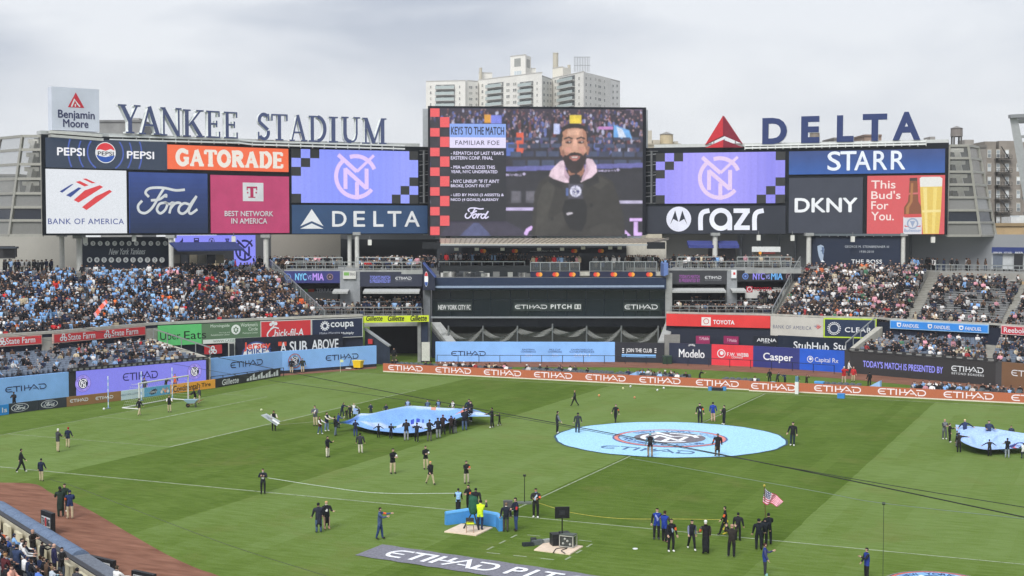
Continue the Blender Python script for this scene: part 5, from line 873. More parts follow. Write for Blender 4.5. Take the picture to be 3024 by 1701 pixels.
# side walls: round emblem wing and slanting stairs
for s, (xa, xb), (xc, xd) in ((0, (1248, 1284), (1273, 1318)), (1, (1960, 1972), (1967, 1945))):
    b = B(); n0 = Vector((*plan(xa, DF - 1)[:2], 0)); 
    if s == 0:
        q0, q1 = plan(1248, 177.2), plan(1284, 176.6); b.hexa([q0 + Z * GZ(855), q1 + Z * GZ(855), q1 + Z * GZ(855) + FWH * .5, q0 + Z * GZ(855) + FWH * .5], [q0 + Z * GZ(777), q1 + Z * GZ(819), q1 + Z * GZ(819) + FWH * .5, q0 + Z * GZ(777) + FWH * .5], (36, 42, 60)); b.hexa([q0 + Z * GZ(777), q1 + Z * GZ(819), q1 + Z * GZ(819) + FWH * 4, q0 + Z * GZ(777) + FWH * 4], [q0 + Z * GZ(775), q1 + Z * GZ(817), q1 + Z * GZ(817) + FWH * 4, q0 + Z * GZ(775) + FWH * 4], (84, 104, 168)); o = put('emblem_wing', b, 'paint', be)
        d = D(Pl.vert(q0, q1), .02, (1080, 690, .2968)); u, v = d.q(603, 452); rr = (d.q(603, 377) - d.q(603, 452)).length; d.circuv(u, v, rr * .27, WH, ry=rr); d.polyuv(arc(u, v, rr * .25, 25, 155, 10, rr * .93), (206, 56, 64)); d.polyuv(arc(u, v, rr * .25, 205, 335, 10, rr * .93), (44, 84, 160)); put('emblem', d, 'print', o)
    else: q0, q1 = plan(1961, 177.4), plan(1974, 177.4); b.hexa([q0 + Z * GZ(815), q1 + Z * GZ(810), q1 + Z * GZ(810) + FWH * 4, q0 + Z * GZ(815) + FWH * 4], [q0 + Z * GZ(778), q1 + Z * GZ(776), q1 + Z * GZ(776) + FWH * 4, q0 + Z * GZ(778) + FWH * 4], (100, 124, 180)); put('stair_wing', b, 'paint', be)
    b = B(); p, q = P3(xc, 178, GZ(962)), P3(xd, 174.5, GZ(1012)); b.hexa([p - Z * .5, q - Z * .5, q - Z * .5 + RT * 1.2, p - Z * .5 + RT * 1.2], [p + Z * .5, q + Z * .5, q + Z * .5 + RT * 1.2, p + Z * .5 + RT * 1.2], (160, 162, 160)); b.face([P3(xc, 178, 0), P3(xd, 174.5, 0), q, p], (44, 50, 62)); put('stair', b, 'concrete', be)
for xa in (1250, 1966): b = B(); b.wall([plan(xa, 178.2), plan(xa + 20, 178.2)], 0, 11, 1.2, (150, 152, 150) if xa > 1500 else (120, 124, 128)); put('end_pier', b, 'concrete', be)
# deck furniture: canopy, bar back, rails, round emblem strip
b = B(); p0, p1 = plan(1300, 180.8), plan(1912, 180.8); z0 = zat(723, 180.8); z1 = zat(708, 186)
q0, q1 = plan(1300, 186), plan(1975, 186); b.hexa([p0 + Z * z0, p1 + Z * z0, q1 + Z * z1, q0 + Z * z1], [p0 + Z * (z0 + .2), p1 + Z * (z0 + .2), q1 + Z * (z1 + .2), q0 + Z * (z1 + .2)], (206, 196, 178))
for k in range(44): f = k / 43; a, c = p0.lerp(p1, f) + Z * (z0 + .24), q0.lerp(q1, f) + Z * (z1 + .24); b.beam(a, c, .12, .08, (168, 160, 144))
b.beam(p0 + Z * z0, p1 + Z * z0, .3, .2, (176, 180, 182)); put('canopy', b, 'metal', be)
b = B(); 
for xa, xb in ((1246, 1300), (1911, 1965)):
    b = B(); b.wall([plan(xa, 180.7), plan(xb, 180.7)], zat(735, 180.7), zat(715, 180.7), .3, (46, 48, 52)); put('roller_grille', b, 'metal', be)
bk_ = B(); bk_.wall([plan(1290, 188), plan(1850, 188)], 11.0, zat(712, 188), .4, (48, 52, 58)); bk_.wall([plan(1850, 189), plan(1968, 189)], 11.0, zat(712, 189), .4, (186, 182, 170)); bk_.wall([plan(1362, 186.6), plan(1850, 186.6)], zat(748, 186.6), zat(731, 186.6), .3, (34, 38, 48)); put('bar_back', bk_, 'paint', be)
d = D(Pl.px(1362, 186.6, 1850, 186.6), .03, (1280, 690, .2717))
def mc(d, x, y, r): d.circ(x + r * .55, y, r, (240, 170, 60)); d.circ(x - r * .55, y, r, (226, 60, 44)); u, v, m = d.cm(x, y, r); d.polyuv([(u + m * .45 * math.cos(R(a)), v + m * .83 * math.sin(R(a))) for a in range(0, 360, 30)], (236, 112, 52))
for x in (540, 885, 1530, 1820): mc(d, x, 188, 21)
d.text("Batter's Eye Deck", 1185, 178, 200, 1365, (190, 192, 196), .02); d.text('mastercard', 1048, 184, 198, 1175, (170, 172, 178), .02); put('bar_lettering', d, 'print', be)
b = B()
for x in (1348, 1408, 1484, 1592, 1660, 1722, 1802, 1830): q = pt(x, 732 if x % 4 else 736, 184); b.box(q, (.55, .25, .4), (226, 226, 216), -YAW)
put('deck_lamp', b, 'plastic', be)
for i, (x0, x1) in enumerate(((1567, 1712), (1742, 1937))):
    b = B(); b.wall([plan(x0, 181.5), plan(x1, 181.5)], zat(819, 181.5), zat(802, 181.5), .3, (36, 42, 66)); o = put('emblem_strip', b, 'print', be); d = D(Pl.px(x0, 181.5, x1, 181.5), .03, (1520, 690, .2968)); [mc(d, x, 406, 21) for x in ((243, 408, 573), (815, 986, 1162, 1340))[i]]; put('emblem', d, 'screen', o)
b = B(); zf = zat(803, 182)
b.prism([tuple(plan(x, D_)[:2]) for x, D_ in ((1567, 181.8), (1975, 181.8), (1975, 188), (1567, 188))], zf - .5, zf, (186, 184, 172))
b.prism([tuple(plan(x, D_)[:2]) for x, D_ in ((1296, 184), (1567, 184), (1567, 188), (1296, 188))], zf - .4, zf + .3, (70, 74, 78)); put('deck_floor', b, 'concrete', be)
b = B(); rail(b, P3(1567, 181.9, zf), P3(1712, 181.9, zf), 1.25, 5, (170, 176, 176), False); rail(b, P3(1742, 181.9, zf), P3(1940, 181.9, zf), 1.35, 6, (170, 176, 176), False); rail(b, P3(1296, 184.2, zf + .6), P3(1550, 184.2, zf + .6), .7, 8, (170, 176, 176), False); put('deck_rail', b, 'metal', be)
b = B(); [b.face([P3(x0, 181.95, zf), P3(x1, 181.95, zf), P3(x1, 181.95, zf + 1.2), P3(x0, 181.95, zf + 1.2)], (170, 178, 180)) for x0, x1 in ((1567, 1712), (1742, 1940))]; put('rail_glass', b, 'faint_glass', be)
b = B(); b.wall([plan(1298, 183.5), plan(1566, 183.5)], zat(818, 183.5), zat(784, 183.5), .3, (34, 40, 44)); put('booth_front', b, 'glass', be)
b = B(); r2 = random.Random(5)
for k in range(26): q = pt(1310 + r2.random() * 250, 812, 182.4); b.box(q, (.5 + r2.random() * .5, .4, .4 + r2.random() * .6), r2.choice([(150, 152, 146), (70, 74, 78), (196, 196, 190), (50, 54, 58), (110, 112, 110)]), -YAW)
put('booth_equipment', b, 'plastic', be)
for xa in (1714, 1938):
    b = B(); [b.box(P3(xa + 13, 181.6 + k * .35, 9.9 + k * .25), (1.15, .4, .25), (160, 156, 140), -YAW) for k in range(5)]; put('deck_stairs', b, 'concrete', be)
b = B(); b.wall([plan(1285, 190.5), plan(1895, 190.5)], 15.35, 15.95, .4, (150, 156, 160)); [b.wall([plan(x, 190.2), plan(x + 14, 190.2)], 15.3, 16.0, .3, (80, 84, 88)) for x in (1316, 1572, 1838)]; put('screen_base', b, 'metal', be)
# netting draped behind the far wall
r = thing('net_curtain', 'grey netting sagging between posts under the dark glass front', 'net', plan(1600, 176)); xs = [1300, 1324, 1426, 1528, 1632, 1733, 1836, 1945]; b = B()
for x in xs[1:]: q = plan(x, 175.6); b.tube(q + Z * 1.5, q + Z * zat(962 if x != 1632 else 956, 175.6), .11, None, 6, (128, 132, 132))
put('net_post', b, 'metal', r); b = B()
for k, (x0, x1) in enumerate(zip(xs[:-1], xs[1:])):
    sag = (.6, 1.35, 1.2, .6, .6, 1.3, 1.3)[k]; nn = 14; y0 = zat(966, 175.6)
    for i in range(nn):
        for j in range(4):
            f = lambda i, j: P3(x0 + (x1 - x0) * i / nn, 175.6 + .3 * math.sin(j + i * .7), y0 - (sag * 4 * (i / nn) * (1 - i / nn)) - .17 * j)
            b.face([f(i, j), f(i + 1, j), f(i + 1, j + 1), f(i, j + 1)], (176, 178, 172))
put('draped_net', b, 'net', r); b = B()
for x0, x1 in zip(xs[:-1], xs[1:]): b.face([P3(x0, 175.8, 1), P3(x1, 175.8, 1), P3(x1, 175.8, zat(985, 175.8)), P3(x0, 175.8, zat(985, 175.8))], (96, 98, 92))
put('net_sheet', b, 'net', r)
bwall('parapet_wall', 'pale concrete wall at the top of the half empty right bleachers', 'wall', [(2778, 178.6), (3018, 172.6)], 9.0, 11.1, (176, 174, 166))
r = thing('rail_fence', 'grey rail along the concourse above the half empty right bleachers', 'fence', plan(2900, 176)); b = B(); rail(b, P3(2765, 179.2, 11.1), P3(3030, 172.6, 11.1), 1.0, 16, (150, 154, 154)); put('rail', b, 'metal', r)
# tunnel left of centre
tn = thing('tunnel_entrance', 'dark tunnel opening below the yellow green strip with slanting side walls', 'tunnel', plan(1180, 170))
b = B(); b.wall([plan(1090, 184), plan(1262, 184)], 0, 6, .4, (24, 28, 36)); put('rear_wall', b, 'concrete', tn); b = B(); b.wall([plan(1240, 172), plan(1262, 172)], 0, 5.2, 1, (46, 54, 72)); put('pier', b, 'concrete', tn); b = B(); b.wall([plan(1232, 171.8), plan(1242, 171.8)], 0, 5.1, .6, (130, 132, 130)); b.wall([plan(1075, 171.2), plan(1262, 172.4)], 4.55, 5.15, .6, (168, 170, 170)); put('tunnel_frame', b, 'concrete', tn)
b = B(); p, q = P3(1076, 170.6, zat(970, 170.6)), P3(1150, 168.6, zat(1022, 168.6)); b.hexa([P3(1076, 170.6, 0), P3(1150, 168.6, 0), P3(1150, 168.9, 0), P3(1076, 170.9, 0)], [p, q, q + FWH * .3, p + FWH * .3], (48, 56, 70)); b.beam(p, q, .5, .2, (150, 154, 156)); put('slanting_wall', b, 'concrete', tn)
b = B(); b.wall([plan(1244, 171.6), plan(1268, 171.6)], .2, 2.55, .2, (196, 196, 188)); put('service_door', b, 'paint', tn, 'pale grey door')
b = B(); b.wall([plan(1085, 169.8), plan(1098, 169.6)], 2.5, 3.1, .2, (190, 60, 62)); put('small_sign', b, 'print', tn)
b = B(); b.wall([plan(1975, 178.5), plan(2300, 176.5)], 0, 5.2, .4, (40, 44, 52)); b.wall([plan(1965, 174), plan(2010, 174)], .1, 3.3, .6, (134, 132, 128)); b.wall([plan(2040, 177), plan(2052, 177)], .1, 5, .4, (150, 148, 144)); put('service_recess', b, 'paint', label='dark recess behind the sponsor panels right of the glass front', cat='recess wall')
b = B(); b.wall([plan(2300, 176), plan(2600, 166.6)], 0, 3.6, .3, (34, 40, 54)); put('service_wall', b, 'paint', label='dark navy wall behind the violet and blue panels', cat='wall')
# concrete slopes at the ends of the lower seats
for lb, (xa, Da, ya), (xb, Db_, yb), dx in (('sloping concrete stair wall with a rail below the green sign', (426, 154.0, 1000), (606, 148.8, 1056), 1), ('sloping concrete stair wall with a rail below the lime framed sign', (2610, 164.2, 965), (2512, 159.6, 1040), -1)):
    r = thing('stair_wall', lb, 'stair wall', P3(xb, Db_, 0)); p, q = P3(xa, Da, zat(ya, Da)), P3(xb, Db_, zat(yb, Db_)); b = B(); b.hexa([P3(xa, Da, 0), P3(xb, Db_, 0), P3(xb + dx * 12, Db_, 0), P3(xa + dx * 20, Da, 0)], [p, q, P3(xb + dx * 12, Db_, q.z), P3(xa + dx * 20, Da, p.z)], (172, 170, 160)); put('concrete_slope', b, 'concrete', r)
    b = B(); rail(b, p + RT * dx * .9, q + RT * dx * .4, 1.1, 4, (168, 172, 172), False); put('hand_rail', b, 'metal', r)

# ================================================================== buildings beyond the stadium
TW = (224, 222, 215)
twr = thing('apartment_tower', 'tall white apartment slab with balconies rising behind the centre screen', 'building', plan(1560, 640) - Z * .05); VT = (1240, 140, .2407)
tx = lambda x: 1240 + x * .2407; ty = lambda y: 140 + y * .2407
def block(pts, ytop, Dref, col=TW, name='wall'):
    zt = zat(ty(ytop), Dref); b = B(); q = [plan(tx(x), D_) for x, D_ in pts]; b.prism([(p.x, p.y) for p in q], 0, zt, col, (150, 148, 142)); b.wall(q[:2], zt - .25, zt + .35, .4, (186, 184, 178)); return put(name, b, 'stone', twr)
block([(80, 650), (560, 646), (585, 648.4), (585, 680), (80, 680)], 414, 648); block([(585, 648.5), (716, 653), (716, 690), (585, 690)], 412, 650, (220, 218, 211)); block([(716, 655), (1495, 622), (1495, 680), (716, 680)], 390, 650); block([(1495, 622.5), (1622, 638), (1622, 690), (1495, 690)], 372, 630, (218, 216, 209))
block([(1620, 640), (2005, 612), (2335, 640), (2335, 690), (1620, 690)], 338, 625); block([(2335, 642), (2450, 652), (2450, 690), (2335, 690)], 402, 645, (230, 229, 224))
block([(1110, 655), (1295, 648), (1362, 656), (1362, 675), (1110, 675)], 104, 652); block([(1362, 657), (1422, 657), (1422, 672), (1362, 672)], 262, 657); block([(724, 664), (890, 666), (890, 680), (724, 680)], 312, 664); block([(1625, 652), (1750, 646), (1850, 652), (1850, 675), (1625, 675)], 252, 650, (224, 220, 208)); block([(556, 665), (722, 665), (722, 678), (556, 678)], 390, 655, (150, 148, 142))
for x0, yt, yb, w in ((748, 250, 312, 34), (1662, 68, 258, 66), (1826, 215, 300, 36)):
    q = plan(tx(x0), 662); b = B(); rr = w * .2407 / 2 / F * 662; zt_ = zat(ty(yt), 662); b.lathe(q, [(rr, zat(ty(yb), 662) - 4), (rr, zt_ - .4), (rr * 1.06, zt_ - .4), (rr * 1.06, zt_), (.01, zt_)], 12, (186, 180, 164)); put('chimney', b, 'stone', twr)
b = B()
for k in range(10): p, q = plan(tx(1890 + k * 20), 640), plan(tx(1910 + k * 20), 640); z = zat(ty(300), 640); b.beam(p + Z * z, p + Z * (z + 7), .2, .2, (150, 152, 152)); b.beam(p + Z * (z + 6.8), q + Z * (z + 6.8), .2, .2, (150, 152, 152)); b.beam(p + Z * (z + 3), q + Z * (z + 3), .2, .2, (150, 152, 152))
put('roof_rail', b, 'metal', twr)
def win(x, y, w, h, pl, tint=0, deep=True):
    d = D(pl, .12, VT); c = [(128, 130, 128), (150, 150, 144), (112, 114, 114), (176, 174, 166)][tint % 4]; u0, v0, u1, v1 = d.bx(x - w / 2, y - h / 2, y + h / 2, x + w / 2); d.rectuv(u0, v0, u1, v1, (226, 224, 216)); d.rectuv(u0 + .15, v0 + .15, u1 - .15, v1 - .15, c)
    if w > 30: d.rectuv((u0 + u1) / 2 - .1, v0, (u0 + u1) / 2 + .1, v1, (216, 214, 206))
    d.rectuv(u0, v0 + (v1 - v0) * .45, u1, v0 + (v1 - v0) * .52, (206, 204, 198)); put('window', d, 'glass' if False else 'print', twr)
pA, pB, pC, pR, pE = Pl.px(tx(80), 650, tx(560), 646), Pl.px(tx(716), 655, tx(1495), 622), Pl.px(tx(1620), 640, tx(2005), 612), Pl.px(tx(2005), 612, tx(2335), 640), Pl.px(tx(2335), 642, tx(2450), 652); pa2, pb2 = Pl.px(tx(585), 648.5, tx(716), 653), Pl.px(tx(1495), 622.5, tx(1622), 638)
def balc(x0, x1, y, h, pl):
    d = D(pl, .1, VT); u0, v0, u1, v1 = d.bx(x0, y, y + h, x1); b = B(); P = pl.P
    b.face([P(u0, v0, .1), P(u1, v0, .1), P(u1, v1, .1), P(u0, v1, .1)], (120, 122, 122))
    for k in range(4): f = u0 + (u1 - u0) * (k + .12) / 4; b.face([P(f, v0 + .5, .14), P(f + (u1 - u0) * .14, v0 + .5, .14), P(f + (u1 - u0) * .14, v1 - .3, .14), P(f, v1 - .3, .14)], ((86, 90, 94), (190, 188, 180), (100, 104, 106), (150, 150, 146))[(k + int(y)) % 4])
    b.hexa([P(u0, v0 - .3, .1), P(u1, v0 - .3, .1), P(u1, v0 - .3, 1.6), P(u0, v0 - .3, 1.6)], [P(u0, v0, .1), P(u1, v0, .1), P(u1, v0, 1.6), P(u0, v0, 1.6)], (176, 176, 172)); b.hexa([P(u0, v0, 1.45), P(u1, v0, 1.45), P(u1, v0, 1.55), P(u0, v0, 1.55)], [P(u0, v0 + 1.3, 1.45), P(u1, v0 + 1.3, 1.45), P(u1, v0 + 1.3, 1.55), P(u0, v0 + 1.3, 1.55)], (172, 184, 182)); put('balcony', b, 'paint', twr)
for f in range(6):
    yA, yB, yC = 486 + 72 * f, 470 + 74 * f, 405 + 78 * f
    for x, w in ((133, 24), (488, 22)): win(x, yA, w, 40, pA, f + int(x))
    balc(196, 428, yA - 26, 52, pA)
    for x, w in ((622, 44), (692, 28)): win(x, yA + 2, w, 38, pa2, f + 2)
    for x, w in ((769, 26), (1083, 44), (1165, 46), (1440, 18)): win(x, yB - (x - 769) * .045, w, 40, pB, f + int(x) % 3)
    balc(832, 1026, yB - 24, 54, pB); balc(1228, 1393, yB - 42, 56, pB)
    for x in (1521, 1566, 1603): win(x, yB - 40 + (x - 1521) * .1, 20, 38, pb2, f + 2)
    for x, dy in ((1664, 14), (1955, -22)): win(x, yC + dy, 18, 42, pC, f)
    balc(1714, 1904, yC - 28, 58, pC)
    for x, w, dy in ((2037, 16, -28), (2091, 18, -22), (2155, 16, -14), (2203, 36, -4), (2263, 16, 10)): win(x, yC + dy, w, 38, pR, f + int(x) % 4)
    for x in (2368, 2417): win(x, 470 + 74 * f, 18, 36, pE, f)
d = D(Pl.px(tx(1110), 655, tx(1295), 648), .1, VT); d.rect(1160, 140, 240, 1238, (150, 152, 148)); d.rect(1158, 295, 375, 1245, (190, 200, 204)); [d.rect(1158 + k * 29, 295, 375, 1162 + k * 29, WH) for k in range(4)]; put('stair_window', d, 'print', twr)
d = D(Pl.px(tx(1295), 648, tx(1362), 656), .1, VT); d.rect(1310, 140, 245, 1348, (158, 158, 152)); put('stair_window', d, 'print', twr)

bb_ = thing('brick_building', 'dark brick apartment house with fire escapes at the right border', 'building', plan(2970, 330)); VR = (2760, 320, .3313); rx = lambda x: 2760 + x * .3313; ry = lambda y: 320 + y * .3313
def bblock(x0, x1, yt, D_, col, th=20, name='wall'): b = B(); b.wall([plan(rx(x0), D_), plan(rx(x1), D_)], 0, zat(ry(yt), D_), th, col); return put(name, b, 'brick', bb_)
bblock(435, 535, 295, 330, (138, 131, 122)); bblock(535, 565, 335, 333, (98, 94, 90)); bblock(563, 755, 290, 330, (140, 133, 124)); bblock(755, 900, 300, 334, (146, 138, 128)); bblock(380, 436, 350, 336, (150, 144, 136))
pl = Pl.px(rx(435), 330, rx(900), 330)
for row, y in enumerate((405, 527, 645, 765, 882, 1000)):
    for x in (487, 565, 645, 745):
        d = D(pl, .1, VR); d.rect(x - 17, y - 34, y + 36, x + 17, (206, 206, 200)); d.rect(x - 13, y - 30, y - 2, x + 13, (150, 158, 162) if (row + x) % 3 else (222, 226, 226)); d.rect(x - 13, y + 2, y + 32, x + 13, (120, 126, 130) if (row + x) % 2 else (196, 202, 204)); d.rect(x - 20, y - 42, y - 36, x + 20, (178, 172, 160)); put('window', d, 'print', bb_)
    b = B(); D0 = D(pl, 0, VR); g = lambda x, y, o: pl.P(*D0.q(x, y), o)
    b.hexa([g(528, y + 48, .2), g(672, y + 48, .2), g(672, y + 48, 1.5), g(528, y + 48, 1.5)], [g(528, y + 44, .2), g(672, y + 44, .2), g(672, y + 44, 1.5), g(528, y + 44, 1.5)], (60, 60, 60)); [b.beam(g(528, y + h, 1.45), g(672, y + h, 1.45), .1, .1, (56, 56, 56)) for h in (14, 30)]; [b.beam(g(x, y + 46, 1.45), g(x, y + 14, 1.45), .08, .08, (56, 56, 56)) for x in range(528, 680, 24)]; b.beam(g(580, y - 64, 1.0), g(650, y + 44, 1.0), .5, .1, (64, 64, 64)); put('fire_escape', b, 'metal', bb_)
# rooftop water tanks and odd roofs
def tank(label, x, D_, yt, yb, wpx, col, cone=(150, 146, 140), legs=True):
    r = thing('water_tank', label, 'water tank', P3(x, D_, zat(yb, D_))); w = wpx / 2 / F * D_; zb, zt = zat(yb, D_), zat(yt, D_); h = zt - zb; q = plan(x, D_); b = B(); b.lathe(q, [(w * .9, zb + h * .25), (w, zb + h * .28), (w * .96, zb + h * .84)], 14, col); put('barrel', b, 'brick', r)
    b = B(); b.lathe(q, [(w * 1.08, zb + h * .83), (.02, zt)], 14, cone); put('cone_roof', b, 'metal', r)
    for sx in (-.6, .6): 
        for sy in (-.6, .6): b = B(); c = q + RT * w * sx + FWH * w * sy; b.beam(c + Z * (zb - 3), c + Z * (zb + h * .27), .35, .35, (96, 94, 90)); put('leg', b, 'metal', r)
tank('pale ochre water tank with a grey cone roof right of the centre screen', 1967, 420, 389, 440, 40, (190, 176, 146)); tank('weathered grey water tank on the roof beyond the right stair tower', 2821, 300, 372, 415, 35, (130, 124, 120)); tank('small brown tank seen through the second block letter', 2403, 430, 388, 420, 30, (140, 130, 118))
def roofs(name, label, x0, x1, yt, D_, col, th=15, extra=None):
    r = thing(name, label, 'building', plan((x0 + x1) / 2, D_)); b = B(); b.wall([plan(x0, D_), plan(x1, D_)], 0, zat(yt, D_), th, col); put('wall', b, 'brick', r); b = B(); b.wall([plan(x0 - 1, D_ - .3), plan(x1 + 1, D_ - .3)], zat(yt, D_), zat(yt, D_) + .6, th + .6, tuple(int(c * .85) for c in col)); put('roof', b, 'brick', r)
    if extra: 
        for (xa, xb, ya, c) in extra: b = B(); b.wall([plan(xa, D_ + 2), plan(xb, D_ + 2)], zat(yt, D_) - 1, zat(ya, D_), 5, c); put('roof_house', b, 'brick', r)
roofs('flat_building', 'grey flat roofed house behind the first tall serif letters', 297, 420, 361, 380, (142, 142, 140), extra=((381, 415, 347, (150, 150, 148)),)); roofs('flat_building', 'low tan house with roof boxes behind the ochre tank', 1908, 2010, 430, 415, (186, 178, 158), extra=((1908, 1924, 384, (186, 180, 166)), (1926, 1948, 412, (176, 170, 156)), (1990, 2001, 416, (170, 166, 156))))
roofs('flat_building', 'low pale roof line behind the red triangle emblem', 2010, 2090, 443, 460, (200, 198, 190)); roofs('flat_building', 'grey brown house behind the weathered tank', 2780, 2910, 436, 320, (136, 132, 126), extra=((2780, 2830, 430, (126, 122, 116)), (2845, 2872, 411, (150, 146, 140)), (2743, 2758, 402, (150, 146, 142)))); roofs('flat_building', 'small red brown chimney house between two block letters', 2550, 2600, 403, 420, (150, 128, 112)); roofs('flat_building', 'small grey house beside the third block letter', 2460, 2482, 412, 420, (140, 136, 130))
roofs('flat_building', 'ochre brick house low behind the grey wall at the right border', 2940, 3100, 668, 260, (176, 152, 116), extra=((2985, 3010, 640, (200, 204, 206)), (3010, 3090, 636, (196, 200, 200)))); roofs('flat_building', 'distant grey blocks seen left of the left board', -200, 60, 520, 420, (150, 150, 146))
r = thing('roof_frame', 'pale leaning steel frame of the upper deck cut by the right border', 'roof frame', P3(3040, 200, 16)); b = B(); P_ = lambda x, y, D_: pt(x, y, D_)
b.hexa([P_(3040, 690, 200), P_(3075, 690, 200), P_(3075, 690, 203), P_(3040, 690, 203)], [P_(2981, 345, 200), P_(3004, 343, 200), P_(3004, 343, 203), P_(2981, 345, 203)], (176, 178, 178)); b.beam(P_(2981, 344, 199.6), P_(3100, 338, 199.6), 1, .5, (150, 152, 154)); [b.beam(P_(3000 + k * 4, 360 + 45 * k, 201), P_(3100, 352 + 45 * k, 201), .5, .4, (160, 162, 162)) for k in range(7)]; b.hexa([P_(3010, 365, 202), P_(3100, 362, 202), P_(3100, 362, 204), P_(3010, 365, 204)], [P_(3005, 347, 202), P_(3100, 343, 202), P_(3100, 343, 204), P_(3005, 347, 204)], (120, 122, 124)); put('steel_frame', b, 'metal', r)
# ================================================================== people
def skel(armL=(6, 9, 14), armR=(6, 9, 14), legL=(3, 4), legR=(3, 4), lean=0, sit=False, coat=0.0, bulk=1.16, head=0, inw=(0, 0)):
    J, Rd, E, Rg = [], [], [], []
    def j(p, r): J.append(Vector(p)); Rd.append(r); return len(J) - 1
    def e(a, b_, g): E.append((a, b_)); Rg.append(g)
    hz_ = .5 if sit else .95; up = lambda z, y=0.0, x=0.0: Vector((x, -math.sin(R(lean)) * (z - .95) + y, hz_ + (z - .95) * math.cos(R(lean))))
    pel = j(up(.95), .138 * bulk); wst = j(up(1.12), .13 * bulk); che = j(up(1.31), .145 * bulk); nb = j(up(1.47), .075); nk = j(up(1.53), .056); hl = j(up(1.585, -.02), .074); hd = j(up(1.665, -.004), .106); cw = j(up(1.745, .004), .062)
    e(pel, wst, 2); e(wst, che, 2); e(che, nb, 2); e(nb, nk, 7); e(nk, hl, 0); e(hl, hd, 0); e(hd, cw, 0)
    for s, (a, ab, el), iw in ((1, armL, inw[0]), (-1, armR, inw[1])):
        sh = j(up(1.42, 0, s * .175 * bulk), .072 * bulk); dv = lambda A, Bq: Vector((s * math.sin(R(Bq)), -math.sin(R(A)) * math.cos(R(Bq)), -math.cos(R(A)) * math.cos(R(Bq))))
        p1 = J[sh] + dv(a + lean * .5, ab) * .15; p2 = J[sh] + dv(a + lean * .5, ab) * .29; p3 = p2 + dv(a + el + lean * .5, ab - iw) * .25; p4 = p3 + dv(a + el + lean * .5, ab - iw) * .09
        m = j(p1, .06 * bulk); el_ = j(p2, .052 * bulk); w = j(p3, .04); h = j(p4, .042); e(che, sh, 2); e(sh, m, 3); e(m, el_, 6 if s == 1 else 3); e(el_, w, 3); e(w, h, 8)
    for s, (hp, kb) in ((1, legL), (-1, legR)):
        hi = j(up(.93, 0, s * .092), .108); dv = lambda A: Vector((0, -math.sin(R(A)), -math.cos(R(A)))); hp2 = 84 if sit else hp; kb2 = 80 if sit else kb
        k = j(J[hi] + dv(hp2) * .42 + Vector((s * .02, 0, 0)), .078); an = j(J[k] + dv(hp2 - kb2) * .42, .06); to = j(J[an] + Vector((s * .02, -.14, -.03)), .05); e(pel, hi, 4); e(hi, k, 4); e(k, an, 4); e(an, to, 5)
    if coat: c1 = j((0, 0, .95 - coat * .5), .165); c2 = j((0, 0, .95 - coat), .185); e(pel, c1, 9); e(c1, c2, 9)
    return J, Rd, E, Rg
def grow(S, sub=1, fingers=True):
    J, Rd, E, Rg = S; me = bpy.data.meshes.new('tmp'); me.from_pydata([tuple(p) for p in J], E, []); ob = bpy.data.objects.new('tmp', me); COL.objects.link(ob)
    ob.modifiers.new('s', 'SKIN')
    if not me.skin_vertices: me.attributes
    sv = me.skin_vertices[0].data
    for i, r in enumerate(Rd): sv[i].radius = (r, r); sv[i].use_root = (i == 0)
    ob.modifiers['s'].branch_smoothing = .6
    if sub: m = ob.modifiers.new('u', 'SUBSURF'); m.levels = sub; m.render_levels = sub
    dg = bpy.context.evaluated_depsgraph_get(); dg.update(); ev = bpy.data.meshes.new_from_object(ob.evaluated_get(dg))
    V = np.array([tuple(v.co) for v in ev.vertices]); Fc = [tuple(p.vertices) for p in ev.polygons]
    bpy.data.objects.remove(ob); bpy.data.meshes.remove(me); bpy.data.meshes.remove(ev)
    JA = np.array([tuple(p) for p in J]); C = np.array([V[list(f)].mean(0) for f in Fc]); best = np.full(len(Fc), 1e9); reg = np.zeros(len(Fc), int)
    for (a, b_), g in zip(E, Rg):
        d_ = JA[b_] - JA[a]; t_ = np.clip(((C - JA[a]) @ d_) / max(d_ @ d_, 1e-9), 0, 1); dist = np.linalg.norm(C - JA[a] - t_[:, None] * d_, axis=1) / (Rd[a] * (1 - t_) + Rd[b_] * t_ + .01); k = dist < best; best[k] = dist[k]; reg[k] = g
    hd = JA[6]; hair = (reg == 0) & (C[:, 2] > hd[2] - .1) & ((C[:, 2] > hd[2] + .008) | (C[:, 1] > hd[1] - .012 - .5 * np.maximum(hd[2] - .03 - C[:, 2], 0))); reg[hair] = 1
    if J[0].z > .8: reg[(reg == 4) & (C[:, 2] > .79)] = 2
    reg[(reg == 2) & (abs(C[:, 0]) < .055) & (C[:, 1] < JA[2][1] - .09) & (C[:, 2] > JA[1][2] - .02)] = 10
    reg[reg == 8] = 0
    V = V.tolist()
    if fingers:   # five separate tapered fingers on each hand
        for (a, b_), g in zip(E, Rg):
            if g != 8: continue
            p, q = J[a], J[b_]; d_ = (q - p).normalized(); sd = d_.cross(Vector((0, -1, .3))).normalized()
            for k in range(5):
                off = sd * (.026 * (k - 1.5)) if k < 4 else sd * -.045; r0 = q + off - d_ * (.02 if k < 4 else .05); L_ = (.075, .088, .084, .062, .06)[k]; dd = (d_ + Vector((0, -.25, 0))).normalized() if k < 4 else (d_ * .6 - sd * .7).normalized()
                tb_ = B(); tb_.tube(r0, r0 + dd * L_ * .55, .0095, .009, 5); tb_.tube(r0 + dd * L_ * .55, r0 + (dd + Vector((0, -.35, 0))).normalized() * L_, .009, .006, 5); n0 = len(V); V += [list(v) for v in tb_.v]; Fc += [tuple(n0 + i for i in f) for f in tb_.f]; reg = np.append(reg, [0] * len(tb_.f))
    V = np.array(V); V[:, 2] -= 0
    return V, Fc, reg
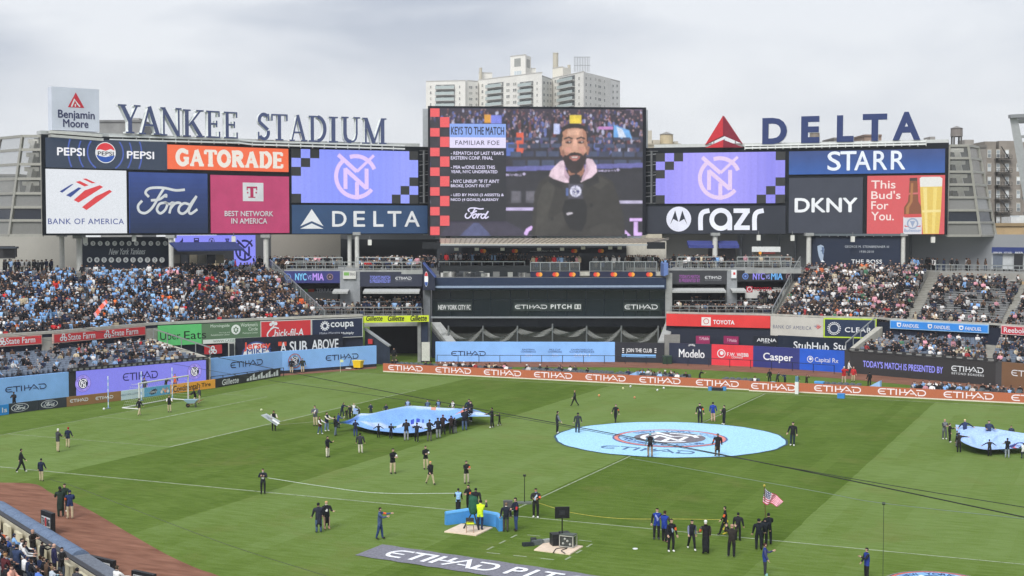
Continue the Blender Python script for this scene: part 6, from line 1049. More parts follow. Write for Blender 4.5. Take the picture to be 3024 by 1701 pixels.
POSE = dict(
    stand=skel((4, 9, 12), (14, 10, 22), (10, 16), (-2, 2), lean=2), hands=skel((18, 5, 80), (22, 5, 74), (8, 12), (-3, 2), lean=3, inw=(34, 38)), phone=skel((35, 4, 85), (10, 8, 15), head=10, inw=(15, 0)), walk=skel((-18, 8, 12), (22, 8, 20), (22, 8), (-18, 14)), stride=skel((25, 8, 20), (-22, 8, 15), (-20, 16), (24, 6)),
    hold=skel((40, 8, 42), (44, 8, 36), (6, 8), (-4, 4)), low=skel((26, 5, 52), (34, 8, 40), (-3, 4), (9, 14), lean=5), pull=skel((52, 4, 20), (20, 10, 50), (14, 10), (-10, 6), lean=-5), spread=skel((25, 48, 10), (25, 48, 10)), point=skel((10, 8, 15), (12, 86, 5)), reach=skel((75, 10, 20), (50, 10, 60), (10, 4), (-8, 8)), camera=skel((62, 16, 100), (62, 16, 100), (6, 4), (-4, 6), lean=6, inw=(30, 30)), bend=skel((50, 10, 30), (55, 10, 30), (14, 10), (-6, 12), lean=22), wide=skel((40, 22, 60), (40, 22, 60), (16, 6), (-14, 8), lean=14, inw=(10, 10)),
    bulky=skel(bulk=1.34), coat=skel((12, 10, 20), (12, 10, 20), coat=.5, bulk=1.25), dress=skel((18, 8, 55), (12, 8, 20), coat=.86), longcoat=skel((20, 8, 70), (10, 8, 20), coat=.62, bulk=1.18), fold=skel((30, 14, 95), (30, 14, 95), (2, 3), (5, 4), inw=(55, 55)), push=skel((40, 10, 15), (40, 10, 15), (24, 10), (-20, 14), lean=12), sit=skel((30, 8, 50), (30, 8, 50), sit=True, inw=(15, 15)), cheer=skel((150, 15, 20), (30, 8, 50), sit=False))
TPL = {}
def template(pose, sub=1):
    k = (pose, sub)
    if k not in TPL:
        V, Fc, reg = grow(POSE[pose], sub, sub > 0); me = bpy.data.meshes.new('person'); me.from_pydata(V.tolist(), [], Fc); me.color_attributes.new('Col', 'FLOAT_COLOR', 'CORNER'); me.materials.append(MAT['cloth']); me.polygons.foreach_set('use_smooth', [True] * len(Fc))
        TPL[k] = (me, reg, np.array([len(f) for f in Fc]), V, Fc)
    return TPL[k]
bk, nv, kh, wh, gy, dg_, jn, lb, gn, bl, tan_, mar, red, orr, pk, pu, cr_ = (38, 39, 43), (40, 47, 68), (186, 172, 142), (222, 222, 220), (118, 120, 124), (66, 68, 72), (74, 92, 122), (136, 178, 226), (44, 56, 50), (42, 64, 150), (150, 130, 104), (86, 44, 48), (186, 44, 48), (226, 106, 60), (222, 160, 168), (110, 96, 160), (206, 200, 184)
SK = [(200, 164, 146), (178, 138, 118), (136, 100, 82), (92, 68, 56), (206, 174, 158)]; HR = [(36, 30, 28), (60, 44, 34), (28, 26, 26), (120, 92, 60)]
def colors(T=bk, S=None, L=bk, K=(50, 48, 46), H=None, skin=0, N=None, A=None, C=None, F=None): S = S or T; return [SK[skin], H or HR[0], T, S, L, K, A or S, N or T, SK[skin], C or T, F or T]
def person(pos, h, pose, face, label, cols, group=None, zrot=None):
    me0, reg, cnt, V, Fc = template(pose); me = me0.copy(); me.name = 'person'; pal_ = np.c_[np.array([lin(c) for c in cols]), np.ones(len(cols))].astype(np.float32)
    me.color_attributes['Col'].data.foreach_set('color', np.repeat(pal_[reg], cnt, axis=0).ravel()); o = bpy.data.objects.new('person', me); COL.objects.link(o)
    o.location = pos; s = h / 1.8; wd = s * rnd.uniform(.96, 1.14); o.scale = (wd, wd, s); o.rotation_euler = (0, R(rnd.uniform(-2, 2)), -YAW + R(face + rnd.uniform(-12, 12))); ORG[o.name] = Vector(pos); props(o, label, 'person', group); return o
def on(px, pf, ptop, pose, face, label, z=0.0, **k):
    p = gnd(px, pf, z); h = (pf - ptop) * (p - CAM).dot(FW) / F * 1.02; g = k.pop('group', None); return person(p, min(max(h, .95), 2.0), pose, face, label, colors(**k), g)
gF, gG = 'people holding the long pale blue banner', 'ground staff in khaki trousers on the grass'
# --- left part of the field
on(63, 1398, 1323, 'walk', 110, 'person in black with a white scarf walking at the left border', N=wh, K=wh)
on(122, 1422, 1352, 'stand', 175, 'person in a navy jacket and khaki trousers standing at the edge of the red dirt', T=nv, L=kh, H=bk, group=gG)
on(171, 1335, 1264, 'hands', 160, 'person in a white cap with an orange arm band beside the red hood', T=dg_, L=kh, H=wh, A=orr)
on(200, 1322, 1260, 'stand', 185, 'person with a red hood over a navy jacket and khaki trousers', T=nv, L=kh, H=(150, 40, 46), N=(150, 40, 46))
on(180, 1528, 1434, 'longcoat', 205, 'person in a long blackish green coat on the red dirt', T=gn, L=gn, K=wh, H=bk, skin=3)
on(191, 1512, 1426, 'stand', 0, 'bearded person facing the camera behind two others on the red dirt', T=gn, L=bk, K=wh)
on(207, 1533, 1445, 'hands', 195, 'person in a navy sweater with an orange arm band on the red dirt', T=(44, 56, 92), L=kh, H=nv, A=orr, K=wh)
on(412, 1229, 1175, 'walk', 160, 'person in black and khaki walking in front of the near goal post', T=bk, L=kh, H=bk)
on(501, 1218, 1166, 'hold', 20, 'person in a black jacket with white sleeves inside the goal mouth', T=bk, S=wh, L=kh, H=bk)
on(577, 1196, 1146, 'push', -70, 'person in black pushing the pale wheelbarrow by the far goal post', T=bk, L=kh, skin=1)
on(590, 1190, 1142, 'stand', -60, 'person in a dark cap walking behind the wheelbarrow', T=dg_, L=kh, H=(60, 36, 36))
person(plan(34, 127.2), 1.78, 'fold', 0, 'dark silhouette of a guard behind the first oval sign at the left border', colors(T=bk, H=bk, skin=3))
person(plan(512, 143.2), 1.72, 'stand', 10, 'person in an orange and black top behind the yellow orange board', colors(T=orr, S=bk, H=bk)); person(plan(484, 142), 1.5, 'bend', 60, 'dark stooping person behind the blue pet board under the crossbar', colors(L=gy)); person(plan(421, 139.6), 1.7, 'stand', 0, 'dark person behind the pale board seen past the near goal post', colors(T=dg_, S=dg_, L=(80, 76, 66)))
on(861, 1103, 1058, 'stand', 180, 'guard in a dark jacket with a red cap in front of the wall crest', T=bk, L=kh, H=(150, 70, 60)); on(894, 1101, 1057, 'bulky', 0, 'guard in a dark green jacket and cap right of the wall crest', T=(48, 54, 48), L=kh, H=(60, 66, 64))
on(809, 1273, 1211, 'hold', 10, 'person in black with pale sleeves carrying a tilted display board', T=bk, S=cr_, skin=1); on(777, 1459, 1382, 'fold', 15, 'person in a black suit with an open white shirt alone on the near touchline', T=(44, 46, 54), N=wh, F=wh, K=bk)
on(942, 1574, 1482, 'coat', 200, 'person in a long black puffer coat and jeans', T=(48, 50, 62), L=jn, H=bk); on(965, 1563, 1477, 'longcoat', 20, 'blond person in a long black coat beside the puffer coat', T=bk, L=SK[0], H=(196, 160, 110), N=wh, F=wh, K=(190, 150, 130))
on(967, 1351, 1287, 'phone', 60, 'person in a black jacket and khaki trousers looking at a phone', T=(40, 42, 48), L=cr_, H=bk, group=gG); on(1065, 1339, 1277, 'bulky', 175, 'person in a dark grey jacket walking away below the long banner', T=(58, 60, 66), L=cr_, H=bk, K=wh, group=gG)
on(932, 1259, 1196, 'hands', -15, 'person in a grey suit and tan trousers left of the long banner', T=(92, 94, 100), L=kh, N=wh, F=wh)
# --- around the long banner
for a in ((945, 1283, 1229, 'hold', 70, 'girl in a maroon top with white sleeves at the left tip of the long banner', dict(T=mar, S=wh, L=jn, K=wh)), (965, 1274, 1216, 'hold', 60, 'child in navy and light jeans at the left tip of the long banner', dict(T=nv, S=cr_, L=(110, 130, 160), K=wh)),
          (991, 1288, 1227, 'hold', 140, 'person in a big black jacket at the left tip of the long banner', dict(L=(96, 110, 126), H=bk)), (999, 1265, 1219, 'hold', 120, 'small child in bright navy behind the big black jacket', dict(T=(48, 70, 130), L=nv, H=nv)),
          (1010, 1234, 1186, 'bend', 60, 'tall person in navy with pale trim leaning over the children', dict(T=(46, 56, 76), L=(40, 52, 66), K=wh)), (1034, 1236, 1196, 'stand', -30, 'person in a dark jacket among the children behind the left tip', dict(T=(44, 46, 54), L=bk)),
          (1044, 1230, 1190, 'stand', 0, 'person in a pale hoodie among the children behind the left tip', dict(T=wh, S=dg_, L=bk, H=(190, 160, 130))), (1024, 1238, 1208, 'stand', 10, 'small child in black crouched by the pale hoodie', dict(skin=1)), (1061, 1232, 1206, 'hold', -80, 'small child in black at the upper left corner of the long banner', dict(T=nv)),
          (1096, 1230, 1190, 'hold', 0, 'child in black with a pale number on the far edge, first from the left', dict(T=(44, 52, 72), N=lb)), (1141, 1232, 1192, 'hold', 0, 'dark child on the far edge of the long banner, second from the left', dict(T=nv)), (1203, 1228, 1178, 'hold', 0, 'child in a navy shirt with white print behind the middle of the far edge', dict(T=(150, 170, 205), S=nv)),
          (1263, 1229, 1180, 'hold', 10, 'child in navy and pale blue behind the orange patch of the banner', dict(T=(96, 116, 150), S=nv)), (1296, 1228, 1178, 'hold', 0, 'child in black and pale blue right of the orange patch', dict(T=(110, 134, 176), S=bk)), (1338, 1232, 1181, 'hold', -20, 'person in a cap and white shirt with dark sleeves on the far edge', dict(T=wh, S=nv, H=nv)),
          (1384, 1242, 1173, 'hold', -20, 'long haired person in a navy shirt with a number at the far right edge', dict(T=nv, L=bk, K=wh, H=bk, skin=1)), (1390, 1246, 1183, 'hold', -30, 'person in black behind the long haired one', dict(L=bk, K=wh)),
          (1050, 1289, 1239, 'hold', 180, 'child in navy with jeans on the near edge, first from the left', dict(T=(40, 46, 70), L=(54, 70, 120))), (1118, 1293, 1250, 'spread', 180, 'small child with arms spread on the near edge', dict(T=(36, 40, 52))), (1154, 1297, 1249, 'hold', 190, 'child in dark clothes and white shoes next to the one with spread arms', dict(T=(44, 42, 56), K=wh)),
          (1200, 1302, 1237, 'hold', 185, 'person in a dark top and pale grey trousers on the near edge', dict(T=(48, 46, 52), L=(150, 152, 156))), (1230, 1307, 1247, 'wide', 170, 'photographer in black stooping at the near edge of the banner', dict(T=(40, 42, 50), C=(60, 84, 160), K=wh)), (1268, 1304, 1237, 'hold', 180, 'person with an orange red collar and grey trousers on the near edge', dict(T=(40, 42, 50), N=(206, 84, 60), L=(92, 92, 88))),
          (1295, 1295, 1232, 'hold', 190, 'child in a black jacket and pale grey trousers on the near edge', dict(T=(38, 40, 48), L=(140, 144, 148), H=nv)), (1309, 1285, 1223, 'hold', 170, 'person in a dark brown jacket with a red cap on the near edge', dict(T=(54, 44, 46), H=(90, 46, 54))), (1333, 1282, 1226, 'hold', 180, 'person in a brownish black jacket near the right end of the near edge', dict(T=(52, 42, 44), H=bk)),
          (1344, 1281, 1232, 'hold', 185, 'child with white striped trousers near the right end of the near edge', dict(T=bk, L=(96, 98, 104))), (1372, 1272, 1206, 'hold', 160, 'person with a wide dark hat and jeans at the right end of the near edge', dict(T=(38, 40, 52), L=jn, H=bk)), (1378, 1262, 1206, 'hold', 150, 'person in black beside the wide hat', dict(T=bk)),
          (1453, 1264, 1202, 'hold', -100, 'person in black at the right tip of the long banner', dict(T=(40, 42, 46), K=wh, H=bk)), (1475, 1257, 1217, 'reach', -100, 'small child in black reaching for the right tip of the long banner', dict(T=bk, K=wh))):
    a = list(a); a[3] = rnd.choice(['hold', 'low', 'low', 'pull']) if a[3] == 'hold' else a[3]; on(*a[:6], **a[6], group=gF)
on(1160, 1400, 1322, 'hands', 30, 'person in a black coat with one white sleeve and khaki trousers below the long banner', T=bk, A=wh, L=kh, H=bk); on(1258, 1387, 1314, 'hands', 20, 'person in a black coat with a white cuff behind the orange hat', T=bk, A=wh, L=kh, H=bk); on(1271, 1433, 1360, 'walk', 30, 'person in a pale orange hat, black jacket and khaki trousers', T=(40, 42, 46), L=kh, H=(220, 160, 100)); on(1378, 1429, 1358, 'hands', 25, 'hooded person in dark clothes and pale trousers with an orange arm band', T=(46, 48, 48), L=(176, 168, 148), H=bk, A=orr)
# --- lower middle
on(1122, 1594, 1496, 'reach', 75, 'person in a blue jacket and jeans stretching an arm to the right', T=(72, 88, 120), L=(50, 68, 110), A=orr); on(1353, 1513, 1440, 'dress', 175, 'person in a pale blue top and wide black trousers behind the blue padding', T=(150, 190, 230), L=bk, C=bk, S=bk, H=bk)
on(1383, 1511, 1429, 'hands', -40, 'person in a black hood and a white trimmed jacket behind the blue padding', T=bk, H=bk, A=orr); on(1403, 1520, 1439, 'bulky', 170, 'person in a black jacket with white marks on the back behind the camera', T=bk, S=(60, 60, 60), H=bk); on(1418, 1566, 1474, 'camera', 160, 'camera operator in a yellow vest on the left pale mat', T=(206, 236, 50), S=dg_, L=(44, 54, 78), H=bk)
on(1493, 1572, 1482, 'bulky', 175, 'person in a dark jacket with a white hood right of the blue padding', T=(40, 44, 54), L=(74, 72, 70), N=wh, H=(120, 100, 84)); on(1524, 1569, 1466, 'hands', -60, 'person in a navy jacket, jeans and a cap right of the white hood', T=(38, 42, 58), L=(52, 70, 112), H=(40, 40, 42), A=(186, 60, 60)); on(1582, 1530, 1439, 'hands', -10, 'person in black with a lanyard and white shoes holding the yellow rope', T=(52, 52, 54), L=bk, K=wh, N=lb, F=(190, 206, 226), A=orr, skin=1)
# --- centre circle
for a in ((1697, 1201, 1151, 'stride', -70, 'person in black walking on the far grass behind the centre banner', dict(S=dg_, H=(150, 120, 90))), (1645, 1280, 1212, 'stand', 90, 'person in black with a pale side stripe at the left rim of the centre banner', dict(T=(44, 46, 54), S=(110, 114, 124), K=wh)), (1705, 1279, 1217, 'stand', 170, 'person in a dark hooded jacket standing on the centre banner', dict(T=(54, 58, 62), L=(44, 54, 70), H=bk)),
          (1817, 1249, 1192, 'walk', -20, 'person in black walking along the far rim of the centre banner', dict(H=(90, 74, 66), A=orr)), (2068, 1250, 1189, 'stand', 0, 'person in a black coat and beanie with a lanyard at the far rim', dict(N=wh, F=(170, 174, 180), H=bk, A=orr)), (2106, 1246, 1186, 'stand', 170, 'person in a bright blue shirt and black shorts at the far rim', dict(T=bl, L=SK[0], H=bk, K=wh)),
          (2138, 1254, 1195, 'phone', -60, 'person in black with a pale bag strap right of the blue shirt', dict(T=(44, 42, 44), N=wh, K=wh)), (2340, 1317, 1244, 'stand', -30, 'lone person in black with a white badge right of the centre banner', dict(T=bk, L=(44, 56, 66), K=wh, H=bk)), (1920, 1350, 1278, 'stand', 180, 'person in a pale blue beanie on the near rim of the centre banner', dict(T=(40, 38, 44), S=(120, 160, 190), L=(150, 132, 120), H=(110, 160, 180))), (2118, 1349, 1278, 'coat', 190, 'person in a long dark coat and khaki trousers on the near rim', dict(T=(42, 42, 44), L=(140, 126, 104), H=(110, 90, 76), A=orr))): on(*a[:6], **a[6])
# --- lower right group
for a in ((1938, 1593, 1498, 'phone', -10, 'person in a royal blue bib looking at a phone', dict(T=bl, S=bk, K=dg_, N=wh, F=(150, 160, 210))), (1963, 1602, 1506, 'hands', 150, 'person in a royal blue bib with a white print and pink shoes', dict(T=bl, S=dg_, K=pk, H=(60, 46, 40))), (1981, 1631, 1529, 'stand', 30, 'person in black with a lanyard and a red arm band before the blue bibs', dict(T=(36, 37, 42), N=lb, F=(160, 176, 200), A=orr, H=(70, 54, 46), K=wh)),
          (2042, 1627, 1533, 'walk', 10, 'person in black with white shoulder stripes and big white shoes', dict(T=(38, 40, 48), S=(120, 124, 150), K=wh, H=bk)), (2085, 1637, 1533, 'dress', 180, 'person in a long black dress with a white hat band', dict(T=(38, 36, 40), C=bk, S=(90, 84, 80), H=wh, A=orr)), (2141, 1585, 1493, 'stride', -80, 'person in black holding the coiled yellow rope', dict(T=bk, A=orr, H=bk)), (2179, 1598, 1511, 'bulky', 170, 'person in a black puffer jacket seen from behind', dict(T=(44, 44, 50), H=bk)),
          (2159, 1646, 1546, 'camera', 185, 'bald photographer in a black jacket with a round pale badge', dict(T=(52, 48, 46), H=(176, 140, 124), K=(150, 152, 140))), (2241, 1625, 1529, 'stand', 180, 'uniformed person in a dark peaked cap, left of the flag bearer', dict(T=(34, 38, 44), L=(36, 40, 46), H=bk)), (2269, 1609, 1512, 'hold', 175, 'uniformed flag bearer in a tall dark hat', dict(T=(32, 36, 42), L=(34, 38, 44), H=bk)), (2257, 1614, 1527, 'stand', 170, 'third uniformed person half hidden behind the two others', dict(T=(36, 40, 46), H=bk)),
          (2258, 1701, 1602, 'phone', 70, 'long haired person in a royal blue top and white striped trousers', dict(T=(44, 62, 130), S=(70, 74, 110), L=(56, 58, 66), K=(150, 200, 190), H=(70, 46, 38))), (2560, 1713, 1615, 'phone', -80, 'photographer in a royal blue bib and black beanie by the round ground banner', dict(T=(48, 66, 146), S=(40, 44, 54), H=bk))): on(*a[:6], **a[6])
# --- right banner
gR = 'people holding the pale blue banner at the right border'
for a in ((2789, 1298, 1236, 'hands', 20, 'person in a grey jacket with a lanyard left of the right banner', dict(T=(120, 124, 128), S=dg_, L=(84, 88, 92), K=wh, H=(190, 150, 120))), (2804, 1307, 1248, 'phone', 70, 'person in black with a white card left of the right banner', dict(K=wh, H=(80, 60, 50), N=wh)), (2850, 1303, 1236, 'spread', 0, 'blond person in a navy shirt behind the left corner of the right banner', dict(T=(54, 64, 96), S=nv, H=(222, 204, 150))),
          (2919, 1309, 1240, 'hold', 0, 'person in a navy shirt with a pale print behind the right banner', dict(T=(56, 66, 96), S=nv)), (2987, 1308, 1256, 'hold', -15, 'child in navy behind the right banner', dict(T=(60, 66, 90), S=nv)), (2826, 1320, 1270, 'hold', 60, 'child in a navy cap hidden by the pointing person', dict(T=nv, L=gy, H=nv, N=wh)), (2832, 1337, 1276, 'point', 170, 'person in a blackish jacket pointing an arm to the right', dict(T=(50, 48, 48), H=bk)),
          (2923, 1348, 1296, 'spread', 180, 'child in a dark olive jacket holding the near edge of the right banner', dict(T=(56, 54, 52), H=nv, N=wh)), (2974, 1353, 1292, 'hold', 180, 'person in a black vest and pale jeans on the near edge of the right banner', dict(T=bk, S=wh, L=(140, 150, 158), H=nv, K=wh)), (3021, 1355, 1307, 'hold', 180, 'child in a white top cut by the right border', dict(T=wh, S=nv, L=nv))): on(*a[:6], **a[6], group=gR)
# --- along the orange board
for a in ((2392, 1134, 1080, 'camera', 10, 'person in a red vest lifting a camera behind the chairs', dict(T=(196, 50, 56), L=(180, 160, 140), H=wh)), (2519, 1128, 1082, 'stand', 5, 'person in a red vest and tan trousers beside the other red vest', dict(T=(200, 54, 58), L=kh, H=SK[0])), (2567, 1142, 1098, 'stand', 180, 'person in all black standing behind the orange board', dict(T=bk)), (2066, 1128, 1090, 'bend', 60, 'stooping person in black with a backpack behind the orange board', dict(T=bk)), (2273, 1134, 1090, 'stand', 180, 'person in black standing by the blue plastic tarp', dict()), (2295, 1134, 1096, 'bend', 30, 'person with a pale print bending over equipment by the blue tarp', dict(T=dg_, N=wh)), (2318, 1136, 1100, 'bend', -30, 'person in dark blue bending over the blue plastic tarp', dict(T=(44, 60, 90))), (2355, 1140, 1106, 'stand', 10, 'person in dark red on the field side of the board', dict(T=(90, 50, 52), L=gy)), (2382, 1140, 1106, 'camera', 20, 'photographer in brown standing next to the dark red one', dict(T=(70, 56, 50))), (2506, 1110, 1062, 'stand', 90, 'person in a white shirt against the dark post pad right of the blue panel', dict(T=wh, L=dg_)), (1163, 1072, 1022, 'stand', 10, 'person in a dark jacket and khaki trousers in the mouth of the tunnel', dict(T=(48, 50, 54), L=(110, 104, 88)))):
    a = list(a); 
    if a[0] == 2392: a[0] = 2492
    on(*a[:6], **a[6])

# ================================================================== audience
CROWD = []   # (pos, rot, scale, pose, cols)
def pick(w): x = rnd.random() * sum(k for k, _ in w); 
def wpick(w):
    x = rnd.random() * sum(k for k, *_ in w)
    for k, *v in w:
        x -= k
        if x <= 0: return v
    return w[-1][1:]
CW = {  # weight, colour word, rgb
 'L': [(34, 'pale blue', (142, 180, 222)), (6, 'sky blue', (116, 158, 208)), (34, 'black', (38, 39, 44)), (14, 'dark grey', (62, 64, 70)), (10, 'navy', (40, 48, 72)), (8, 'white', (214, 214, 214)), (5, 'grey', (124, 126, 130)), (2.0, 'orange', (228, 112, 60)), (2, 'red', (196, 52, 56)), (3, 'brown', (90, 72, 60)), (2, 'beige', (190, 176, 150))],
 'LC': [(15, 'pale blue', (138, 168, 204)), (42, 'black', (34, 35, 40)), (16, 'dark grey', (62, 64, 70)), (12, 'navy', (40, 48, 72)), (7, 'white', (214, 214, 214)), (7, 'grey', (124, 126, 130)), (1.5, 'orange', (226, 106, 60)), (2, 'red', (186, 52, 56)), (5, 'brown', (90, 72, 60)), (4, 'beige', (180, 166, 140)), (1.5, 'pink', (220, 160, 170))],
 'R': [(32, 'black', (36, 37, 40)), (16, 'dark grey', (66, 66, 70)), (8, 'navy', (44, 50, 70)), (13, 'white', (216, 214, 212)), (13, 'grey', (130, 130, 132)), (4, 'pink', (206, 150, 162)), (1.6, 'red', (150, 60, 62)), (4, 'brown', (92, 74, 62)), (5, 'beige', (186, 172, 148)), (5, 'pale blue', (130, 168, 214)), (.3, 'orange', (206, 116, 76)), (1, 'green', (80, 120, 96))]}
LASTC = {}
def outfit(zone):
    w, c = wpick(CW[zone]) if rnd.random() > .22 or zone not in LASTC else LASTC[zone]; LASTC[zone] = (w, c); L = rnd.choice([(40, 42, 48), (60, 70, 92), (52, 54, 58), (34, 35, 38), (90, 86, 78)]); H = rnd.choice([HR[0], HR[1], HR[2], (44, 52, 80), (210, 210, 206), (40, 40, 42), HR[3], (60, 60, 64), (30, 34, 50)]); jit = rnd.uniform(.85, 1.12); c = tuple(min(240, x * jit) for x in c)
    return w, colors(T=c, S=c if rnd.random() < .8 else (60, 60, 64), L=L, H=H, skin=rnd.choice([0, 0, 1, 1, 2, 3, 4]))
CAND = []    # audience near enough to be a person of its own
def fill(S, zone, occ, stand_p=.12, sp=.55, rows=None, indiv=None, u0=0.0, u1=1.0, empty=None, drop=None, fy=0.0):
    for r in (rows or range(S['rows'])):
        n = int(S['width'](r) * (u1 - u0) / sp)
        for k in range(n):
            u = u0 + (u1 - u0) * (k + .5 + rnd.uniform(-.18, .18)) / n; p = S['at'](r, u, .55 + rnd.uniform(-.12, .1)); oc = occ(r, u) if callable(occ) else occ
            if S is S_LB and min(abs(u - .45 - .02 * r / 22), abs(u - .74 - .01 * r / 22)) < .0055: continue
            if rnd.random() > oc:
                if empty is not None: empty.append((S['at'](r, u0 + (u1 - u0) * (k + .5) / n, .6), r))
                continue
            w, cols = outfit(zone(r, u) if callable(zone) else zone); st = rnd.random() < stand_p; rec = [p, R(rnd.gauss(0, 22)) - YAW, rnd.uniform(.93, 1.04), 'stand' if st and rnd.random() < .6 else ('cheer' if st and rnd.random() < .3 else ('hands' if st else 'sit')), cols, w, r, u]
            (CAND if indiv else CROWD).append(rec + [indiv])
fill(S_LB, lambda r, u: 'L' if u < .58 + .2 * math.sin(r * 1.3 + u * 9) * rnd.random() + .1 else 'LC', .96, .32, .50)
fill(S_RB, 'R', lambda r, u: .9 - .35 * (math.sin(u * 17 + r * .9) * math.sin(u * 6 - r * .37) > .55), .10, .52); fill(S_RC, 'R', lambda r, u: (.38 if 4 < r < 16 else .7) * (.75 + .5 * math.sin(u * 13 + r * .6) * math.sin(u * 7 - r * .5)), .06, .54); fill(S_RD, 'R', .55, .06, .54)
EMPTY = []
fill(S_LL, 'LC', lambda r, u: .28 + .32 * (u > .64) + .15 * (r < 1), .08, .56, indiv='behind the purple wall', empty=EMPTY)
fill(S_RL, 'R', lambda r, u: (.7 if r < 4 else .42), .06, .56, indiv='behind the dark screen', empty=EMPTY); fill(S_RM, 'R', .45, .06, .56, indiv='beyond the right steps', empty=EMPTY)
def strip(x0, x1, D_, z, n, zone='R', st=.7, fx=25):
    for k in range(n):
        x = x0 + (x1 - x0) * (k + rnd.random()) / n; w, cols = outfit(zone); q = P3(x, D_ + rnd.uniform(-.3, .6), z); CROWD.append([q, R(rnd.gauss(0, fx)) - YAW, rnd.uniform(.93, 1.03), 'stand' if rnd.random() < st else 'sit', cols, w, 0, 0, None])
strip(806, 996, 181, 11.5, 34, 'LC'); strip(806, 990, 180, 11.5, 22, 'LC', .4); strip(1062, 1240, 181, 11.5, 30, 'LC'); strip(1066, 1238, 179, 11.45, 24, 'LC', .3); strip(1240, 1290, 182, 11.6, 16, 'R')
strip(890, 1060, 178, 6.0, 26, 'LC', .6); strip(905, 1240, 175.6, 5.8, 58, 'LC', .3); strip(1070, 1240, 178.5, 6.3, 26, 'LC', .5)
strip(1990, 2090, 185, 11.6, 9, 'R', 1); strip(2020, 2170, 182, 11.6, 14, 'R', .5); strip(2190, 2350, 184, 11.6, 9, 'R', .8); strip(1990, 2290, 178.2, 5.8, 48, 'R', .2); strip(2040, 2300, 181, 6.2, 30, 'R', .5); strip(2240, 2310, 180, 7.0, 14, 'R', .6)
strip(1300, 1560, 187, zf + .7, 30, 'LC', 1); strip(1570, 1712, 183, zf + .45, 20, 'LC', 1); strip(1745, 1835, 183.3, zf + .45, 8, 'R', 1); strip(1850, 1945, 184, zf + .5, 20, 'R', 1); strip(1945, 1985, 184, zf, 6, 'R', 1)
strip(2680, 2780, 183, 11.2, 10, 'R', 1, 80); strip(2770, 3020, 181, 11.2, 11, 'R', 1, 90); strip(0, 160, 173.5, 11.2, 16, 'LC', 1, 80); strip(690, 800, 186, 11.3, 16, 'LC', 1, 60); strip(520, 700, 178, 11.2, 22, 'L', 1, 50)
strip(1600, 1760, 174.4, 3.2, 0)
# audience on the loose chairs behind the orange board
bl0, bl1 = gnd(1130, 1094), gnd(3024, 1198); YB = (bl0.y + bl1.y) / 2; CHAIR = []
def chairs(x0, x1, rows, occ, y_off=2.6):
    for r in range(rows):
        a, c = gnd(x0, 1090 + (x0 - 1130) * .052), gnd(x1, 1090 + (x1 - 1130) * .052); n = max(int((c.x - a.x) / .62), 1)
        for k in range(n):
            p = Vector((a.x + (c.x - a.x) * (k + .5) / n, YB + y_off + r * .95, 0)); CHAIR.append(p)
            if rnd.random() < occ: w, cols = outfit('R' if rnd.random() < .55 else 'L'); CAND.append([p + Vector((0, .05, 0)), R(rnd.gauss(0, 25)) - YAW * 0, rnd.uniform(.93, 1.02), 'sit', cols, w, r, k / n, 'of chairs behind the board'])
chairs(1152, 1335, 2, .3); chairs(1320, 1500, 2, .6); chairs(1535, 1790, 3, .12); chairs(1800, 2020, 3, .28); chairs(2122, 2232, 2, .08); chairs(2402, 2535, 2, .0); chairs(2680, 2815, 4, .92); chairs(2815, 2965, 4, .6); chairs(2965, 3040, 4, .4)
CAND = [c for c in CAND if -60 < CX + F * (c[0] - CAM).dot(RT) / (c[0] - CAM).dot(FW) < 3084]
CAND.sort(key=lambda c: dep(c[0])); N_OWN = 148
own, rest = CAND[:N_OWN], CAND[N_OWN:]; CROWD += rest
ORD = 'first second third fourth fifth sixth seventh eighth ninth tenth 11th 12th 13th 14th 15th 16th 17th 18th 19th 20th 21st 22nd 23rd 24th 25th 26th 27th 28th 29th 30th 31st 32nd 33rd 34th 35th 36th 37th 38th 39th 40th'.split()
allc = {}
for c in CAND: allc.setdefault((c[8], c[6]), []).append(c)
def pxof(p): v = p - CAM; return CX + F * v.dot(RT) / v.dot(FW)
for key, cs in allc.items():
    cs.sort(key=lambda c: pxof(c[0])); 
    for i, c in enumerate(cs): c.append(i)
for c in own:
    lab = 'spectator in %s, %s from left in the %s row %s' % (c[5], ORD[min(c[9], 39)], ORD[c[6]] if c[6] else 'front', c[8])
    o = person(c[0], 1.78 * c[2], c[3], 0, lab, c[4], 'spectators ' + c[8]); o.rotation_euler = (0, 0, c[1])
